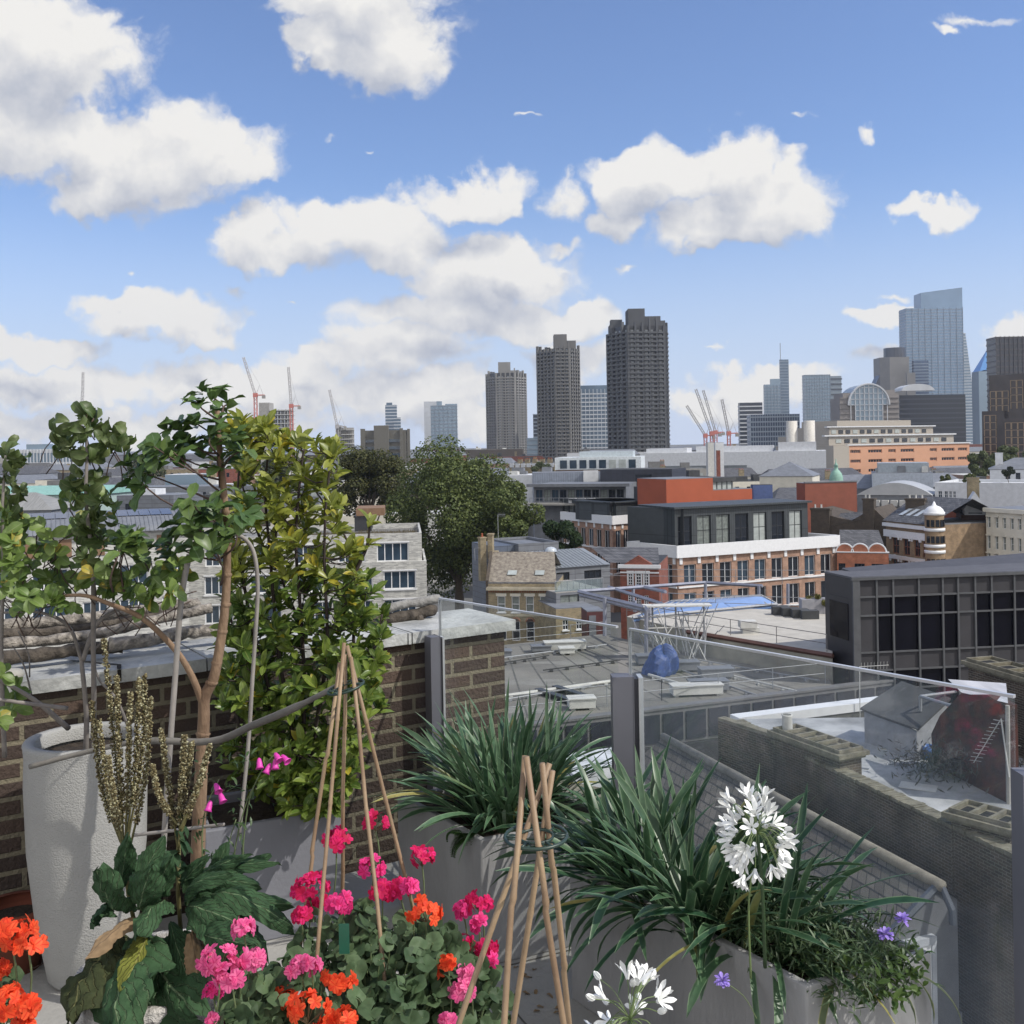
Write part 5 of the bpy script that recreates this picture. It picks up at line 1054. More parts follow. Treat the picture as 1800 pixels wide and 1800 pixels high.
for i, (a, b_, l) in enumerate([((945,1218),(1010,1240),'left of two thick steel beams lying on the roof'),((975,1213),(1035,1232),'right of two thick steel beams lying on the roof')]):
    o = PZ(*a, ZR+.03); q = PZ(*b_, ZR+.03)-o; ang = math.atan2(q.y, q.x); mb = MB(); L = q.length; mb.box(0, L, -.18, .18, .2, .26); mb.box(0, L, -.03, .03, .04, .2); mb.box(0, L, -.18, .18, 0, .04)
    w = tag(mb.build('steel_beam', DKSTEEL, None, loc=o), l, 'beam'); w.rotation_euler.z = ang
# blue tarp
o = PZ(1158, 1186, ZR+.03); bm_ = MB(); prof = []
n = 28; vs = []; fs = []
for k, (rad, z) in enumerate([(.95, 0), (1.0, .3), (.93, .75), (.82, 1.1), (.6, 1.3), (.25, 1.42), (.02, 1.38)]):
    for j in range(n): th = 2*math.pi*j/n; q = rad*(1+.16*math.sin(3*th+k*.5)+.1*math.sin(7*th+1+k*.9)+.05*math.sin(13*th+k)); vs.append((q*math.cos(th)*.9+.18*z, q*math.sin(th)*.7, z*(1+.22*math.sin(2*th+.6))+.04*math.sin(5*th)))
for k in range(6):
    for j in range(n): fs.append((k*n+j, k*n+(j+1) % n, (k+1)*n+(j+1) % n, (k+1)*n+j))
bm_.add(vs, fs); tag(bm_.build('tarpaulin', mat('blue_tarp', (.03,.065,.21), .55, 0, .3, 3, .6, 6), None, False, loc=o), 'blue tarpaulin draped over a heap of kit on the grey roof', 'tarpaulin')
# tangle of scaffold poles
o = PZ(1195, 1158, ZR+.03); sc_ = thing('scaffold_cradle', 'tangle of leaning pale scaffold poles and a ladder behind the blue tarpaulin', 'scaffold', o); rs = random.Random(3)
for i in range(34):
    a = Vector((rs.uniform(-1.9, 1.9), rs.uniform(-1, 1), rs.uniform(0, .3))); b_ = Vector((a.x+rs.uniform(-1.6, 1.6), rs.uniform(-1, 1), rs.uniform(1.4, 3.3))); mb = MB(); mb.tube([a, b_], .03, 5); mb.build('pole', STEEL if i % 3 else CONCL, sc_)
for x in (-1.6, -.2, 1.5):
    mb = MB(); mb.tube([(x, 0, 0), (x, 0, 3.3)], .06, 6); mb.build('upright', STEEL, sc_)
mb = MB()
for z in (1.9, 2.6, 3.2): mb.tube([(-2.0, -.2, z), (1.9, .1, z)], .04, 5)
mb.box(-2.2, 1.9, -.5, .4, 3.2, 3.28); mb.build('top_rails', CONCL, sc_)
# steel gantry frame
gz = ZR+4.0; gt = thing('steel_gantry', 'lilac grey steel gantry of long beams on posts over the roof edge', 'gantry', V3(1110, 66, ZR)); go_ = V3(1110, 66, ZR)
LIL = mat('lilac_grey_steel', (.25,.26,.31), .5, .2); mb = MB()
def gp(px, py, d): return P(px, py, d)-go_
for a, b_ in [((1017,1040,70),(1135,1068,62)), ((1020,1046,70.5),(1135,1074,62.5)), ((1017,1040,70),(1240,1024,80)), ((1135,1068,62),(1140,1074,61)), ((1240,1024,80),(1340,1030,76)), ((1070,1032,74),(1165,1062,64)), ((1120,1030,76),(1170,1040,71))]:
    mb.tube([gp(*a), gp(*b_)], .13, 4)
mb.build('beams', LIL, gt)
for (px, py, py2, d) in [(1063,1050,1118,66), (1136,1070,1168,62), (1240,1026,1075,78), (1113,1034,1062,74), (1334,1030,1060,76), (1385,1026,1062,75), (1116,1056,1076,70), (1142,1062,1090,68)]:
    mb = MB(); mb.tube([gp(px, py, d), gp(px, py2, d)], .12, 4); mb.build('post', LIL, gt)
# blue glazed rooflight
rl = thing('blue_rooflight', 'long sloping blue glass rooflight behind the grey roof', 'rooflight', (0, 0, 0)); a, b_, c, d_ = PZ(1112, 1086, 18.6), PZ(1366, 1062, 18.6), P(1338, 1047, 73), P(1180, 1057, 75)
mb = MB(); mb.add([a, b_, c, d_, a-Vector((0,0,.25)), b_-Vector((0,0,.25)), c-Vector((0,0,.25)), d_-Vector((0,0,.25))], [(0,1,2,3),(4,7,6,5),(0,4,5,1),(1,5,6,2),(2,6,7,3),(3,7,4,0)]); mb.build('glass', mat('blue_rooflight_glass', (.17,.27,.5), .25, .1, .15, .5), rl)
mb = MB()
for i in range(15): t = i/14; mb.tube([a.lerp(b_, t)+Vector((0,0,.05)), d_.lerp(c, t)+Vector((0,0,.05))], .045, 4)
mb.tube([a, b_], .1, 4); mb.tube([d_, c], .1, 4); mb.build('glazing_bars', STEEL, rl); mb = MB(); mb.prism([(a.x+.1, a.y+.1), (b_.x, b_.y+.1), (c.x+2, c.y), (d_.x-2, d_.y)], 8, 18.3); mb.build('building_below', mat('pale_lilac_wall', (.3,.3,.33), .8), rl)
railing('roof_railing', 'long handrail in front of the blue rooflight', [V3(1165, 73, 18.4), V3(1460, 69, 18.4)], 1.1, 3.2)
railing('roof_railing', 'upper handrail behind the blue rooflight', [V3(1060, 92, 17.8), V3(1460, 88, 17.8)], 1.2, 3.4)
# beige roof
ZB = 18.4; rb = thing('beige_roof_building', 'pale gravel flat roof with a red-brown edge beside the dark office', 'building', (0, 0, 0)); ring = [G2(1208, 64.2), G2(1463, 56.2), G2(1475, 70), G2(1160, 74), G2(1103, 69.5)]
mb = MB(); mb.prism(ring, 0, ZB-.02); mb.build('wall', mat('stained_concrete', (.27,.26,.22), .9, 0, .3, .6, .2), rb); mb = MB(); mb.prism([(x, y+.04) for x, y in ring], ZB, ZB+.05); mb.build('roof', mat('beige_gravel', (.42,.4,.36), .95, 0, .12, 1.2, .3, 15), rb)
a, b_ = Vector((*ring[0], ZB)), Vector((*ring[1], ZB)); mb = MB(); mb.tube([a+Vector((0,-.1,-.05)), b_+Vector((0,-.1,-.05))], .14, 4); mb.build('edge_coping', mat('dark_red_coping', (.1,.05,.04), .7), rb)
railing('roof_railing', 'thin dark handrail along the red-brown edge of the gravel roof', [Vector((*ring[4], ZB)), a+Vector((.2,.6,0)), b_+Vector((-.1,.6,0))], 1.0, 3.0, .022, mat('dull_rail', (.16,.15,.15), .6))
o = PZ(1318, 1112, ZB+.05); mb = MB(); mb.box(-.5, .5, -.4, .4, 0, .35); mb.box(-.65, .35, -.5, .3, .35, .75); tag(mb.build('roof_vent', CONCL, None, loc=o), 'white box vent standing on the gravel roof', 'vent')
for i in range(4):
    o = PZ(1372+i*17, 1080+i*2.5, ZB+.05); mb = MB(); mb.box(-.55, .55, -.3, .3, 0, .55); t = tag(mb.build('planter_box', ROOFD, None, loc=o), ['leftmost', 'second from the left', 'third from the left', 'rightmost'][i]+' of four dark planter boxes at the back of the gravel roof', 'planter', 'dark planter boxes at the back of the gravel roof')
o = PZ(1436, 1078, ZB+.05); mb = MB(); mb.box(-1.1, 1.1, -.4, .4, 0, 1.0); tag(mb.build('planter_box', mat('pale_lilac_wall', ()), None, loc=o), 'large pale lilac planter at the back of the gravel roof', 'planter')
tree('roof_shrub', 'tufty yellow green plant in the large pale lilac planter', 1436, 1044, 69.5, 40, 1068, zb=ZB+1.0, n=900, lob=8, leaf=.18, cols=((.1,.11,.03), (.18,.16,.05)), seed=51, cat='plant')
# ================================================================ dark curtain-wall office
dk = thing('dark_office', 'dark grey panelled office with black windows, filling the right middle', 'office building', (0, 0, 0))
A_ = Vector(G2(1500, 55)); E_ = Vector(G2(1990, 57.3)); e = E_-A_; Lk_ = e.length; u_ = e/Lk_; MD = Matrix(((u_.x, -u_.y, 0, A_.x), (u_.y, u_.x, 0, A_.y), (0, 0, 1, 0), (0, 0, 0, 1)))
def dkat(px, py):
    u, v = uv(px, py); t = (u*A_.y-A_.x)/(u_.x-u*u_.y); d = A_.y+t*u_.y; return t, EYE+v*d
cols = [1510, 1541, 1570, 1615, 1657, 1684, 1714, 1743, 1783, 1826, 1853, 1884, 1912, 1955]; zs = [dkat(1508, y)[1] for y in (1018, 1050, 1083, 1148, 1180, 1213, 1246, 1310)]; xs = [dkat(p, 1100)[0] for p in cols]
ztop = zs[0]; zs += [zs[-1]-3.3, 0]; GP = panels('grey_office_panel', (.038,.037,.043), (.03,.03,.035), 50, 50, .001, .75); ops = []
for i in range(len(xs)-1):
    if cols[i] in (1510, 1684, 1853): continue
    for (r0, r1) in ((2, 1), (3, 2), (5, 4), (6, 5)):
        ops.append((xs[i], xs[i+1], zs[r0], zs[r1]))
mb = MB(); facade(mb, MD, Lk_, 0, ztop, ops, .05)
Lb, Rb = Vector(G2(1452, 57.6)), Vector(G2(1990, 65)); al = A_
mb.add([(Lb.x,Lb.y,0),(al.x,al.y,0),(al.x,al.y,ztop),(Lb.x,Lb.y,ztop),(Rb.x,Rb.y,0),(Rb.x,Rb.y,ztop),(E_.x,E_.y,0),(E_.x,E_.y,ztop)], [(4,0,3,5),(6,4,5,7)]); mb.build('wall', GP, dk)
mb = MB(); mb.add([(Lb.x,Lb.y,0),(al.x,al.y,0),(al.x,al.y,ztop),(Lb.x,Lb.y,ztop)], [(0,1,2,3)]); mb.build('side_wall', mat('shaded_side_cladding', (.02,.02,.026), .35), dk)  # side face darker than the front, its shade put into the colour
mb = MB(); mb.prism([tuple(p) for p in (A_, E_, Rb, Lb)], ztop+.01, ztop+.12); mb.build('roof', mat('grey_roof_sheet', (.085,.085,.095), .7), dk)
mb = MB(); q0 = Lb.lerp(Rb, .05); q1 = Rb; mb.add([(q0.x,q0.y,ztop+.12),(q1.x,q1.y,ztop+.12),(q1.x,q1.y,ztop+.55),(q0.x,q0.y,ztop+.25),(q0.x+.3,q0.y-.6,ztop+.12),(q1.x+.3,q1.y-2.6,ztop+.12)], [(0,1,2,3),(4,5,2,3),(4,0,3),(5,2,1)]); mb.build('upstand', mat('grey_office_upstand', (.06,.06,.068), .6), dk)
mb = MB(); frm = mat('grey_mullion', (.075,.078,.085), .65, 0)
for x in xs: mb.box(x-.05, x+.05, -.1, -.003, 0, ztop, MD)
mb.box(-.02, .35, -.14, -.003, 0, ztop+.02, MD); mb.build('mullions', frm, dk)
mb = MB()
for z in zs[1:-1]: mb.box(xs[0]+.06, Lk_, -.08, -.004, z-.045, z+.045, MD)
mb.box(-.1, Lk_, -.16, -.003, ztop-.06, ztop+.1, MD); mb.build('transoms', frm, dk)
for (x0, x1, z0, z1) in ops: mb = MB(); mb.add([MD @ Vector(v) for v in ((x0,.05,z0),(x1,.05,z0),(x1,.05,z1),(x0,.05,z1))], [(0,1,2,3)]); mb.build('window', mat('black_office_glass', (.004,.004,.008), .12, 0, .3, .4, spec=.25), dk)
s2 = (A_-Lb); L2 = s2.length; u2 = s2/L2; MS = Matrix(((u2.x, -u2.y, 0, Lb.x), (u2.y, u2.x, 0, Lb.y), (0, 0, 1, 0), (0, 0, 0, 1)))
for (a, c) in ((zs[2]+.9, zs[1]-.1), (zs[3]+.6, zs[2]+.6), (zs[5], zs[4])): mb = MB(); mb.box(.5, L2-.4, -.03, -.003, a, c, MS); mb.build('side_window', mat('black_office_glass', ()), dk)
# ================================================================ nearer low buildings, right
OLDB = brick('old_dark_brick', (.085,.062,.045), (.04,.03,.024), (.15,.14,.115), stain=.45, bump=.8)
CAPB = mat('mossy_coping', (.14,.13,.095), .95, 0, .4, 3, .6, 12, (.25,.23,.17))
def seg_wall(name, label, p0, p1, z0, z1, t, m, cat='wall', cop=None, ch=.08, group=None):
    p0 = Vector(p0); p1 = Vector(p1); e = p1-p0; L = e.length; root = thing(name, label, cat, (p0.x, p0.y, z0), math.atan2(e.y, e.x), group)
    mb = MB(); mb.box(0, L, 0, t, 0, z1-z0); mb.build('brickwork', m, root)
    if cop: mb = MB(); mb.box(-.05, L+.05, -.05, t+.05, z1-z0, z1-z0+ch); mb.build('coping', cop, root)
    return root, L
# white roof terrace
WR = 20.0; t = thing('white_roof_building', 'old brick building with a patched white-grey flat roof', 'building', (0, 0, 0))
ring = [tuple(PZ(1290, 1266, WR)[:2]), tuple(PZ(1440, 1318, WR)[:2]), tuple(PZ(1500, 1385, WR)[:2]), tuple(PZ(1680, 1470, WR)[:2]), tuple(PZ(1900, 1560, WR)[:2]), tuple(PZ(2300, 1500, WR)[:2]), tuple(PZ(1900, 1330, WR)[:2]), tuple(PZ(1590, 1262, WR)[:2])]
mb = MB(); mb.prism(ring, 8, WR-.01); mb.build('wall', OLDB, t)
wm = mat('patched_white_roof', (.22,.23,.24), .8, 0, .35, .5, .4, 5, (.5,.51,.52)); mb = MB(); mb.prism(ring, WR, WR+.04); mb.build('roof', wm, t)
for i, (px, py, w, h) in enumerate([(1578, 1343, .5, .3), (1518, 1351, .3, .12), (1614, 1383, 1.0, .6), (1700, 1428, .5, .2)]):
    o = PZ(px, py, WR+.045); mb = MB(); mb.box(-w/2, w/2, -h/2, h/2, 0, .012); q = tag(mb.build('roof_patch', LEAD if i != 2 else CONCL, None, loc=o), ['dark square drain cover on the white roof', 'tiny round stain patch left on the white roof', 'pale square repair patch in the middle of the white roof', 'small grey patch low right on the white roof'][i], 'patch'); q.rotation_euler.z = -.5
# parapet wall running towards the camera
def W1(px, py, z): q = PZ(px, py, z); return (q.x, q.y)
pw0, pw1 = W1(1280, 1268, 20.85), W1(1880, 1556, 20.85)
_, Lw = seg_wall('brick_parapet_wall', 'long blackened brick party wall with mossy broken coping, running down right', pw1, pw0, 9, 20.85, -.34, OLDB)
wr = _; mb = MB(); rs = random.Random(2); x = .0
while x < Lw-.3:
    w = .1+rs.random()*.04; mb.box(x, x+w-.015, -.37-rs.random()*.03, .02+rs.random()*.03, 11.855, 11.93+rs.random()*.03); x += w
mb.build('brick_on_edge_coping', CAPB, wr)
def stack(label, a, b_, z0, z1, w=.75, rows=4):
    p0, p1 = W1(*a, z1), W1(*b_, z1); root, L = seg_wall('chimney_stack', label, p1, p0, z0, z1, -w, OLDB, 'chimney'); mb = MB(); h = z1-z0
    mb.box(-.08, L+.08, -w-.08, .08, h+.002, h+.08); mb.box(-.16, L+.16, -w-.16, .16, h+.08, h+.2); mb.build('cap', CAPB, root)
    mb = MB(); n = rows
    for i in range(n): x = L*(i+.12)/n; mb.box(x, x+L/n*.7, -w*.8, -w*.2, h+.201, h+.205)
    mb.build('flue_openings', mat('flue_black', (.01,.01,.01), 1), root)
    mb = MB()
    for i in range(n+1): x = L*i/n; mb.box(x-.04, x+.04, -w, 0, h+.21, h+.3)
    mb.box(-.04, L+.04, -w-.04, -w, h+.21, h+.3); mb.box(-.04, L+.04, 0, .04, h+.21, h+.3); mb.build('flue_ribs', CAPB, root); return root
s1 = stack('brick chimney stack with open flues and one pale pot, nearer the white roof', (1362, 1296), (1476, 1338), 17, 21.15, .8, 6)
mb = MB(); mb.lathe([(.16, 4.3), (.15, 4.75), (.17, 4.8), (.13, 4.8)], (2.6, -.4, 0), 14); mb.build('chimney_pot', CONCL, s1, True)
stack('brick chimney stack low right, behind the glass beside the post', (1672, 1442), (1775, 1470), 17, 21.05, .8, 3)
stack('tall brick chimney stack far right in front of the dark office', (1702, 1172), (1850, 1216), 18, 22.4, .9, 4)
seg_wall('brick_parapet_wall', 'short dark brick parapet rising to the left end of the long party wall', W1(1362, 1304, 20.9), W1(1262, 1272, 20.9), 12, 21.0, -.4, OLDB, cop=CAPB)
# white parapet strip and dark wall
seg_wall('white_parapet', 'long bright white parapet strip below the dark panels', W1(1300, 1286, 19.3), W1(1578, 1250, 19.3), 15, 19.5, .5, mat('stained_dark_render', (.1,.1,.09), .9, 0, .4, 1), cop=WHITEP, ch=.32)
t = thing('white_membrane_roof', 'crumpled white membrane roof behind the left clump of strap leaves', 'roof', (0,0,0)); mb = MB(); mb.prism([tuple(W1(960,1330,17.5)), tuple(W1(1010,1362,17.5)), tuple(W1(1130,1330,17.5)), tuple(W1(1130,1306,17.5))], 12, 17.5); mb.build('membrane', mat('white_membrane', (.55,.57,.6), .6, 0, .25, 1.5, .8, 3), t)
seg_wall('low_stone_wall', 'low weathered stone wall end left of the grey glass post', W1(940, 1390, 18.6), W1(1075, 1420, 18.6), 12, 18.6, 1.2, mat('weathered_stone', (.2,.18,.13), .95, 0, .3, 2, .4), cop=CAPB)
# slate roof with ridge
ra, rb_ = PZ(1166, 1296, 20.2), PZ(1650, 1556, 20.2); e = (rb_-ra).xy; Lr = e.length; rg = thing('slate_roof_house', 'house with a worn slate roof and rounded ridge tiles under the party wall', 'house', (ra.x, ra.y, 0), math.atan2(e.y, e.x))
mb = MB(); z = 20.2; hw = 4.6; fall = 2.9
mb.add([(0,0,z),(Lr,0,z),(Lr,-hw,z-fall),(0,-hw,z-fall),(0,.7,z-.5),(Lr,.7,z-.5)], [(0,3,2,1),(0,1,5,4)])
mb.build('slate_slope', panels('worn_slates', (.1,.09,.078), (.025,.025,.025), .3, .17, .014, .7, 0, .5, .3), rg); r_ = MB(); r_.tube([(0,0,z+.02),(Lr+.1,0,z+.02)], .13, 10); r_.build('ridge_tiles', mat('ridge_clay', (.2,.185,.155), .9, 0, .25, 4, .4), rg, True)
mb = MB(); mb.add([(Lr-.1,.6,z-.45),(Lr-.1,-hw+.1,z-fall+.05),(Lr-.1,-hw+.1,8),(Lr-.1,.6,8),(Lr-.1,0,z-.05)], [(0,4,1,2,3)]); mb.build('end_wall', mat('grey_end_wall', (.13,.135,.15), .85), rg)
mb = MB(); mb.tube([(Lr,.05,z+.02),(Lr+.28,.1,z-.45),(Lr+.3,.1,z-.75)], .08, 8); mb.tube([(Lr-.02,0,z),(Lr+.02,-hw,z-fall)], .09, 6); mb.build('verge_flashing', mat('blue_lead', (.06,.07,.09), .6), rg)
mb = MB(); mb.box(-.3, 0, -hw, .7, 8, z-fall); mb.box(0, Lr-.12, -hw+.1, .7, 8, z-fall-.1); mb.build('wall', mat('grey_end_wall', ()), rg)
q = PZ(1622, 1640, 18.2); rel = (Matrix.Rotation(-math.atan2(e.y, e.x), 4, 'Z') @ (Vector((q.x, q.y, 0))-Vector((ra.x, ra.y, 0))))
MW = Matrix.Translation((Lr+.02, -1.0, 17.2)) @ Matrix.Rotation(R(90), 4, 'Z'); window(rg, MW, .75, 1.75, WHITEP, GL_DRAPE, 1, 2, .12, dep=.12)
mb = MB(); mb.box(-.1, .05, -1.12, -.12, 18.96, 19.12); mb.box(-.1, .04, -1.12, -1.01, 17.0, 18.955); mb.box(-.1, .04, -.24, -.12, 17.0, 18.955); mb.build('window_surround', mat('pale_surround', (.4,.42,.46), .7), rg).location.x = Lr
# dormer box and red gable on the white roof
db = thing('roof_access_box', 'grey boxed roof access with a sloping dark felt top on the white roof', 'roof hut', (0,0,0))
a, b_, c = PZ(1545, 1313, WR+.04), PZ(1612, 1338, WR+.04), PZ(1640, 1318, WR+.04); l0 = PZ(1520, 1305, WR+.04)
mb = MB(); h = 1.0; k = [l0, a, b_, c+Vector((.6,.3,0)), c+Vector((-.3,1.8,0))]; tz = [h*1.05, h, h*.95, h*1.5, h*1.7]
n = 5; mb.add([tuple(p) for p in k]+[tuple(p+Vector((0,0,t_))) for p, t_ in zip(k, tz)], [(i, (i+1) % n, (i+1) % n+n, i+n) for i in range(n)]); mb.build('sides', mat('lilac_grey_render', (.26,.27,.29), .8, 0, .25, 2), db)
mb = MB(); cc = sum(k, Vector())/5; kk = [p+(p-cc).normalized()*.12 for p in k]; mb.add([tuple(p+Vector((0,0,t_+.01))) for p, t_ in zip(kk, tz)]+[tuple(p+Vector((0,0,t_+.08))) for p, t_ in zip(kk, tz)], [tuple(range(5))[::-1], tuple(range(5, 10))]+[(i, (i+1) % 5, (i+1) % 5+5, i+5) for i in range(5)]); mb.build('felt_top', ROOFD, db)
rg2 = thing('red_stained_gable', 'dark gable wall with flaking red paint, behind the glass at right', 'wall', (0,0,0)); u_g = []
pa_, pb2 = PZ(1640, 1347, WR), PZ(1772, 1415, WR); e3 = (pb2-pa_).xy; 
def gq(px, py):
    u, v = uv(px, py); t_ = (u*pa_.y-pa_.x)/(e3.x-u*e3.y); d = pa_.y+t_*e3.y; return Vector((pa_.x+t_*e3.x, d, EYE+v*d))
out_ = [gq(1640, 1348), gq(1637, 1290), gq(1652, 1258), gq(1688, 1220), gq(1735, 1222), gq(1768, 1240), gq(1772, 1415)]; nn = Vector((-e3.y, e3.x, 0)).normalized()*.35
n = len(out_); mb = MB(); mb.add(out_+[p+nn for p in out_], [tuple(range(n)), tuple(range(n, 2*n))[::-1]]+[(i, i+n, (i+1) % n+n, (i+1) % n) for i in range(n)])
mb.build('gable', mat('flaking_red_paint', (.025,.022,.022), .9, 0, .4, 2.2, .5, 10, (.1,.026,.018)), rg2)
mb = MB(); a, b_ = gq(1690, 1219), gq(1772, 1238); mb.add([a+Vector((0,0,.03)), b_+Vector((0,0,.03)), b_+Vector((.9,2,.1)), a+Vector((.2,1.4,.1))], [(0,1,2,3)]); mb.build('white_sheet_roof', mat('corrugated_white', (.5,.5,.52), .6, 0, .2, 1, stretch=(6,.5,1)), rg2)
mb = MB(); mb.tube([gq(1771, 1240), gq(1773, 1440)], .06, 6); mb.build('corner_board', CONC, rg2)
# aerials, rail, blue cup, hatch
def aerial(label, base, top, tip, n, m=STEEL, s=1.0, ang=0):
    o = Vector(base); root = thing('tv_aerial', label, 'aerial', o); mb = MB(); mb.tube([(0,0,0), Vector(top)-o], .02*s, 5); mb.build('mast', m, root); t0 = Vector(top)-o; t1 = Vector(tip)-o
    mb = MB(); mb.tube([t0, t1], .014*s, 4); dd = (t1-t0).normalized(); sd_ = dd.cross(Vector((0, 1, .3))).normalized()
    for i in range(n): p = t0.lerp(t1, (i+.5)/n); mb.tube([p-sd_*.16*s, p+sd_*.16*s], .009*s, 3)
    mb.build('elements', m, root)
aerial('large spiky aerial leaning on an arm in front of the red gable', gq(1765, 1360)-Vector((0,.3,0)), gq(1745, 1255)-Vector((0,.5,0)), gq(1685, 1322)-Vector((0,1.0,0)), 12, CONCL, 1.15)
aerial('thin aerial on a tall pole in front of the black office windows', P(1512, 1275, 40), P(1511, 1172, 40), P(1562, 1169, 40), 9, CONCL, 1.0)
aerial('thin aerial on the stock brick house chimney, against the trees', P(876, 950, 108), P(875, 905, 108), P(888, 905, 108), 6, STEEL, 1.6)
aerial('small aerial at the left of the stock brick house, against the trees', P(835, 985, 107), P(834, 964, 107), P(842, 963, 107), 5, STEEL, 1.6)
mb = MB(); a = P(1618, 1224, 33); o = a.copy(); mb.tube([a-o, P(1680, 1216, 34)-o], .05, 6); mb.tube([a-o, P(1690, 1246, 31)-o], .05, 6); mb.tube([a-o, P(1618, 1250, 33)-o], .05, 6); tag(mb.build('roof_rail', STEEL, None, loc=o), 'pale bent tube handrail above the red hatch', 'railing')
o = PZ(1632, 1334, WR+.04); mb = MB(); mb.lathe([(0, 0), (.16, 0), (.19, .42), (.17, .42), (.15, .05)], n=16); tag(mb.build('bucket', mat('blue_plastic', (.05,.14,.4), .4), None, True, loc=o), 'small blue bucket at the foot of the red gable', 'bucket')
mb = MB(); o = P(1655, 1250, 37); mb.box(-1.0, 1.0, -.6, .6, -.9, 0); m_ = mb.build('hatch_box', CONCL, None, loc=o); tag(m_, 'pale low box with a red hatch behind the handrail', 'hatch'); mb = MB(); mb.box(-.5, .5, -.45, .4, .002, .05); mb.build('red_lid', mat('dull_red_lid', (.2,.07,.06), .7), m_)
o = PZ(1690, 1365, WR+.04); N = 1500; pos = rng.normal(size=(N, 3))*(.9, .6, .22)+(0, 0, .45); pos[:, 2] = np.abs(pos[:, 2]); V, Fq, U = leaf_arrays(pos, rng.normal(size=(N, 3)), rng.normal(size=(N, 3)), .22, .05, .4, S=2)
ob = npmesh('dead_ivy', V, Fq, leafmat('dead_ivy_leaf', (.03,.032,.03), (.07,.07,.06), trans=.1), None, U); ob.location = o; tag(ob, 'grey tangle of dead creeper at the foot of the red gable', 'creeper', kind='stuff')
# ================================================================ the terrace
wa = Vector((-1.987, 4.27)); wb = Vector((-.421, 5.28)); wd = (wb-wa).normalized(); wn = Vector((-wd.y, wd.x)); wang = math.atan2(wd.y, wd.x)
w0 = wa-wd*3.2; w1 = Vector((-.06, 5.28+.645*.361)); Lw = (w1-w0).length
FLOORM = panels('pale_paving', (.36,.35,.33), (.16,.155,.145), .9, .6, .006, .8, 0, 0, .05)
fr = [(-5.2, -5), (3.6, -5), (3.6, .55), (1.52, 2.93), (-.36, 5.16), tuple(w0)]
mb = MB(); mb.prism(fr, FL-.25, FL); fo = mb.build('terrace_floor', mat('paving_stone', (.3,.295,.28), .85, 0, .15, 1.3, .25, 40)); tag(fo, kind='structure')
mb = MB()
a_ = Vector((.453, .21)).normalized(); n_ = Vector((-a_.y, a_.x))
for i in range(-6, 8):
    p = Vector((0, 3.35))+n_*i*.6; q = [p-a_*4-n_*.003, p+a_*4-n_*.003, p+a_*4+n_*.003, p-a_*4+n_*.003]
    # keep the joints on the slab
    q = [p-a_*2.2-n_*.003, p+a_*(1.0 if i > -1 else 2)-n_*.003, p+a_*(1.0 if i > -1 else 2)+n_*.003, p-a_*2.2+n_*.003]
    if i < 2: mb.prism([tuple(v) for v in q], FL+.001, FL+.003)
for j in range(-4, 3):
    p = Vector((0.12, 3.35))+a_*j*.6; mb.prism([tuple(p-n_*3-a_*.003), tuple(p-n_*3+a_*.003), tuple(p+n_*.55+a_*.003), tuple(p+n_*.55-a_*.003)], FL+.0012, FL+.0032)
tag(mb.build('paving_joints', mat('joint_dark', (.1,.095,.085), .95)), kind='structure')
tb = thing('terrace_building', 'brick building carrying the roof terrace underfoot', 'building', (0, 0, 0)); mb = MB(); mb.prism([(x*.99, y-.04) for x, y in fr], 0, FL-.26); mb.build('wall', DARKB, tb)
# brick wall with its coping
wt = thing('garden_wall', 'dark brick terrace wall with a pale concrete coping, behind the pots', 'wall', (w0.x, w0.y, FL), wang)
WB = brick('terrace_brick', (.075,.05,.038), (.04,.029,.025), (.17,.15,.105), .225, .075, .011, .9, .9, .3)
mb = MB(); mb.box(0, Lw, 0, .4, -2, 1.02); mb.build('brickwork', WB, wt)
COP = mat('weathered_coping', (.24,.245,.24), .92, 0, .3, 3.2, .6, 25, (.5,.51,.5)); x = 0.; rs = random.Random(5); br_ = [0, 1.6, 2.75, 3.9, 4.9, Lw+.05-.62, Lw+.05]
for i in range(len(br_)-1): mb = MB(); dz = rs.uniform(-.003, .004); mb.box(br_[i]+.004, br_[i+1]-.004, -.045, .45, 1.021+dz, 1.077+dz); mb.build('coping_stone', COP, wt)
# crack in the coping: dark jagged sliver set in
def wpt(t, off, z): p = w0+wd*t+wn*off; return Vector((p.x, p.y, z))
def wt_at(px):
    u = uv(px, 1180)[0]; return (u*w0.y-w0.x)/(wd.x-u*wd.y)
tc_ = wt_at(214); mb = MB(); zz = FL+1.0835
pts = [(-.02,-.046),(.0,.05),(-.05,.12),(-.1,.2),(-.16,.28)]
for (a, b_), (c, d_) in zip(pts, pts[1:]): p, q = wpt(tc_+a, b_, zz), wpt(tc_+c, d_, zz); w = Vector((wd.x, wd.y, 0))*.009; mb.add([p-w, p+w, q+w, q-w], [(0,1,2,3)])
p = wpt(tc_-.02, -.0475, FL+1.03); w = Vector((wd.x, wd.y, 0))*.008; mb.add([p-w, p+w, p+w+Vector((0,0,.05)), p-w+Vector((0,0,.05))], [(0,1,2,3)])
o = mb.build('crack', mat('crack_black', (.015,.012,.01), 1), wt); o.matrix_local = wt.matrix_basis.inverted() if False else (Matrix.Translation(wt.location) @ Matrix.Rotation(wang, 4, 'Z')).inverted()
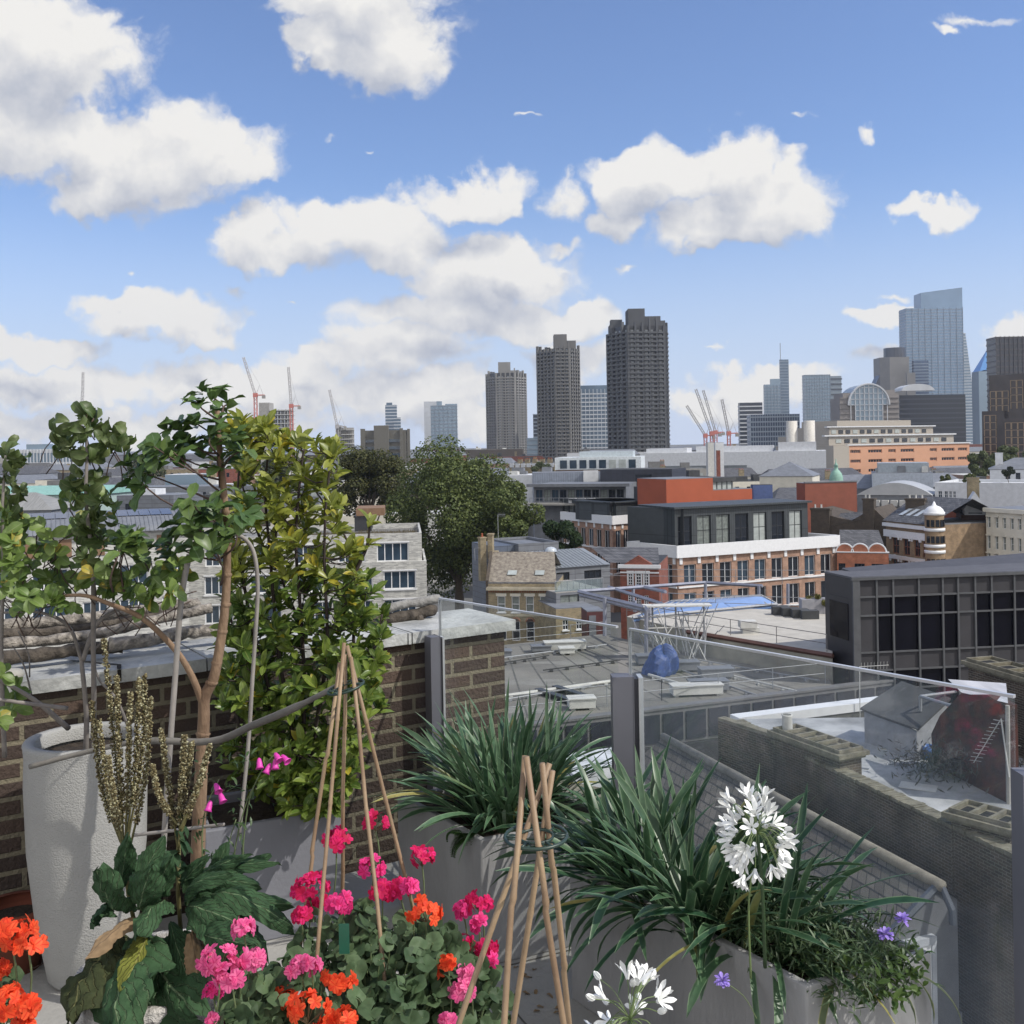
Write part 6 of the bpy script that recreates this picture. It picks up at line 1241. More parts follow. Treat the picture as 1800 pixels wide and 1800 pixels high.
# birch logs and bark lying along the wall
BIRCH = mat('birch_bark', (.05,.04,.035), .9, 0, .5, 22, 1, 40, (.42,.38,.33)); DKBARK = mat('dark_peeling_bark', (.03,.024,.02), .95, 0, .5, 14, 1, 30, (.12,.1,.08))
def log(label, pts, r, m, seed):
    rs = random.Random(seed); q = smooth_path(pts, 6); o = Vector(q[0]); mb = MB(); mb.tube([v-o+Vector((rs.uniform(-1,1), rs.uniform(-1,1), rs.uniform(-1,1)))*r*.12 for v in q], [r*rs.uniform(.88, 1.12) for _ in q], 10); tag(mb.build('log', m, None, True, loc=o), label, 'log')
def wp(px, py, off):
    u, v = uv(px, py); p0 = w0+wn*off; t = (u*p0.y-p0.x)/(wd.x-u*wd.y); d = p0.y+t*wd.y; return Vector((p0.x+t*wd.x, d, EYE+v*d))
log('uppermost silver birch log on the wall at left', [wp(-60,1103,.42), wp(60,1095,.42), wp(180,1083,.42), wp(290,1066,.42), wp(350,1060,.42)], .026, BIRCH, 1)
log('middle silver birch log slanting up behind the young tree', [wp(-60,1133,.3), wp(80,1126,.3), wp(200,1108,.3), wp(290,1086,.3), wp(372,1069,.3)], .024, BIRCH, 2)
log('short birch log lying on the coping left of the trunk', [wp(192,1133,.2), wp(260,1126,.2), wp(340,1110,.22), wp(400,1108,.22)], .03, BIRCH, 3)
log('dark log lowest on the coping at far left', [wp(-60,1158,.22), wp(60,1152,.22), wp(150,1140,.22), wp(215,1136,.22)], .03, DKBARK, 4)
log('dark log between the two birch logs', [wp(-60,1116,.38), wp(100,1110,.38), wp(230,1090,.38), wp(330,1076,.38)], .022, DKBARK, 5)
log('thick flaking pale log on stubs at the right end of the wall', [wp(610,1083,.3), wp(660,1074,.3), wp(715,1062,.3), wp(772,1052,.3)], .024, mat('flaking_pale_bark', (.26,.25,.235), .95, 0, .5, 14, 1, 25, (.3,.295,.28)), 6)
log('dark rotten log under the flaking pale log', [wp(610,1097,.3), wp(665,1092,.3), wp(725,1080,.3), wp(765,1072,.3)], .03, DKBARK, 7)
log('short stub propping the flaking log', [wp(737,1085,.28), wp(738,1100,.28), wp(738,1108,.28)], .022, DKBARK, 8)
mb = MB(); mb.lathe([(.0, 0), (.05, .004), (.062, .022), (.05, .043), (.0, .05)], n=18); o = mb.build('pebble', mat('grey_pebble', (.3,.29,.26), .8, 0, .15, 9), None, True, loc=wp(12, 1192, .03)); o.scale = (1.15, .9, 1); o.location.z = FL+1.078; tag(o, 'smooth grey pebble on the coping at the left edge', 'stone')
# ---------------------------------------------------------------- glass balustrade
g0 = Vector((-.375, 5.2)); gm = Vector((.452, 4.268)); ge = Vector((1.475, 3.008)); gx_ = Vector((2.9, 1.25))
ZT = 29.248; GLASS = glassmat('balustrade_glass', (.96,.975,.97), .015); GLASSD = glassmat('dusty_balustrade_glass', (.955,.97,.972), .055, (.55,.64,.75), dustscale=.9)
RAILM = mat('brushed_rail', (.62,.63,.65), .35, .5, .1, 5); POSTM = mat('lilac_grey_post', (.16,.16,.185), .5, .1, .1, 2); POSTD = mat('dark_post_inside', (.035,.035,.045), .5)
def gpanel(label, a, b_, m, ins0=.03, ins1=.03):
    e = b_-a; L = e.length; root = thing('glass_balustrade', label, 'balustrade', (a.x, a.y, FL), math.atan2(e.y, e.x)); h = ZT-FL
    mb = MB(); mb.box(ins0, L-ins1, -.006, .006, .03, h-.009); mb.build('glass', m, root)
    mb = MB(); mb.box(ins0-.002, L-ins1+.002, -.0075, .0075, h-.009, h); mb.build('top_rail', RAILM, root)
    mb = MB(); mb.box(ins0-.005, ins0, -.007, .007, .03, h-.009); mb.build('edge_trim', RAILM, root); return root, L
gpanel('shorter glass balustrade pane at the end of the brick wall', g0, gm, GLASS, .0, .045)
gpanel('long glass balustrade pane in front of the slate roof', gm, ge, GLASSD, .03, .03)
gpanel('glass balustrade pane running out at the right edge', ge, gx_, GLASSD, .05, .03)
def gpost(label, p, ang, h=1.055, w=.105, dep=.075):
    root = thing('balustrade_post', label, 'post', (p.x, p.y, FL), ang); mb = MB(); mb.box(-w/2, w*.18, -dep/2, dep/2, 0, h); mb.box(w*.18, w*.2, -dep/2-.002, dep/2+.002, 0, h+.002); mb.build('channel', POSTM, root)
    mb = MB(); mb.box(w*.2+.002, w*.34, -dep/2+.004, dep/2-.004, 0, h-.01); mb.build('dark_slot', POSTD, root); mb = MB(); mb.box(w*.34+.001, w/2, -dep/2-.001, dep/2+.001, 0, h-.004); mb.build('edge_strip', RAILM, root)
gpost('grey balustrade post in the middle, between the two glass panes', gm+Vector((-.0, -.035)), 0.02, 1.058, .125)
gpost('dark grey balustrade post at the right edge', ge+Vector((.035, -.03)), .0, 1.04, .15)
gpost('slim dark balustrade post fixed to the brick wall end', g0+Vector((-.03, -.02)), .5, 1.06, .075)
# ---------------------------------------------------------------- planters and pots
FC = mat('fibre_cement', (.26,.26,.262), .75, 0, .22, 2.6, .2, 60, stretch=(1,1,.35)); FCB = mat('blue_grey_fibre_cement', (.17,.175,.2), .7, 0, .12, 1.6, .1, 60); SOIL = mat('soil', (.035,.025,.018), 1, 0, .5, 30, 1, 50)
def planter(label, quad, ztop, m, t=.028):
    c = Vector((sum(p[0] for p in quad)/4, sum(p[1] for p in quad)/4)); root = thing('planter', label, 'planter', (c.x, c.y, FL)); q = [Vector(p)-c for p in quad]; h = ztop-FL
    inn = []
    for i, p in enumerate(q):
        a = (q[i-1]-p).normalized(); b_ = (q[(i+1) % 4]-p).normalized(); s = abs(a.x*b_.y-a.y*b_.x); inn.append(p+(a+b_)*t/s)
    vs = [(*p, 0) for p in q]+[(*p, h) for p in q]+[(*p, h) for p in inn]+[(*p, h-.12) for p in inn]; f = [(3,2,1,0)]
    for i in range(4): j = (i+1) % 4; f += [(i, j, 4+j, 4+i), (4+i, 4+j, 8+j, 8+i), (8+i, 8+j, 12+j, 12+i)]
    mb = MB(); mb.add(vs, f); o = mb.build('trough', m, root)
    bv = o.modifiers.new('bevel', 'BEVEL'); bv.width = .006; bv.segments = 2; bv.limit_method = 'ANGLE'
    mb = MB(); mb.add([(*p, h-.04) for p in inn], [(0,1,2,3)]); mb.build('soil', SOIL, root); return c
N1 = Vector((-.147, 3.98)); planter('square grey cement planter in the centre of the terrace', [tuple(N1), (.40, 4.215), (.02, 4.74), (-.53, 4.53)], 28.49, FC)
planter('long grey cement planter at lower right, filled with white agapanthus', [(.79, 2.87), (1.21, 3.05), (.60, 3.92), (.18, 3.745)], 28.49, FC)
planter('blue grey planter under the glossy leaved shrub', [(-1.25, 4.12), (-.743, 4.36), (-.93, 4.76), (-1.42, 4.53)], 28.49, FCB)
def pot(label, c, prof, m, soilr, soilz, n=40, name='pot', sq=1.0):
    root = thing(name, label, 'pot', c); mb = MB(); mb.lathe(prof, n=n); mb.build('body', m, root, True); mb = MB(); mb.disc((0, 0), soilr, 24, soilz); mb.build('soil', SOIL, root); return root
RP = mat('textured_white_pot', (.34,.34,.33), .9, 0, .12, 2, .4, 160)
tp = P(157, 1660, 3.98); pot('tall pale textured pot with a thick rim at left', (tp.x, 3.98, FL), [(.0,.0),(.135,0),(.15,.02),(.19,.25),(.215,.5),(.222,.75),(.218,.86),(.222,.895),(.224,.905),(.218,.915),(.19,.915),(.182,.905),(.18,.86)], RP, .181, .85)
rp = P(285, 1700, 3.0); pot('low rough stone pot under the big wilting leaves', (rp.x, 3.0, FL), [(0,0),(.18,0),(.2,.02),(.235,.35),(.245,.5),(.24,.51),(.215,.51),(.205,.48)], mat('rough_cast_stone', (.28,.26,.24), .95, 0, .35, 25, 1, 60, (.6,.58,.55)), .206, .47)
tp2 = P(25, 1600, 4.0); pot('small dark terracotta pot lying in shadow by the wall', (tp2.x-.02, 4.05, FL), [(0,0),(.09,0),(.13,.2),(.145,.2),(.145,.24),(.12,.24)], mat('old_terracotta', (.16,.045,.025), .9, 0, .2, 6), .12, .19)
pg = P(640, 1800, 2.55); pot('wide grey bowl that holds the pink and orange geraniums', (pg.x, 2.6, FL), [(0,0),(.2,0),(.26,.2),(.3,.42),(.3,.46),(.275,.46),(.265,.42)], FC, .266, .41)
pg = P(430, 1790, 2.5); pot('round pale bowl below the light pink geranium', (pg.x-.02, 2.42, FL), [(0,0),(.12,0),(.16,.2),(.17,.36),(.17,.39),(.15,.39),(.145,.36)], FC, .146, .35)
pg = P(-30, 1800, 2.2); pot('round pot at the left edge with the salmon geranium', (pg.x, 2.2, FL), [(0,0),(.12,0),(.17,.2),(.18,.4),(.18,.43),(.16,.43),(.155,.4)], FC, .156, .39)
# ---------------------------------------------------------------- bamboo wigwams, canes
BAM = mat('bamboo', (.22,.135,.08), .55, 0, .25, 6, .1, 40, (.33,.235,.14)); GCANE = mat('grey_cane', (.25,.23,.21), .7, 0, .25, 9)
def cane(parent, a, b_, r, m=BAM, org=Vector((0,0,0)), knots=None, name='cane'):
    a = Vector(a)-org; b_ = Vector(b_)-org; L = (b_-a).length; mb = MB(); kn = knots or max(2, int(L/.21)); pts = []; rs = []; bend = Vector((random.uniform(-1,1), random.uniform(-1,1), 0))*.004
    for i in range(kn):
        for f, s in ((.0, 1.0), (.90, .97), (.94, 1.18), (.97, 1.0)):
            t = (i+f)/kn; pts.append(a.lerp(b_, t)+bend*math.sin(t*7+i)); rs.append(r*s)
    pts.append(b_); rs.append(r); mb.tube(pts, rs, 8); return mb.build(name, m, parent, True)
def ring(parent, c, rx, m, org, tilt=(0, 0)):
    mb = MB()
    for s, rr_ in ((1, .0035), (.55, .0028)):
        pts = [Vector((rx*s*math.cos(2*math.pi*i/30), rx*s*math.sin(2*math.pi*i/30), rx*s*(tilt[0]*math.cos(2*math.pi*i/30)+tilt[1]*math.sin(2*math.pi*i/30)))) for i in range(31)]
        mb.tube([p+Vector(c)-org for p in pts], rr_, 6)
    for i in range(6):
        th = i*math.pi/3; q = Vector((math.cos(th), math.sin(th), tilt[0]*math.cos(th)+tilt[1]*math.sin(th)))*rx; mb.tube([Vector(c)-org+q*.55, Vector(c)-org+q], .003, 5)
        pts = [Vector(c)-org+q*.78+Vector((math.cos(a), math.sin(a), 0))*rx*.2 for a in [2*math.pi*k/12 for k in range(13)]]; mb.tube(pts, .002, 4)
    mb.build('cane_ring', mat('green_plastic_ring', (.02,.04,.03), .4), parent, True)
def wigwam(label, canes, rc, rx, d, tilt, r):
    org = P(*rc, d); root = thing('bamboo_wigwam', label, 'plant support', org)
    for (x0, y0, d0, x1, y1, d1) in canes: cane(root, P(x0, y0, d0), P(x1, y1, d1), r, BAM, org)
    ring(root, org, rx, None, org, tilt)
wigwam('taller bamboo wigwam of five canes rising from the geraniums', [(605,1130,2.88,552,1740,2.62),(597,1165,2.93,524,1680,2.85),(607,1150,2.92,600,1660,3.0),(617,1155,2.9,678,1740,2.62),(610,1135,2.92,752,1700,2.9)], (608,1208), .05, 2.9, (.25,.1), .0056)
wigwam('nearer bamboo wigwam of five thick canes at lower centre', [(923,1328,1.92,878,1880,1.78),(925,1330,1.9,1000,1880,1.85),(953,1342,1.94,1010,1880,2.05),(971,1355,1.96,890,1880,2.0),(966,1342,1.98,778,1880,1.9)], (942,1470), .058, 1.93, (.02,.03), .0058)
def stick(label, pts, r, m, cat='cane', name='garden_cane', n=5):
    o = Vector(pts[0]); q = smooth_path([Vector(p)-o for p in pts], n); mb = MB(); mb.tube(q, r if isinstance(r, (list, tuple)) else taper(q, r, r*.9), 8); tag(mb.build(name, m, None, True, loc=o), label, cat)
stick('thick grey pole standing behind the flower spikes', [P(333,975,3.5),P(319,1050,3.5),P(308,1190,3.5),P(294,1383,3.45),P(286,1520,3.45)], .0105, GCANE)
stick('arched grey pole curving over beside the young tree', [P(400,934,3.7),P(430,947,3.7),P(447,975,3.7),P(453,1030,3.7),P(450,1100,3.7),P(444,1190,3.7),P(436,1314,3.7),P(420,1470,3.65)], .0078, GCANE)
stick('long grey stick tied across from the tall pot to the taller wigwam', [P(52,1348,3.5),P(139,1325,3.5),P(250,1303,3.45),P(372,1303,3.4),P(444,1275,3.3),P(520,1243,3.1),P(604,1200,2.95)], [.009]*10+[.012]*16+[.008]*5, mat('weathered_branch', (.15,.14,.125), .9, 0, .3, 12), 'stick', 'stick')
stick('short pale stick crossing low behind the second flower spike', [P(236,1468,3.4),P(320,1458,3.35),P(394,1449,3.3)], .006, GCANE, 'stick', 'stick')
# ================================================================ plants on the terrace
def cluster_leaves(centers, axes, per, L, W_, spread=(.5, 1.2), droop=(.2, .9), **k):
    """whorls of leaves round each shoot tip"""
    n = len(centers)*per; c = np.repeat(np.asarray(centers, float), per, 0); ax = unit(np.repeat(np.asarray(axes, float), per, 0)); X, Y, Z = rframes(ax)
    th = rng.uniform(0, 2*np.pi, n); sp = rng.uniform(*spread, n)
    d = np.cos(sp)[:, None]*Z+np.sin(sp)[:, None]*(np.cos(th)[:, None]*X+np.sin(th)[:, None]*Y)
    nr = Z-d*(Z*d).sum(1, keepdims=True)+rng.normal(size=(n, 3))*.15
    pos = c-Z*rng.uniform(-.01, .035, n)[:, None]
    s = rng.uniform(.6, 1.15, n)
    return leaf_arrays(pos, d, nr, L*s, W_*s, rng.uniform(*droop, n), **k)
def Pn(px, py, d): return np.array(P(px, py, d))
LEAFP = lambda t: np.array([.06, .55, .92, 1., .78, .04]) if len(t) == 6 else np.sin(np.pi*np.clip(t*.95+.02, 0, 1))**.75
STRAP = lambda t: np.clip(np.minimum(.75+t*.6, (1-t)*5.5+.03), 0.03, 1)
# ---- young apple tree with the tan trunk
AP = mat('tan_bark', (.17,.1,.06), .85, 0, .3, 14, .35, 60, (.28,.19,.12), stretch=(1,1,.45)); TWIG = mat('brown_twig', (.085,.055,.045), .85, 0, .3, 15); GTWIG = mat('grey_twig', (.2,.18,.165), .85, 0, .3, 15)
def woody(name, label, base, branches, m, cat='tree'):
    root = thing(name, label, cat, base); mb = MB()
    for pts, r0, r1 in branches: q = smooth_path([Vector(p)-Vector(base) for p in pts], 5); mb.tube(q, taper(q, r0, r1), 8)
    return root, mb
base = P(346, 1560, 3.6)
br = [([base, P(350,1440,3.6), P(353,1370,3.6), P(358,1270,3.6), P(360,1225,3.6), P(376,1190,3.6), P(389,1120,3.6), P(397,1050,3.6), P(399,960,3.6), P(394,870,3.6), P(386,790,3.6), P(382,722,3.6)], .026, .009),
      ([P(357,1240,3.6), P(338,1190,3.58), P(308,1142,3.55), P(252,1088,3.5), P(194,1062,3.5), P(140,1046,3.5), P(60,1055,3.5)], .0135, .005)]
root, mb = woody('apple_tree', 'young fruit tree with a bent tan trunk and forked left branch', base, br, AP)
for y, x, r in ((1200,372,.022),(1165,381,.019),(1110,391,.018),(1062,397,.018),(1010,399,.017),(955,399,.017),(900,397,.015),(1290,357,.025),(1340,355,.026)): o_ = P(x, y, 3.6)-base; mb.tube([o_+Vector((0,0,-.008)), o_, o_+Vector((.002,0,.008))], [r*.86, r*1.04, r*.86], 10, False)
mb.build('trunk', AP, root, True)
cl = [(375,700),(360,690),(395,712),(385,735),(345,715),(310,745),(330,760),(290,765),(300,785),(340,770),(365,775),(405,775),(425,790),(320,800),(350,800),(285,805),(275,785),(255,810),(235,825),(225,840),(250,845),(215,815),(395,820),(410,760),
      (340,885),(360,900),(320,905),(375,880),(350,925),(330,940),(385,905),(400,935),(310,920),(345,960),(365,975),(215,935),(230,955),(240,975),(205,970),(250,960),(290,945),(300,975),(300,800),(265,800),(345,745),(415,905),(425,915),(440,890)]
tips = []; C = []; A = []
for (x, y) in cl:
    d = 3.55+random.uniform(-.14, .14); p = Pn(x+random.uniform(-8,8), y+random.uniform(-8,8), d); C.append(p); st = Pn(388 if y > 860 else 386, y+random.uniform(20, 70), 3.6)
    if x < 280 and y > 900: st = Pn(215+random.uniform(-20,30), 1040, 3.52)
    A.append(unit((p-st)+np.array([0, 0, .08]))*.8+np.array([0, -.2, .45])); tips.append((st, p))
mb = MB()
for st, p in tips[::2]:
    m = (st+p)/2+rng.normal(size=3)*.02; mb.tube([Vector(v)-Vector(base) for v in smooth_path([st, m, p], 3)], [.004]*3+[.003]*3+[.002], 5)
mb.build('twigs', TWIG, root, True)
arr = cluster_leaves(C, A, 7, .085, .046, (.6, 1.5), (.2, 1.1), fold=.16, S=5, prof=LEAFP, wav=.18)
V, Fq, U = arr; npmesh('foliage', V-np.array(base), Fq, leafmat('apple_leaf', (.05,.1,.028), (.14,.21,.06), rib=(.12,.18,.09), rough=.42, trans=.25, ribw=.05), root, U)
# ---- trained pear with curled leaves at left
base = P(60, 1330, 3.75)
br = [([P(163,1330,3.9), P(165,1240,3.85), P(164,1120,3.7), P(164,1030,3.6), P(160,961,3.55), P(151,878,3.5), P(153,800,3.5), P(150,760,3.5)], .011, .0045),
      ([P(8,1330,3.7), P(2,1150,3.6), P(6,1000,3.55), P(4,900,3.5), P(10,800,3.5)], .009, .004),
      ([P(150,1340,3.9), P(152,1260,3.85), P(145,1180,3.8), P(140,1150,3.8), P(118,1098,3.75), P(60,1075,3.7), P(-20,1080,3.7)], .011, .004),
      ([P(146,1160,3.8), P(168,1100,3.75), P(200,1075,3.75), P(230,1065,3.75)], .009, .005), ([P(120,1280,3.85), P(60,1230,3.7), P(-10,1190,3.6)], .011, .006),
      ([P(118,1245,3.7), P(60,1238,3.6), P(-30,1226,3.5)], .0075, .006), ([P(230,1290,3.9), P(205,1230,3.85), P(172,1190,3.85), P(168,1140,3.8), P(230,1090,3.8)], .006, .003),
      ([P(55,1220,3.9), P(42,1170,3.85), P(25,1140,3.8)], .004, .002), ([P(52,1190,3.9), P(50,1150,3.85), P(32,1110,3.8)], .003, .002)]
root, mb = woody('pear_tree', 'trained pear with curled dull green leaves and bare grey stems at far left', base, br, GTWIG); mb.build('stems', GTWIG, root, True)
cl = [(152,728),(138,745),(165,735),(175,755),(150,760),(112,780),(95,790),(125,795),(100,765),(195,765),(210,780),(225,770),(190,785),(160,810),(140,840),(165,845),(150,870),(130,880),(170,885),(155,905),(140,925),(170,920),(175,950),(150,940),(130,860),
      (8,790),(22,810),(5,830),(18,850),(28,870),(6,885),(15,905),(25,800),(175,1000),(185,1020),(160,985)]
cl2 = [(random.gauss(90, 75), random.uniform(925, 1065)) for _ in range(52)]+[(random.uniform(180, 330), random.uniform(985, 1060)) for _ in range(20)]+[(random.gauss(160, 40), random.uniform(860, 1010)) for _ in range(9)]+[(random.uniform(-10, 40), random.uniform(880, 1000)) for _ in range(16)]+[(random.uniform(-10, 34), random.uniform(1180, 1265)) for _ in range(9)]
C = [Pn(x+random.gauss(0,4), y, 3.52+random.uniform(-.12,.12)) for x, y in cl]; A = [np.array([random.gauss(0,.4), -.4, -.2]) for _ in cl]
V1 = cluster_leaves(C, A, 8, .062, .034, (.7, 1.9), (1.0, 2.6), fold=.22, S=5, prof=LEAFP, wav=.15); V, Fq, U = V1
npmesh('curled_foliage', V-np.array(base), Fq, leafmat('pear_leaf', (.06,.1,.028), (.12,.155,.05), rough=.5, trans=.25, rib=(.14,.17,.07), ribw=.05), root, U)
C = [Pn(x, y, 3.62+random.uniform(-.2,.2)) for x, y in cl2]; A = [np.array([random.gauss(0,.5), -.5, .3+random.random()*.4]) for _ in cl2]
V, Fq, U = cluster_leaves(C, A, 7, .058, .036, (.5, 1.7), (.1, 1.2), fold=.14, S=5, prof=LEAFP)
npmesh('bright_foliage', V-np.array(base), Fq, leafmat('pear_leaf_young', (.1,.17,.035), (.2,.28,.07), rough=.45, trans=.35, rib=(.2,.26,.1), yellow=(.4,.32,.05), yamt=.08), root, U)
mb = MB()
for k, (x, y) in enumerate(cl2[:40]+cl[:20]): p = P(x, y, 3.6); q = P(x+random.uniform(-35,35), y+random.uniform(25,70), 3.62); mb.tube([v-Vector(base) for v in smooth_path([q, (p+q)/2+Vector((random.uniform(-.02,.02),0,0)), p], 2)], .0022, 4)
for k in range(26): x = random.uniform(-5, 330); y = random.uniform(1040, 1120); mb.tube([v-Vector(base) for v in smooth_path([P(x, y, 3.75), P(x+random.uniform(-40,40), y-30, 3.75), P(x+random.uniform(-70,70), y-random.uniform(30,90), 3.75)], 3)], .002, 4)
mb.build('twigs', TWIG, root, True)
# ---- glossy leaved shrub
base = Vector((-1.05, 4.45, 28.45)); D0 = 4.4
stems = [[(505,1420),(500,1300),(455,1150),(425,1000),(418,860),(430,760)],[(510,1420),(515,1300),(490,1150),(475,980),(466,860),(475,775)],[(520,1420),(535,1250),(530,1100),(520,950),(530,820),(535,790)],[(525,1420),(560,1250),(575,1130),(570,980),(575,860),(585,800)],
         [(530,1420),(590,1300),(618,1180),(622,1090),(625,1000),(600,930),(545,850)],[(622,1010),(645,960),(650,920)],[(500,1420),(440,1330),(410,1230),(390,1130),(398,1050)],[(540,1420),(600,1350),(640,1230),(655,1150),(672,1080)],[(530,1420),(590,1390),(605,1340)],
         [(500,1420),(440,1380),(405,1330)],[(470,980),(440,900),(425,850)],[(530,1100),(490,1000),(485,900)],[(575,1130),(600,1080),(640,1060)],[(455,1150),(415,1110),(400,1070)]]
SP = []; root, mb = woody('laurel_shrub', 'large glossy yellow green shrub of many upright stems behind the young tree', base, [], TWIG, 'shrub')
for i, s in enumerate(stems):
    dd = D0+random.uniform(-.2, .2); pts = [P(x, y, lerp(4.45, dd, min(1, j/2)) if i not in (5, 10, 11, 12, 13) else D0) for j, (x, y) in enumerate(s)]; q = smooth_path([p-base for p in pts], 5); mb.tube(q, taper(q, .011 if i < 9 else .007, .0035), 6); SP += [np.array(p+base) for p in q[3:]]
mb.build('stems', mat('dark_stem', (.045,.033,.03), .85, 0, .3, 12), root, True); SP = np.array(SP)
C = []; A = []; tw_ = MB()
env = [(740,418,445),(760,405,500),(790,400,600),(830,400,605),(880,400,600),(930,400,625),(980,400,632),(1040,400,655),(1080,400,678),(1130,400,680),(1180,400,670),(1230,390,675),(1280,385,650),(1340,395,632),(1400,470,612),(1425,500,590)]
ys_ = [e[0] for e in env]
def dens_env(y): return np.interp(y, ys_, [e[1] for e in env]), np.interp(y, ys_, [e[2] for e in env])
cnt = 0
while cnt < 520:
    y = random.uniform(745, 1425); a, b_ = dens_env(y); x = random.uniform(a, b_)
    if y < 990 and random.random() < .35: continue
    if 1240 < y and x < 440 and random.random() < .5: continue
    p = Pn(x, y, D0+random.uniform(-.3, .22)); dist = np.linalg.norm(SP-p, axis=1)+np.maximum(0, SP[:, 2]-p[2])*1.2; j = dist.argmin()
    if dist[j] > .26: continue
    C.append(p); v = p-SP[j]; A.append(unit(v+1e-4)*.5+np.array([0, -.22, .8])); m_ = SP[j]+v*.5+np.array([0, 0, -.02]); tw_.tube([Vector(q)-base for q in smooth_path([SP[j], m_, p], 3)], .0024, 4); cnt += 1
for s in stems:
    for j in range(1, len(s)):
        C.append(Pn(*s[j], D0)); A.append(np.array([random.gauss(0,.2), -.1, 1]))
tw_.build('twigs', MC['dark_stem'], root)
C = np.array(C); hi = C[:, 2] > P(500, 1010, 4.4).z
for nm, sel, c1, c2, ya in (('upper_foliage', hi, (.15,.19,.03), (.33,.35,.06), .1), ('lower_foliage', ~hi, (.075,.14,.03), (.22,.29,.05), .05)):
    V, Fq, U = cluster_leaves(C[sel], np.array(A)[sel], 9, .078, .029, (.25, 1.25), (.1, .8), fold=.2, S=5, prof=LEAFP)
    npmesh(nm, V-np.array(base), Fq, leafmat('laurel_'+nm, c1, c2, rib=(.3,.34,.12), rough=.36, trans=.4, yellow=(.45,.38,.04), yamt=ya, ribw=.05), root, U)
# ---- strap leaved clumps
def clump(name, label, centre, n, L, W_, ex, group=None, parent_pts=None, seed=1, up=.4, cols=((.035,.085,.042), (.08,.15,.075)), edge=(.17,.25,.14), bias=(0, 0, 0), dr=1.):
    root = thing(name, label, 'plant', centre); r2 = np.random.default_rng(seed); th = r2.uniform(0, 2*np.pi, n); rad = r2.uniform(0, 1, n)**.6
    off = np.stack([np.cos(th)*rad*ex[0], np.sin(th)*rad*ex[1], np.zeros(n)], 1)
    if len(ex) > 2: ca, sa = math.cos(ex[2]), math.sin(ex[2]); off = np.stack([off[:, 0]*ca-off[:, 1]*sa, off[:, 0]*sa+off[:, 1]*ca, off[:, 2]], 1)
    el = r2.uniform(.25, 1.5, n)*1.0; a2 = np.arctan2(off[:, 1], off[:, 0])+r2.normal(size=n)*.9
    d = np.stack([np.cos(a2)*np.cos(el), np.sin(a2)*np.cos(el), np.sin(el)+.15], 1)+np.array(bias); upv = np.array([0, 0, 1.])+r2.normal(size=(n, 3))*.1
    V, Fq, U = leaf_arrays(off, d, upv, r2.uniform(*L, n), r2.uniform(*W_, n), r2.uniform(.35, 1.9, n)*(1.25-el/2)*dr, fold=.14, S=11, prof=STRAP, twist=r2.normal(size=n)*.5)
    npmesh('strap_leaves', V, Fq, leafmat(name+'_leaf'+str(seed), *cols, edge=edge, rough=.38, trans=.15, yellow=(.3,.27,.09), yamt=.05), root, U); return root
clump('agapanthus', 'arching strap leaved clump without flowers in the square central planter', Vector((-.04, 4.33, 28.43)), 320, (.32, .58), (.013, .023), (.17, .17), seed=2, dr=.8, bias=(0, .12, .28))
ag = clump('agapanthus', 'dense dark strap leaved clump bearing the large white flower head', Vector((.56, 3.42, 28.44)), 380, (.3, .54), (.017, .031), (.46, .14, R(-53)), seed=3, cols=((.02,.06,.028), (.055,.11,.052)), bias=(.05, 0, .05))
V, Fq, U = leaf_arrays([(.42,-.42,.03),(.47,-.45,.03),(.4,-.4,.02),(.35,-.45,.02)], [(1,.1,.3),(1,-.2,.35),(.9,-.5,.4),(-.6,-1,.5)], [(0,0,1)]*4, [.33,.3,.26,.25], .02, [1.9,1.8,2,1.5], fold=.14, S=11, prof=STRAP)
npmesh('outer_leaves', V, Fq, leafmat('yellowing_strap', (.07,.1,.05), (.14,.17,.07), edge=(.35,.33,.15)), ag, U)
# ---- agapanthus flower heads
WPET = mat('white_petal', (.8,.81,.79), .6, 0, .03, 20); PED = mat('pedicel_green', (.12,.17,.06), .6, 0, .2, 20)
def umbel(label, c, nstem, r, n, stem_to, seed, parent=None, open_=.75):
    c = Vector(c); root = thing('agapanthus_flower', label, 'flower', c); r2 = np.random.default_rng(seed); q = smooth_path([Vector(p)-c for p in stem_to]+[Vector((0,0,0))], 5); mb = MB(); mb.tube(q, taper(q, .0055, .0045), 7); mb.build('stem', mat('dark_green_stem', (.035,.07,.025), .5, 0, .2, 9), root, True)
    mb = MB(); i = 0; tot = 0
    while i < n:
        v = r2.normal(size=3); v = v/np.linalg.norm(v)
        if v[2] < -.75: continue
        if i % 3 == 0 and v[1] > -.3: continue
        i += 1; rr = r*r2.uniform(.5, 1.0); tip = v*rr; mid = v*rr*.5+np.array([0, 0, .012]); tip[2] -= .012*(1-v[2]); mb.tube([Vector(x) for x in smooth_path([(0,0,0), mid, tip], 3)], .0011, 4)
        X, Y, Z = (a[0] for a in rframes((v+np.array([0, 0, -.12]))[None])); op = r2.random() < open_
        k = np.arange(6)*np.pi/3; rad = np.cos(k)[:, None]*X+np.sin(k)[:, None]*Y
        if op: d = Z*1.0+rad*.22; V, Fq, U = leaf_arrays(tip+rad*.0018, d, -rad+Z*.2, .042, .0118, .8, fold=-.12, S=6, prof=lambda t: np.array([.35,.5,.6,.8,1,.85,.1]), wav=.1)
        else: d = Z+rad*.2; V, Fq, U = leaf_arrays(tip+rad*.001, d, -rad, .022, .009, -.35, fold=-.3, S=4, prof=lambda t: np.array([.4,1,1,.8,.1]))
        npmesh('floret' if op else 'bud', V, Fq, WPET, root, U); tot += 1
    mb.build('pedicels', PED, root)
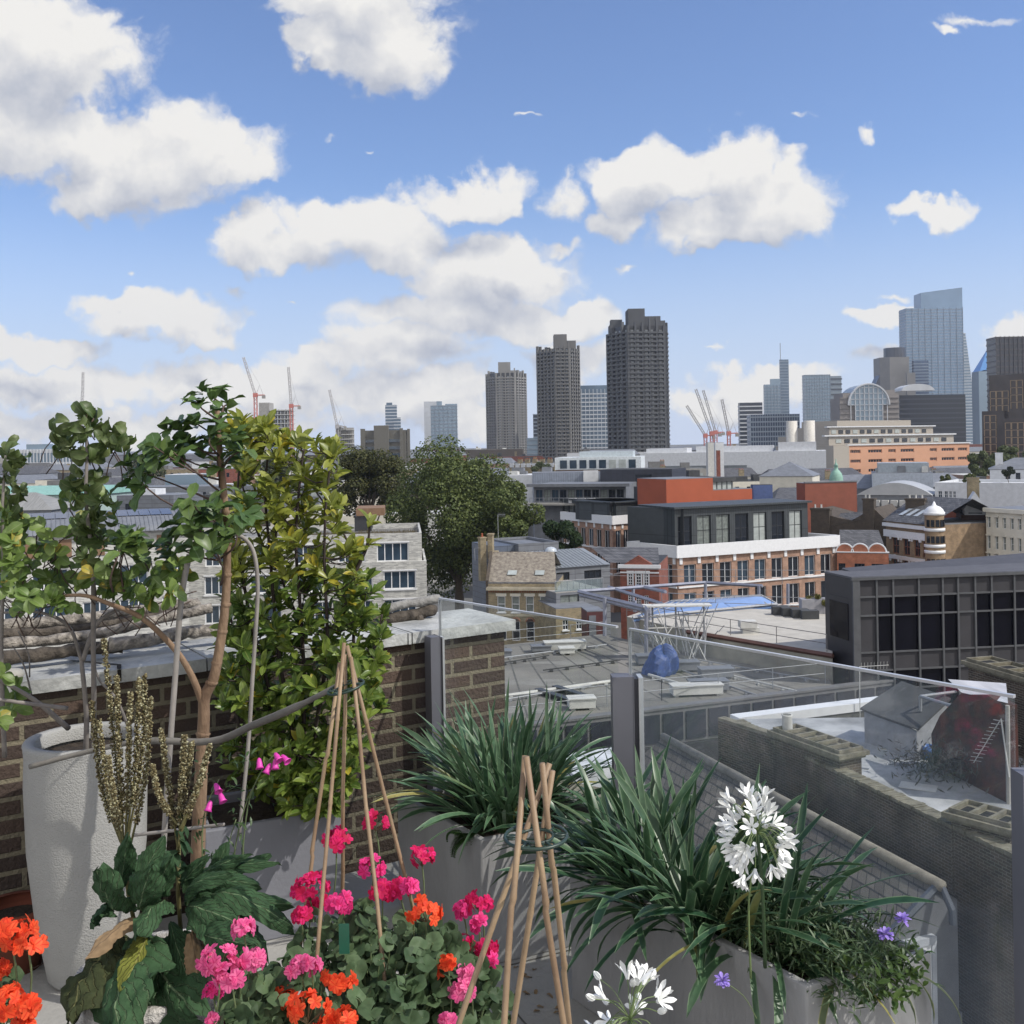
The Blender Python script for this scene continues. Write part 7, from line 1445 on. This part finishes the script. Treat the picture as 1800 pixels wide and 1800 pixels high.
umbel('large round white agapanthus head above the right hand leaves', P(1331, 1463, 2.75), 1, .108, 52, [P(1345, 1700, 2.9), P(1340, 1560, 2.78)], 5)
umbel('white agapanthus head with open bells and buds at the bottom edge', P(1108, 1792, 2.15), 1, .108, 30, [P(1110, 2000, 2.2)], 6, open_=.55)
stick('thin green seed stalk right of the white flower head', [P(1320,1720,2.8), P(1316,1600,2.8), P(1322,1530,2.8)], .003, PED, 'stalk', 'flower_stalk')
stick('pale green stalk tilting out of the bottom flower head', [P(1104,1800,2.3), P(1115,1760,2.3), P(1134,1714,2.35)], .003, PED, 'stalk', 'flower_stalk')
# ---- low herbs and ferns in the planters
def herbs(name, label, c, n, ex, L, W_, cols, seed, h=.12, kind='stuff', cat='plants'):
    r2 = np.random.default_rng(seed); base_ = np.stack([r2.uniform(-1, 1, n)*ex[0], r2.uniform(-1, 1, n)*ex[1], r2.uniform(0, h, n)], 1)
    if len(ex) > 2: ca, sa = math.cos(ex[2]), math.sin(ex[2]); base_ = np.stack([base_[:, 0]*ca-base_[:, 1]*sa, base_[:, 0]*sa+base_[:, 1]*ca, base_[:, 2]], 1)
    V, Fq, U = leaf_arrays(base_, r2.normal(size=(n, 3))+(0,0,.6), (0,0,1)+r2.normal(size=(n, 3))*.3, r2.uniform(*L, n), r2.uniform(*W_, n), r2.uniform(0, 1.4, n), S=3, fold=.15)
    o = npmesh(name, V, Fq, leafmat(name+str(seed), *cols, rough=.5, trans=.3), None, U); o.location = c; tag(o, label, cat, kind=kind)
herbs('feathery_herbs', 'feathery grey green scabious foliage along the front of the right planter', (.86, 3.08, 28.45), 2600, (.28, .16, R(-53)), (.02, .06), (.003, .009), ((.04,.07,.03), (.1,.15,.07)), 3, .16)
herbs('low_weeds', 'small bright green weeds among the strap leaves in the right planter', (.95, 3.0, 28.45), 420, (.2, .12, R(-53)), (.02, .045), (.012, .022), ((.04,.085,.02), (.1,.16,.04)), 4, .1)
def fern(label, c, az, n, L):
    root = thing('fern', label, 'fern', c); fr_ = []; r2 = np.random.default_rng(int(L*1000)+n)
    for i in range(n):
        a = az+r2.normal()*.7; d = np.array([math.cos(a), math.sin(a), r2.uniform(.1, .8)]); d = d/np.linalg.norm(d); sd_ = unit(np.cross(d, (0,0,1))); up = np.cross(sd_, d); t = np.linspace(.08, 1, 18); cur = np.stack([d*L*q*np.cos(q*.9)-up*0+np.array([0,0,-1])*L*q*q*.45 for q in t])
        for s in (-1, 1): fr_.append(leaf_arrays(cur, sd_*s+d*.35, np.tile(up, (18, 1)), (1-t*.85)*L*.28, .011, .4, S=2, fold=.1))
    V, Fq, U = join_arrays(fr_); npmesh('fronds', V, Fq, leafmat('fern_leaf', (.03,.075,.02), (.07,.13,.035), trans=.3), root, U)
fern('fern spilling over the left rim of the central planter', (-.2, 4.08, 28.47), R(-130), 8, .15)
fern('darker fern along the front rim of the central planter', (-.02, 4.12, 28.47), R(-80), 12, .13)
# ---- geraniums
def gl_template():
    k = 14; vs = [(0, 0, -.12)]; 
    for i in range(k): th = 2*math.pi*(i+.5)/k+math.pi/2; r = (.9+.13*math.cos(i*2*math.pi/2.0))*(1.0 if 0 < i < k-1 else .75); vs.append((r*.5*math.cos(th), r*.5*math.sin(th), .1+.06*math.cos(3*th)))
    for i in range(k): th = 2*math.pi*(i+.5)/k+math.pi/2; r = (1+.03*(-1)**i)*(1.0 if 0 < i < k-1 else .7); vs.append((r*math.cos(th), r*math.sin(th), .12+.16*math.sin(3*th+.5)*(1)))
    f = [(0, 1+i, 1+(i+1) % k) for i in range(k-1)]; q = [(1+i, 1+k+i, 1+k+(i+1) % k, 1+(i+1) % k) for i in range(k-1)]; return np.array(vs), np.array(f), np.array(q)
GV, GF3, GF4 = gl_template(); GLEAF = leafmat('geranium_leaf', (.035,.065,.028), (.09,.14,.065), rough=.6, trans=.2, spec=.3)
GST = mat('geranium_stem', (.12,.16,.07), .6, 0, .2, 20)
def geranium(label, c, boxes, heads, seed, nleaf=240):
    """boxes: (px,py,d,rx,ry,rd) leaf clouds; heads: (px,py,d,rpx,colour)"""
    c = Vector(c); root = thing('geranium', label, 'plant', c); r2 = np.random.default_rng(seed); PT = []
    tot = sum(b[3]*b[4] for b in boxes)
    for (px, py, d, rx, ry, rd) in boxes:
        n = int(nleaf*rx*ry/tot); s = d/F; v = r2.normal(size=(n, 3)); v = v/np.linalg.norm(v, axis=1, keepdims=True)*(r2.uniform(0, 1, n)**.4)[:, None]
        PT.append(np.array(P(px, py, d))+v*np.array([rx*s, rd, ry*s]))
    PT = np.concatenate(PT)-np.array(c); n = len(PT); Z = unit(r2.normal(size=(n, 3))*.5+(0, -.45, .8)); X, Y, Z = rframes(Z); sc = r2.uniform(.015, .032, n)
    V, F3 = stamp(GV, GF3, PT, X, Y, Z, sc); _, F4 = stamp(GV, GF4, PT, X, Y, Z, sc); npmesh('leaves', V, [F3, F4], GLEAF, root)
    mb = MB(); 
    for i in range(0, n, 4): mb.tube([Vector(PT[i]), Vector(PT[i])*.5+Vector((0, 0, -.06))], .0017, 4)
    mb.build('leaf_stalks', GST, root)
    for (px, py, d, rp, col) in heads:
        rp = rp*.86; p = Vector(P(px, py, d))-c; r = rp*d/F; nf = max(4, int(4+rp*.36)); hm = MB()
        bot = p+Vector((r2.uniform(-.02, .02), r2.uniform(0, .04), -r2.uniform(.1, .22))); mb = MB(); mb.tube(smooth_path([bot, p.lerp(bot, .5)+Vector((.006, 0, 0)), p-Vector((0, 0, r*.6))], 3), .0022, 5); mb.build('flower_stem', GST, root, True)
        dv = []; 
        while len(dv) < nf:
            v = r2.normal(size=3); v /= np.linalg.norm(v)
            if v[2] > -.35 and v[1] < .75: dv.append(v)
        dv = np.array(dv)*np.array([1, 1, .75]); cen = np.array(p)+dv*r*r2.uniform(.7, 1., nf)[:, None]; X, Y, Z = rframes(dv+np.array([0, -.35, .1])+r2.normal(size=(nf, 3))*.25)
        k = np.tile(np.arange(5)*2*np.pi/5, nf)+np.repeat(r2.uniform(0, 6, nf), 5); Xr, Yr, Zr = (np.repeat(a, 5, 0) for a in (X, Y, Z)); rad = np.cos(k)[:, None]*Xr+np.sin(k)[:, None]*Yr
        fs = r2.uniform(.0135, .0185, nf); fs = np.repeat(fs, 5)
        V, Fq, U = leaf_arrays(np.repeat(cen, 5, 0), rad+Zr*.35, Zr-rad*.3, fs*1.15, fs*.82, .45, fold=.05, S=4, prof=lambda t: np.array([.18,.6,1.0,1.0,.55]), wav=.04)
        npmesh('flower_head', V, Fq, col, root, U)
        mb = MB()
        for q in cen: mb.tube([Vector(q), p-Vector((0, 0, r*.6))], .0009, 3, False)
        mb.build('pedicels', mat('red_green_pedicel', (.14,.1,.05), .6, 0, .2, 9), root)
    return root
def petal(name, a, b_, rib): return leafmat(name, a, b_, rib=rib, rough=.55, trans=.4, spec=.2, ribw=.12)
HOT = petal('crimson_pink_petal', (.55,.012,.07), (.78,.03,.2), (.5,.01,.06)); MAG = petal('magenta_pink_petal', (.75,.03,.2), (.85,.08,.32), (.6,.02,.12)); LPK = petal('light_pink_petal', (.78,.1,.3), (.85,.22,.42), (.6,.04,.2)); ORA = petal('orange_red_petal', (.8,.07,.025), (.88,.15,.05), (.7,.04,.02))
geranium('crimson pink geranium growing up through the taller wigwam', P(650, 1850, 2.62), [(620,1665,2.75,120,70,.1),(700,1720,2.65,140,90,.12),(640,1640,2.85,60,50,.08)],
    [(545,1562,2.8,42,HOT),(591,1478,2.95,30,HOT),(660,1447,3.0,27,HOT),(742,1508,2.9,28,HOT),(655,1524,2.85,26,MAG),(596,1592,2.75,30,MAG),(560,1585,2.85,18,HOT),(672,1568,2.75,26,HOT),(703,1562,2.75,24,HOT),(530,1610,2.75,15,HOT),(720,1560,2.72,14,MAG)], 1, 330)
geranium('geranium with loose red-pink heads right of the taller wigwam', P(800, 1850, 2.62), [(800,1740,2.7,85,70,.1),(850,1770,2.7,50,50,.08),(760,1660,2.8,50,45,.08)],
    [(840,1586,2.85,24,HOT),(815,1600,2.85,18,MAG),(843,1625,2.8,16,MAG),(818,1658,2.8,20,HOT),(850,1668,2.78,26,HOT),(862,1690,2.75,14,MAG),(818,1712,2.62,14,LPK),(812,1738,2.6,24,LPK),(786,1795,2.5,15,LPK)], 2, 200)
geranium('bright orange geranium low in the centre foreground', P(600, 1870, 2.45), [(600,1790,2.5,130,50,.1),(700,1780,2.5,60,50,.1)],
    [(748,1604,2.7,32,ORA),(594,1722,2.5,32,ORA),(540,1778,2.42,44,ORA),(500,1752,2.5,20,ORA),(606,1792,2.4,24,ORA),(787,1692,2.6,11,ORA),(770,1705,2.62,8,ORA),(575,1812,2.4,30,ORA)], 3, 150)
geranium('light pink geranium beside the big wilting leaves', P(430, 1850, 2.45), [(450,1770,2.5,80,50,.08),(500,1720,2.6,50,40,.06),(420,1800,2.4,50,30,.06)],
    [(429,1633,2.5,23,LPK),(385,1690,2.42,36,LPK),(408,1716,2.4,34,LPK),(448,1690,2.5,22,LPK),(375,1745,2.45,16,MAG),(530,1702,2.5,28,LPK),(548,1696,2.48,16,LPK),(378,1796,2.4,13,LPK),(420,1684,2.44,20,LPK)], 4, 130)
geranium('salmon orange geranium cut off by the left edge', P(-20, 1850, 2.2), [(-10,1740,2.25,45,80,.06)], [(22,1645,2.2,42,ORA),(50,1658,2.18,28,ORA),(-10,1650,2.2,30,ORA),(14,1765,2.15,36,ORA),(45,1772,2.15,22,ORA),(0,1705,2.2,12,ORA),(40,1800,2.15,15,ORA)], 5, 40)
mb = MB(); o = P(605, 1652, 2.6); mb.box(-.013, .013, -.001, .001, -.035, .04); tag(mb.build('plant_label', mat('green_plastic_tag', (.02,.11,.07), .4), None, loc=o), 'small dark green plastic plant tag among the geraniums', 'plant tag')
# ---- mullein with seed spikes and big wilting leaves
base = P(285, 1640, 3.0); root = thing('mullein', 'large plant with huge drooping leaves and tall brown seed spikes', 'plant', base); bs = np.array(base)
sp_ = [((217,1500),(205,1350),(182,1124),3.05,.011),((217,1490),(210,1330),(205,1188),3.0,.009),((220,1485),(226,1340),(229,1218),3.0,.008),((222,1480),(240,1320),(244,1194),3.02,.008),((224,1480),(250,1320),(254,1188),3.06,.008),((226,1500),(256,1360),(265,1226),2.98,.0085),
       ((212,1480),(178,1380),(161,1234),3.02,.0085),((214,1480),(190,1390),(174,1268),3.0,.0075),((216,1500),(200,1400),(190,1330),2.97,.007),
       ((314,1500),(296,1380),(283,1282),2.95,.009),((314,1490),(320,1380),(324,1294),2.93,.011),((316,1470),(345,1390),(369,1310),2.93,.008),((316,1440),(330,1360),(337,1306),2.96,.0075),((312,1450),(280,1400),(268,1345),2.92,.008),((316,1460),(350,1380),(358,1352),2.9,.007)]
cap = np.array([(0,0,0),(.5,0,.45),(0,.5,.45),(-.5,0,.45),(0,-.5,.45),(0,0,1.)]); capf = np.array([(0,2,1),(0,3,2),(0,4,3),(0,1,4),(1,2,5),(2,3,5),(3,4,5),(4,1,5)])
SEED = leafmat('seed_capsule', (.07,.05,.02), (.2,.17,.08), trans=.1, rough=.8, yellow=(.42,.4,.25), yamt=.3)
for (a, b_, c, d, r) in sp_:
    q = smooth_path([P(*a, d)-base, P(*b_, d)-base, P(*c, d)-base], 8); mb = MB(); mb.tube(q, taper(q, .004, .0015), 5); st = mb.build('spike_stem', mat('olive_stem', (.11,.1,.035), .7, 0, .2, 9), root, True)
    n = 620; t = rng.uniform(.22, 1, n)*(len(q)-1); i0 = np.minimum(t.astype(int), len(q)-2); fr_ = t-i0; Q = np.array([tuple(v) for v in q]); pos = Q[i0]*(1-fr_)[:, None]+Q[i0+1]*fr_[:, None]
    dr = unit(rng.normal(size=(n, 3))*(1, 1, .35)); rr_ = r*(1.15-.75*(t/len(q))); pos = pos+dr*rr_[:, None]*rng.uniform(.2, .9, n)[:, None]; X, Y, Z = rframes(dr+(0,0,.4)); V, Fq = stamp(cap, capf, pos, X, Y, Z, rng.uniform(.0045, .0095, n)); npmesh('seed_spike', V, Fq, SEED, root, smooth=False)
mb = MB()
for (x, y, x1, y1) in [(217,1500,240,1640),(314,1500,318,1640)]: mb.tube([P(x1, y1, 3.0)-base, P((x+x1)/2-3, (y+y1)/2, 3.0)-base, P(x, y-15, 3.0)-base], .0065, 8)
mb.build('main_stems', MC['olive_stem'], root, True)
def bigleaf(oname, specs, _a, _b, **k):
    """specs: start px,py,d -> tip px,py,d, width m, arch, facing"""
    A_ = []
    for (x0, y0, d0, x1, y1, d1, w, arch, face) in specs:
        p0 = np.array(P(x0, y0, d0))-bs; p1 = np.array(P(x1, y1, d1))-bs; S = 26; nt_ = 13;  ch = p1-p0; L = np.linalg.norm(ch); dirn = ch/L; fc = np.array(face, float); fc = fc-dirn*(fc@dirn); fc /= np.linalg.norm(fc); sd_ = np.cross(dirn, fc); ph = rng.uniform(0, 6)
        V = np.zeros((S+1, nt_, 3)); UV = np.zeros((S+1, nt_, 2))
        for i in range(S+1):
            t = i/S; pr = (math.sin(math.pi*min(1, t**1.15*.93+.06))**.75)*(1+.06*math.sin(t*90)); cen = p0+ch*t+fc*arch*math.sin(math.pi*t**.8)
            for j in range(nt_):
                s = (j/(nt_-1)-.5)*2; ww = w/2*pr*(1+.08*math.sin(9*t+ph+s*3)+.05*math.sin(29*t+ph+s*2)+.03*math.sin(61*t+s)); rip = w*.11*math.sin(13*t+ph+2*s)*abs(s)**2+w*.03*math.sin(31*t+7*s+ph)+w*.03*math.sin(17*t-9*s+ph*2)+w*.02*abs(math.sin(14*t-abs(s)*4))
                V[i, j] = cen+sd_*s*ww+fc*(-abs(s)**1.6*w*.2+rip); UV[i, j] = (j/(nt_-1), t)
        K = (S+1)*nt_; q = np.array([(i*nt_+j, i*nt_+j+1, (i+1)*nt_+j+1, (i+1)*nt_+j) for i in range(S) for j in range(nt_-1)]); o = npmesh(oname, V.reshape(-1, 3), q, leafmat(**k), root, UV.reshape(-1, 2))
    return o
up = (0,-.4,1); fr3 = (0,-1,.35)
K1 = dict(name='mullein_leaf', c1=(.022,.062,.028), c2=(.05,.1,.042), rib=(.16,.22,.12), trans=.15, rough=.75, ribw=.018, veins=9, spec=.25)
bigleaf('big_leaf', [(262,1655,3.0,345,1785,2.72,.24,.04,(.25,-1,.2)),(250,1640,2.95,205,1812,2.62,.22,.04,(-.1,-1,.2)),(300,1620,2.95,338,1740,2.78,.07,.02,(.2,-1,.3))], 0, 0, **K1)
bigleaf('big_leaf', [(235,1650,2.95,118,1790,2.7,.22,.045,(-.5,-1,.2)),(215,1640,2.98,140,1760,2.8,.1,.03,(-.6,-1,.4))], 0, 0, name='bronzed_mullein_leaf', c1=(.035,.045,.02), c2=(.05,.06,.025), rib=(.14,.14,.06), trans=.15, rough=.8, ribw=.018, veins=9, spec=.2)
bigleaf('big_leaf', [(258,1640,2.9,215,1740,2.7,.07,.02,(.3,-1,.1))], 0, 0, name='yellowing_mullein_leaf', c1=(.14,.17,.03), c2=(.2,.2,.04), rib=(.3,.28,.1), trans=.25, rough=.75, ribw=.02, veins=9, spec=.2)
bigleaf('withered_leaf', [(250,1612,2.88,150,1685,2.74,.055,.02,(-.2,-.7,.8)),(335,1640,2.85,352,1735,2.8,.06,.01,(.5,-1,0)),(340,1625,2.9,365,1700,2.85,.04,.01,(.8,-1,0))], 0, 0, name='withered_leaf', c1=(.17,.11,.06), c2=(.26,.18,.1), rib=(.12,.08,.05), trans=.1, rough=.9, ribw=.03)
bigleaf('big_leaf', [(232,1600,2.95,170,1530,2.8,.12,.03,(-.3,-1,.5)),(250,1600,2.9,265,1525,2.8,.1,.025,(.1,-1,.3)),(255,1590,2.92,300,1510,2.85,.085,.02,(.5,-1,.4)),(215,1560,3.0,225,1470,2.9,.06,.015,(.2,-1,.3)),(330,1590,2.95,405,1535,2.85,.06,.045,(.4,-.6,.8)),(330,1600,2.95,425,1625,2.78,.11,.05,(-.2,-.7,.7)),
   (345,1610,2.95,470,1690,2.75,.11,.07,(.5,-.6,.6)),(345,1600,3.0,512,1590,2.85,.07,.08,(-.1,-.8,.6)),(340,1580,3.05,490,1515,3.0,.055,.05,(.3,-.3,1)),(330,1570,3.05,440,1500,3.0,.06,.03,(0,-.6,1)),(335,1585,3.0,475,1500,3.05,.06,.03,(0,-.6,1)),(320,1560,3.0,365,1505,2.95,.05,.02,(0,-1,.5)),
   (300,1590,2.9,240,1640,2.75,.09,.03,(-.3,-1,.7)),(200,1600,3.0,160,1620,2.85,.07,.02,(-.5,-1,.5)),(350,1620,2.9,400,1700,2.72,.09,.05,(.6,-.8,.3)),(355,1600,2.95,515,1630,2.8,.09,.09,(.2,-.5,.8)),(350,1570,3.0,455,1555,2.9,.07,.05,(-.3,-.6,.8)),(360,1640,2.85,440,1660,2.7,.08,.04,(.1,-1,.4)),(225,1580,3.05,290,1470,3.1,.07,.02,(.2,-1,.2)),(365,1560,3.1,400,1480,3.1,.05,.02,(.3,-1,.3)),(330,1540,3.05,290,1500,3.0,.05,.02,(0,-1,.3))], 0, 0, **K1)
V, Fq, U = leaf_arrays(np.array([np.array(P(random.gauss(316, 6), y, 2.95)) for y in range(1440, 1560, 5)])-bs, rng.normal(size=(24, 3))+(0,-.3,.2), (0,0,1)+rng.normal(size=(24, 3))*.2, .045, .018, .7, S=4); npmesh('stem_leaves', V, Fq, leafmat(**K1), root, U)
# ---- pink bell flowers on thin stems
base = P(430, 1480, 3.3); root = thing('foxglove', 'thin stemmed plant with pink bell flowers in front of the blue grey planter', 'plant', base); bm2 = mat('pink_bell', (.62,.05,.36), .5, 0, .15, 20)
mb = MB()
for pts in ([(425,1560),(428,1480),(440,1400),(470,1340),(505,1310)],[(360,1560),(355,1480),(362,1420),(385,1370)],[(405,1600),(412,1500),(430,1420),(452,1370)],[(395,1560),(398,1500),(415,1440)]): q = smooth_path([P(x, y, 3.3)-base for x, y in pts], 4); mb.tube(q, taper(q, .003, .0015), 5)
mb.build('stems', GST, root, True)
for (x, y, dx, dz) in [(500,1333,.7,-.5),(484,1342,.1,-1),(472,1350,-.4,-.9),(456,1341,.2,-1),(389,1401,.5,-.8),(368,1416,-.2,-1),(381,1384,.4,-.5),(487,1330,.5,-.5)]:
    o = P(x, y, 3.28)-base; z = Vector((dx, -.5, dz)).normalized(); mb = MB(); mb.lathe([(.0015,-.004),(.006,0),(.009,.012),(.0095,.022),(.0135,.03),(.0125,.03),(.008,.02)], n=12); ob = mb.build('bell_flower', bm2, root, True); ob.location = o-z*.012; ob.rotation_euler = z.to_track_quat('Z', 'Y').to_euler()
N = 90; t = rng.uniform(0, 1, N); V, Fq, U = leaf_arrays(np.stack([np.array(P(random.choice([(427,0),(358,0),(412,0)])[0]+random.gauss(0, 10), random.uniform(1300, 1520), 3.3)) for _ in range(N)])-np.array(base), rng.normal(size=(N, 3)), (0,0,1)+rng.normal(size=(N, 3))*.3, .03, .009, .6, S=3); npmesh('foliage', V, Fq, leafmat('foxglove_leaf', (.04,.08,.03), (.08,.13,.05), trans=.3), root, U)
# ---- purple scabious
def scab(label, px, py, d, foot):
    c = P(px, py, d); root = thing('scabious', label, 'flower', c); n = 26; th = rng.uniform(0, 2*np.pi, n); e = rng.uniform(-.2, 1.2, n); dd = np.stack([np.cos(th)*np.cos(e), np.sin(th)*np.cos(e), np.sin(e)], 1); V, Fq, U = leaf_arrays(dd*.004, dd, (0,0,1)+dd*.1, .02, .009, .5, S=4, prof=lambda t: np.array([.3,.7,1,1,.5]), wav=.2)
    npmesh('petals', V, Fq, leafmat('lilac_petal', (.3,.2,.62), (.42,.32,.75), trans=.3, rough=.6), root, U); V, Fq, U = leaf_arrays(rng.normal(size=(40, 3))*.003, rng.normal(size=(40, 3))+(0,-.3,1), rng.normal(size=(40, 3)), .008, .002, .1, S=2); npmesh('centre', V, Fq, leafmat('lilac_centre', (.4,.32,.55), (.5,.42,.6)), root, U)
    q = smooth_path([P(*foot)-c, (P(*foot)-c)*.5+Vector((.01, 0, .01)), Vector((0,0,0))], 4); mb = MB(); mb.tube(q, .0013, 5); mb.build('stem', GST, root)
scab('upper lilac scabious bloom at the right end of the planter', 1587, 1618, 2.9, (1540, 1700, 2.95)); scab('lower lilac scabious bloom just left of the upper one', 1556, 1643, 2.88, (1530, 1720, 2.95)); scab('lilac scabious bloom hanging alone over the planter front', 1270, 1724, 2.7, (1330, 1790, 2.75))
# ---- debris: dead leaves on the paving
tmp = []
for i in range(16):
    x, y = random.choice([(940,1740),(935,1705),(960,1770),(925,1725),(890,1690)]); p = PZ(x+random.uniform(-30,30), y+random.uniform(-20,20), FL+.004)
    V, Fq, U = leaf_arrays([(0,0,0)], [(random.uniform(-1,1), random.uniform(-1,1), .1)], [(0,0,1)], .035, .014, 1.0, S=4, wav=.3); o = npmesh('dead_leaf', V, Fq, leafmat('withered_leaf', (), ()) if 'withered_leaf' in MC else None, None, U); o.location = p; tag(o, 'curled brown dead leaf on the paving behind the nearer wigwam', 'leaf', 'brown dead leaves on the pale paving')
stick('thin brown twig lying on the paving at lower left', [PZ(45, 1708, FL+.01), PZ(85, 1690, FL+.02), PZ(108, 1683, FL+.01)], .002, TWIG, 'twig', 'twig')
# ================================================================ air: faint haze over the whole city
mb = MB(); mb.box(-1700, 1700, -60, 2400, -2.5, 330)
hm = bpy.data.materials.new('thin_haze'); hm.use_nodes = True; hn = hm.node_tree; hn.nodes.remove(hn.nodes['Principled BSDF'])
pv = hn.nodes.new('ShaderNodeVolumePrincipled'); pv.inputs['Color'].default_value = (.8, .87, 1, 1); pv.inputs['Density'].default_value = .0001; pv.inputs['Anisotropy'].default_value = .2
hn.links.new(pv.outputs[0], hn.nodes['Material Output'].inputs['Volume'])
tag(mb.build('haze', hm), kind='stuff')
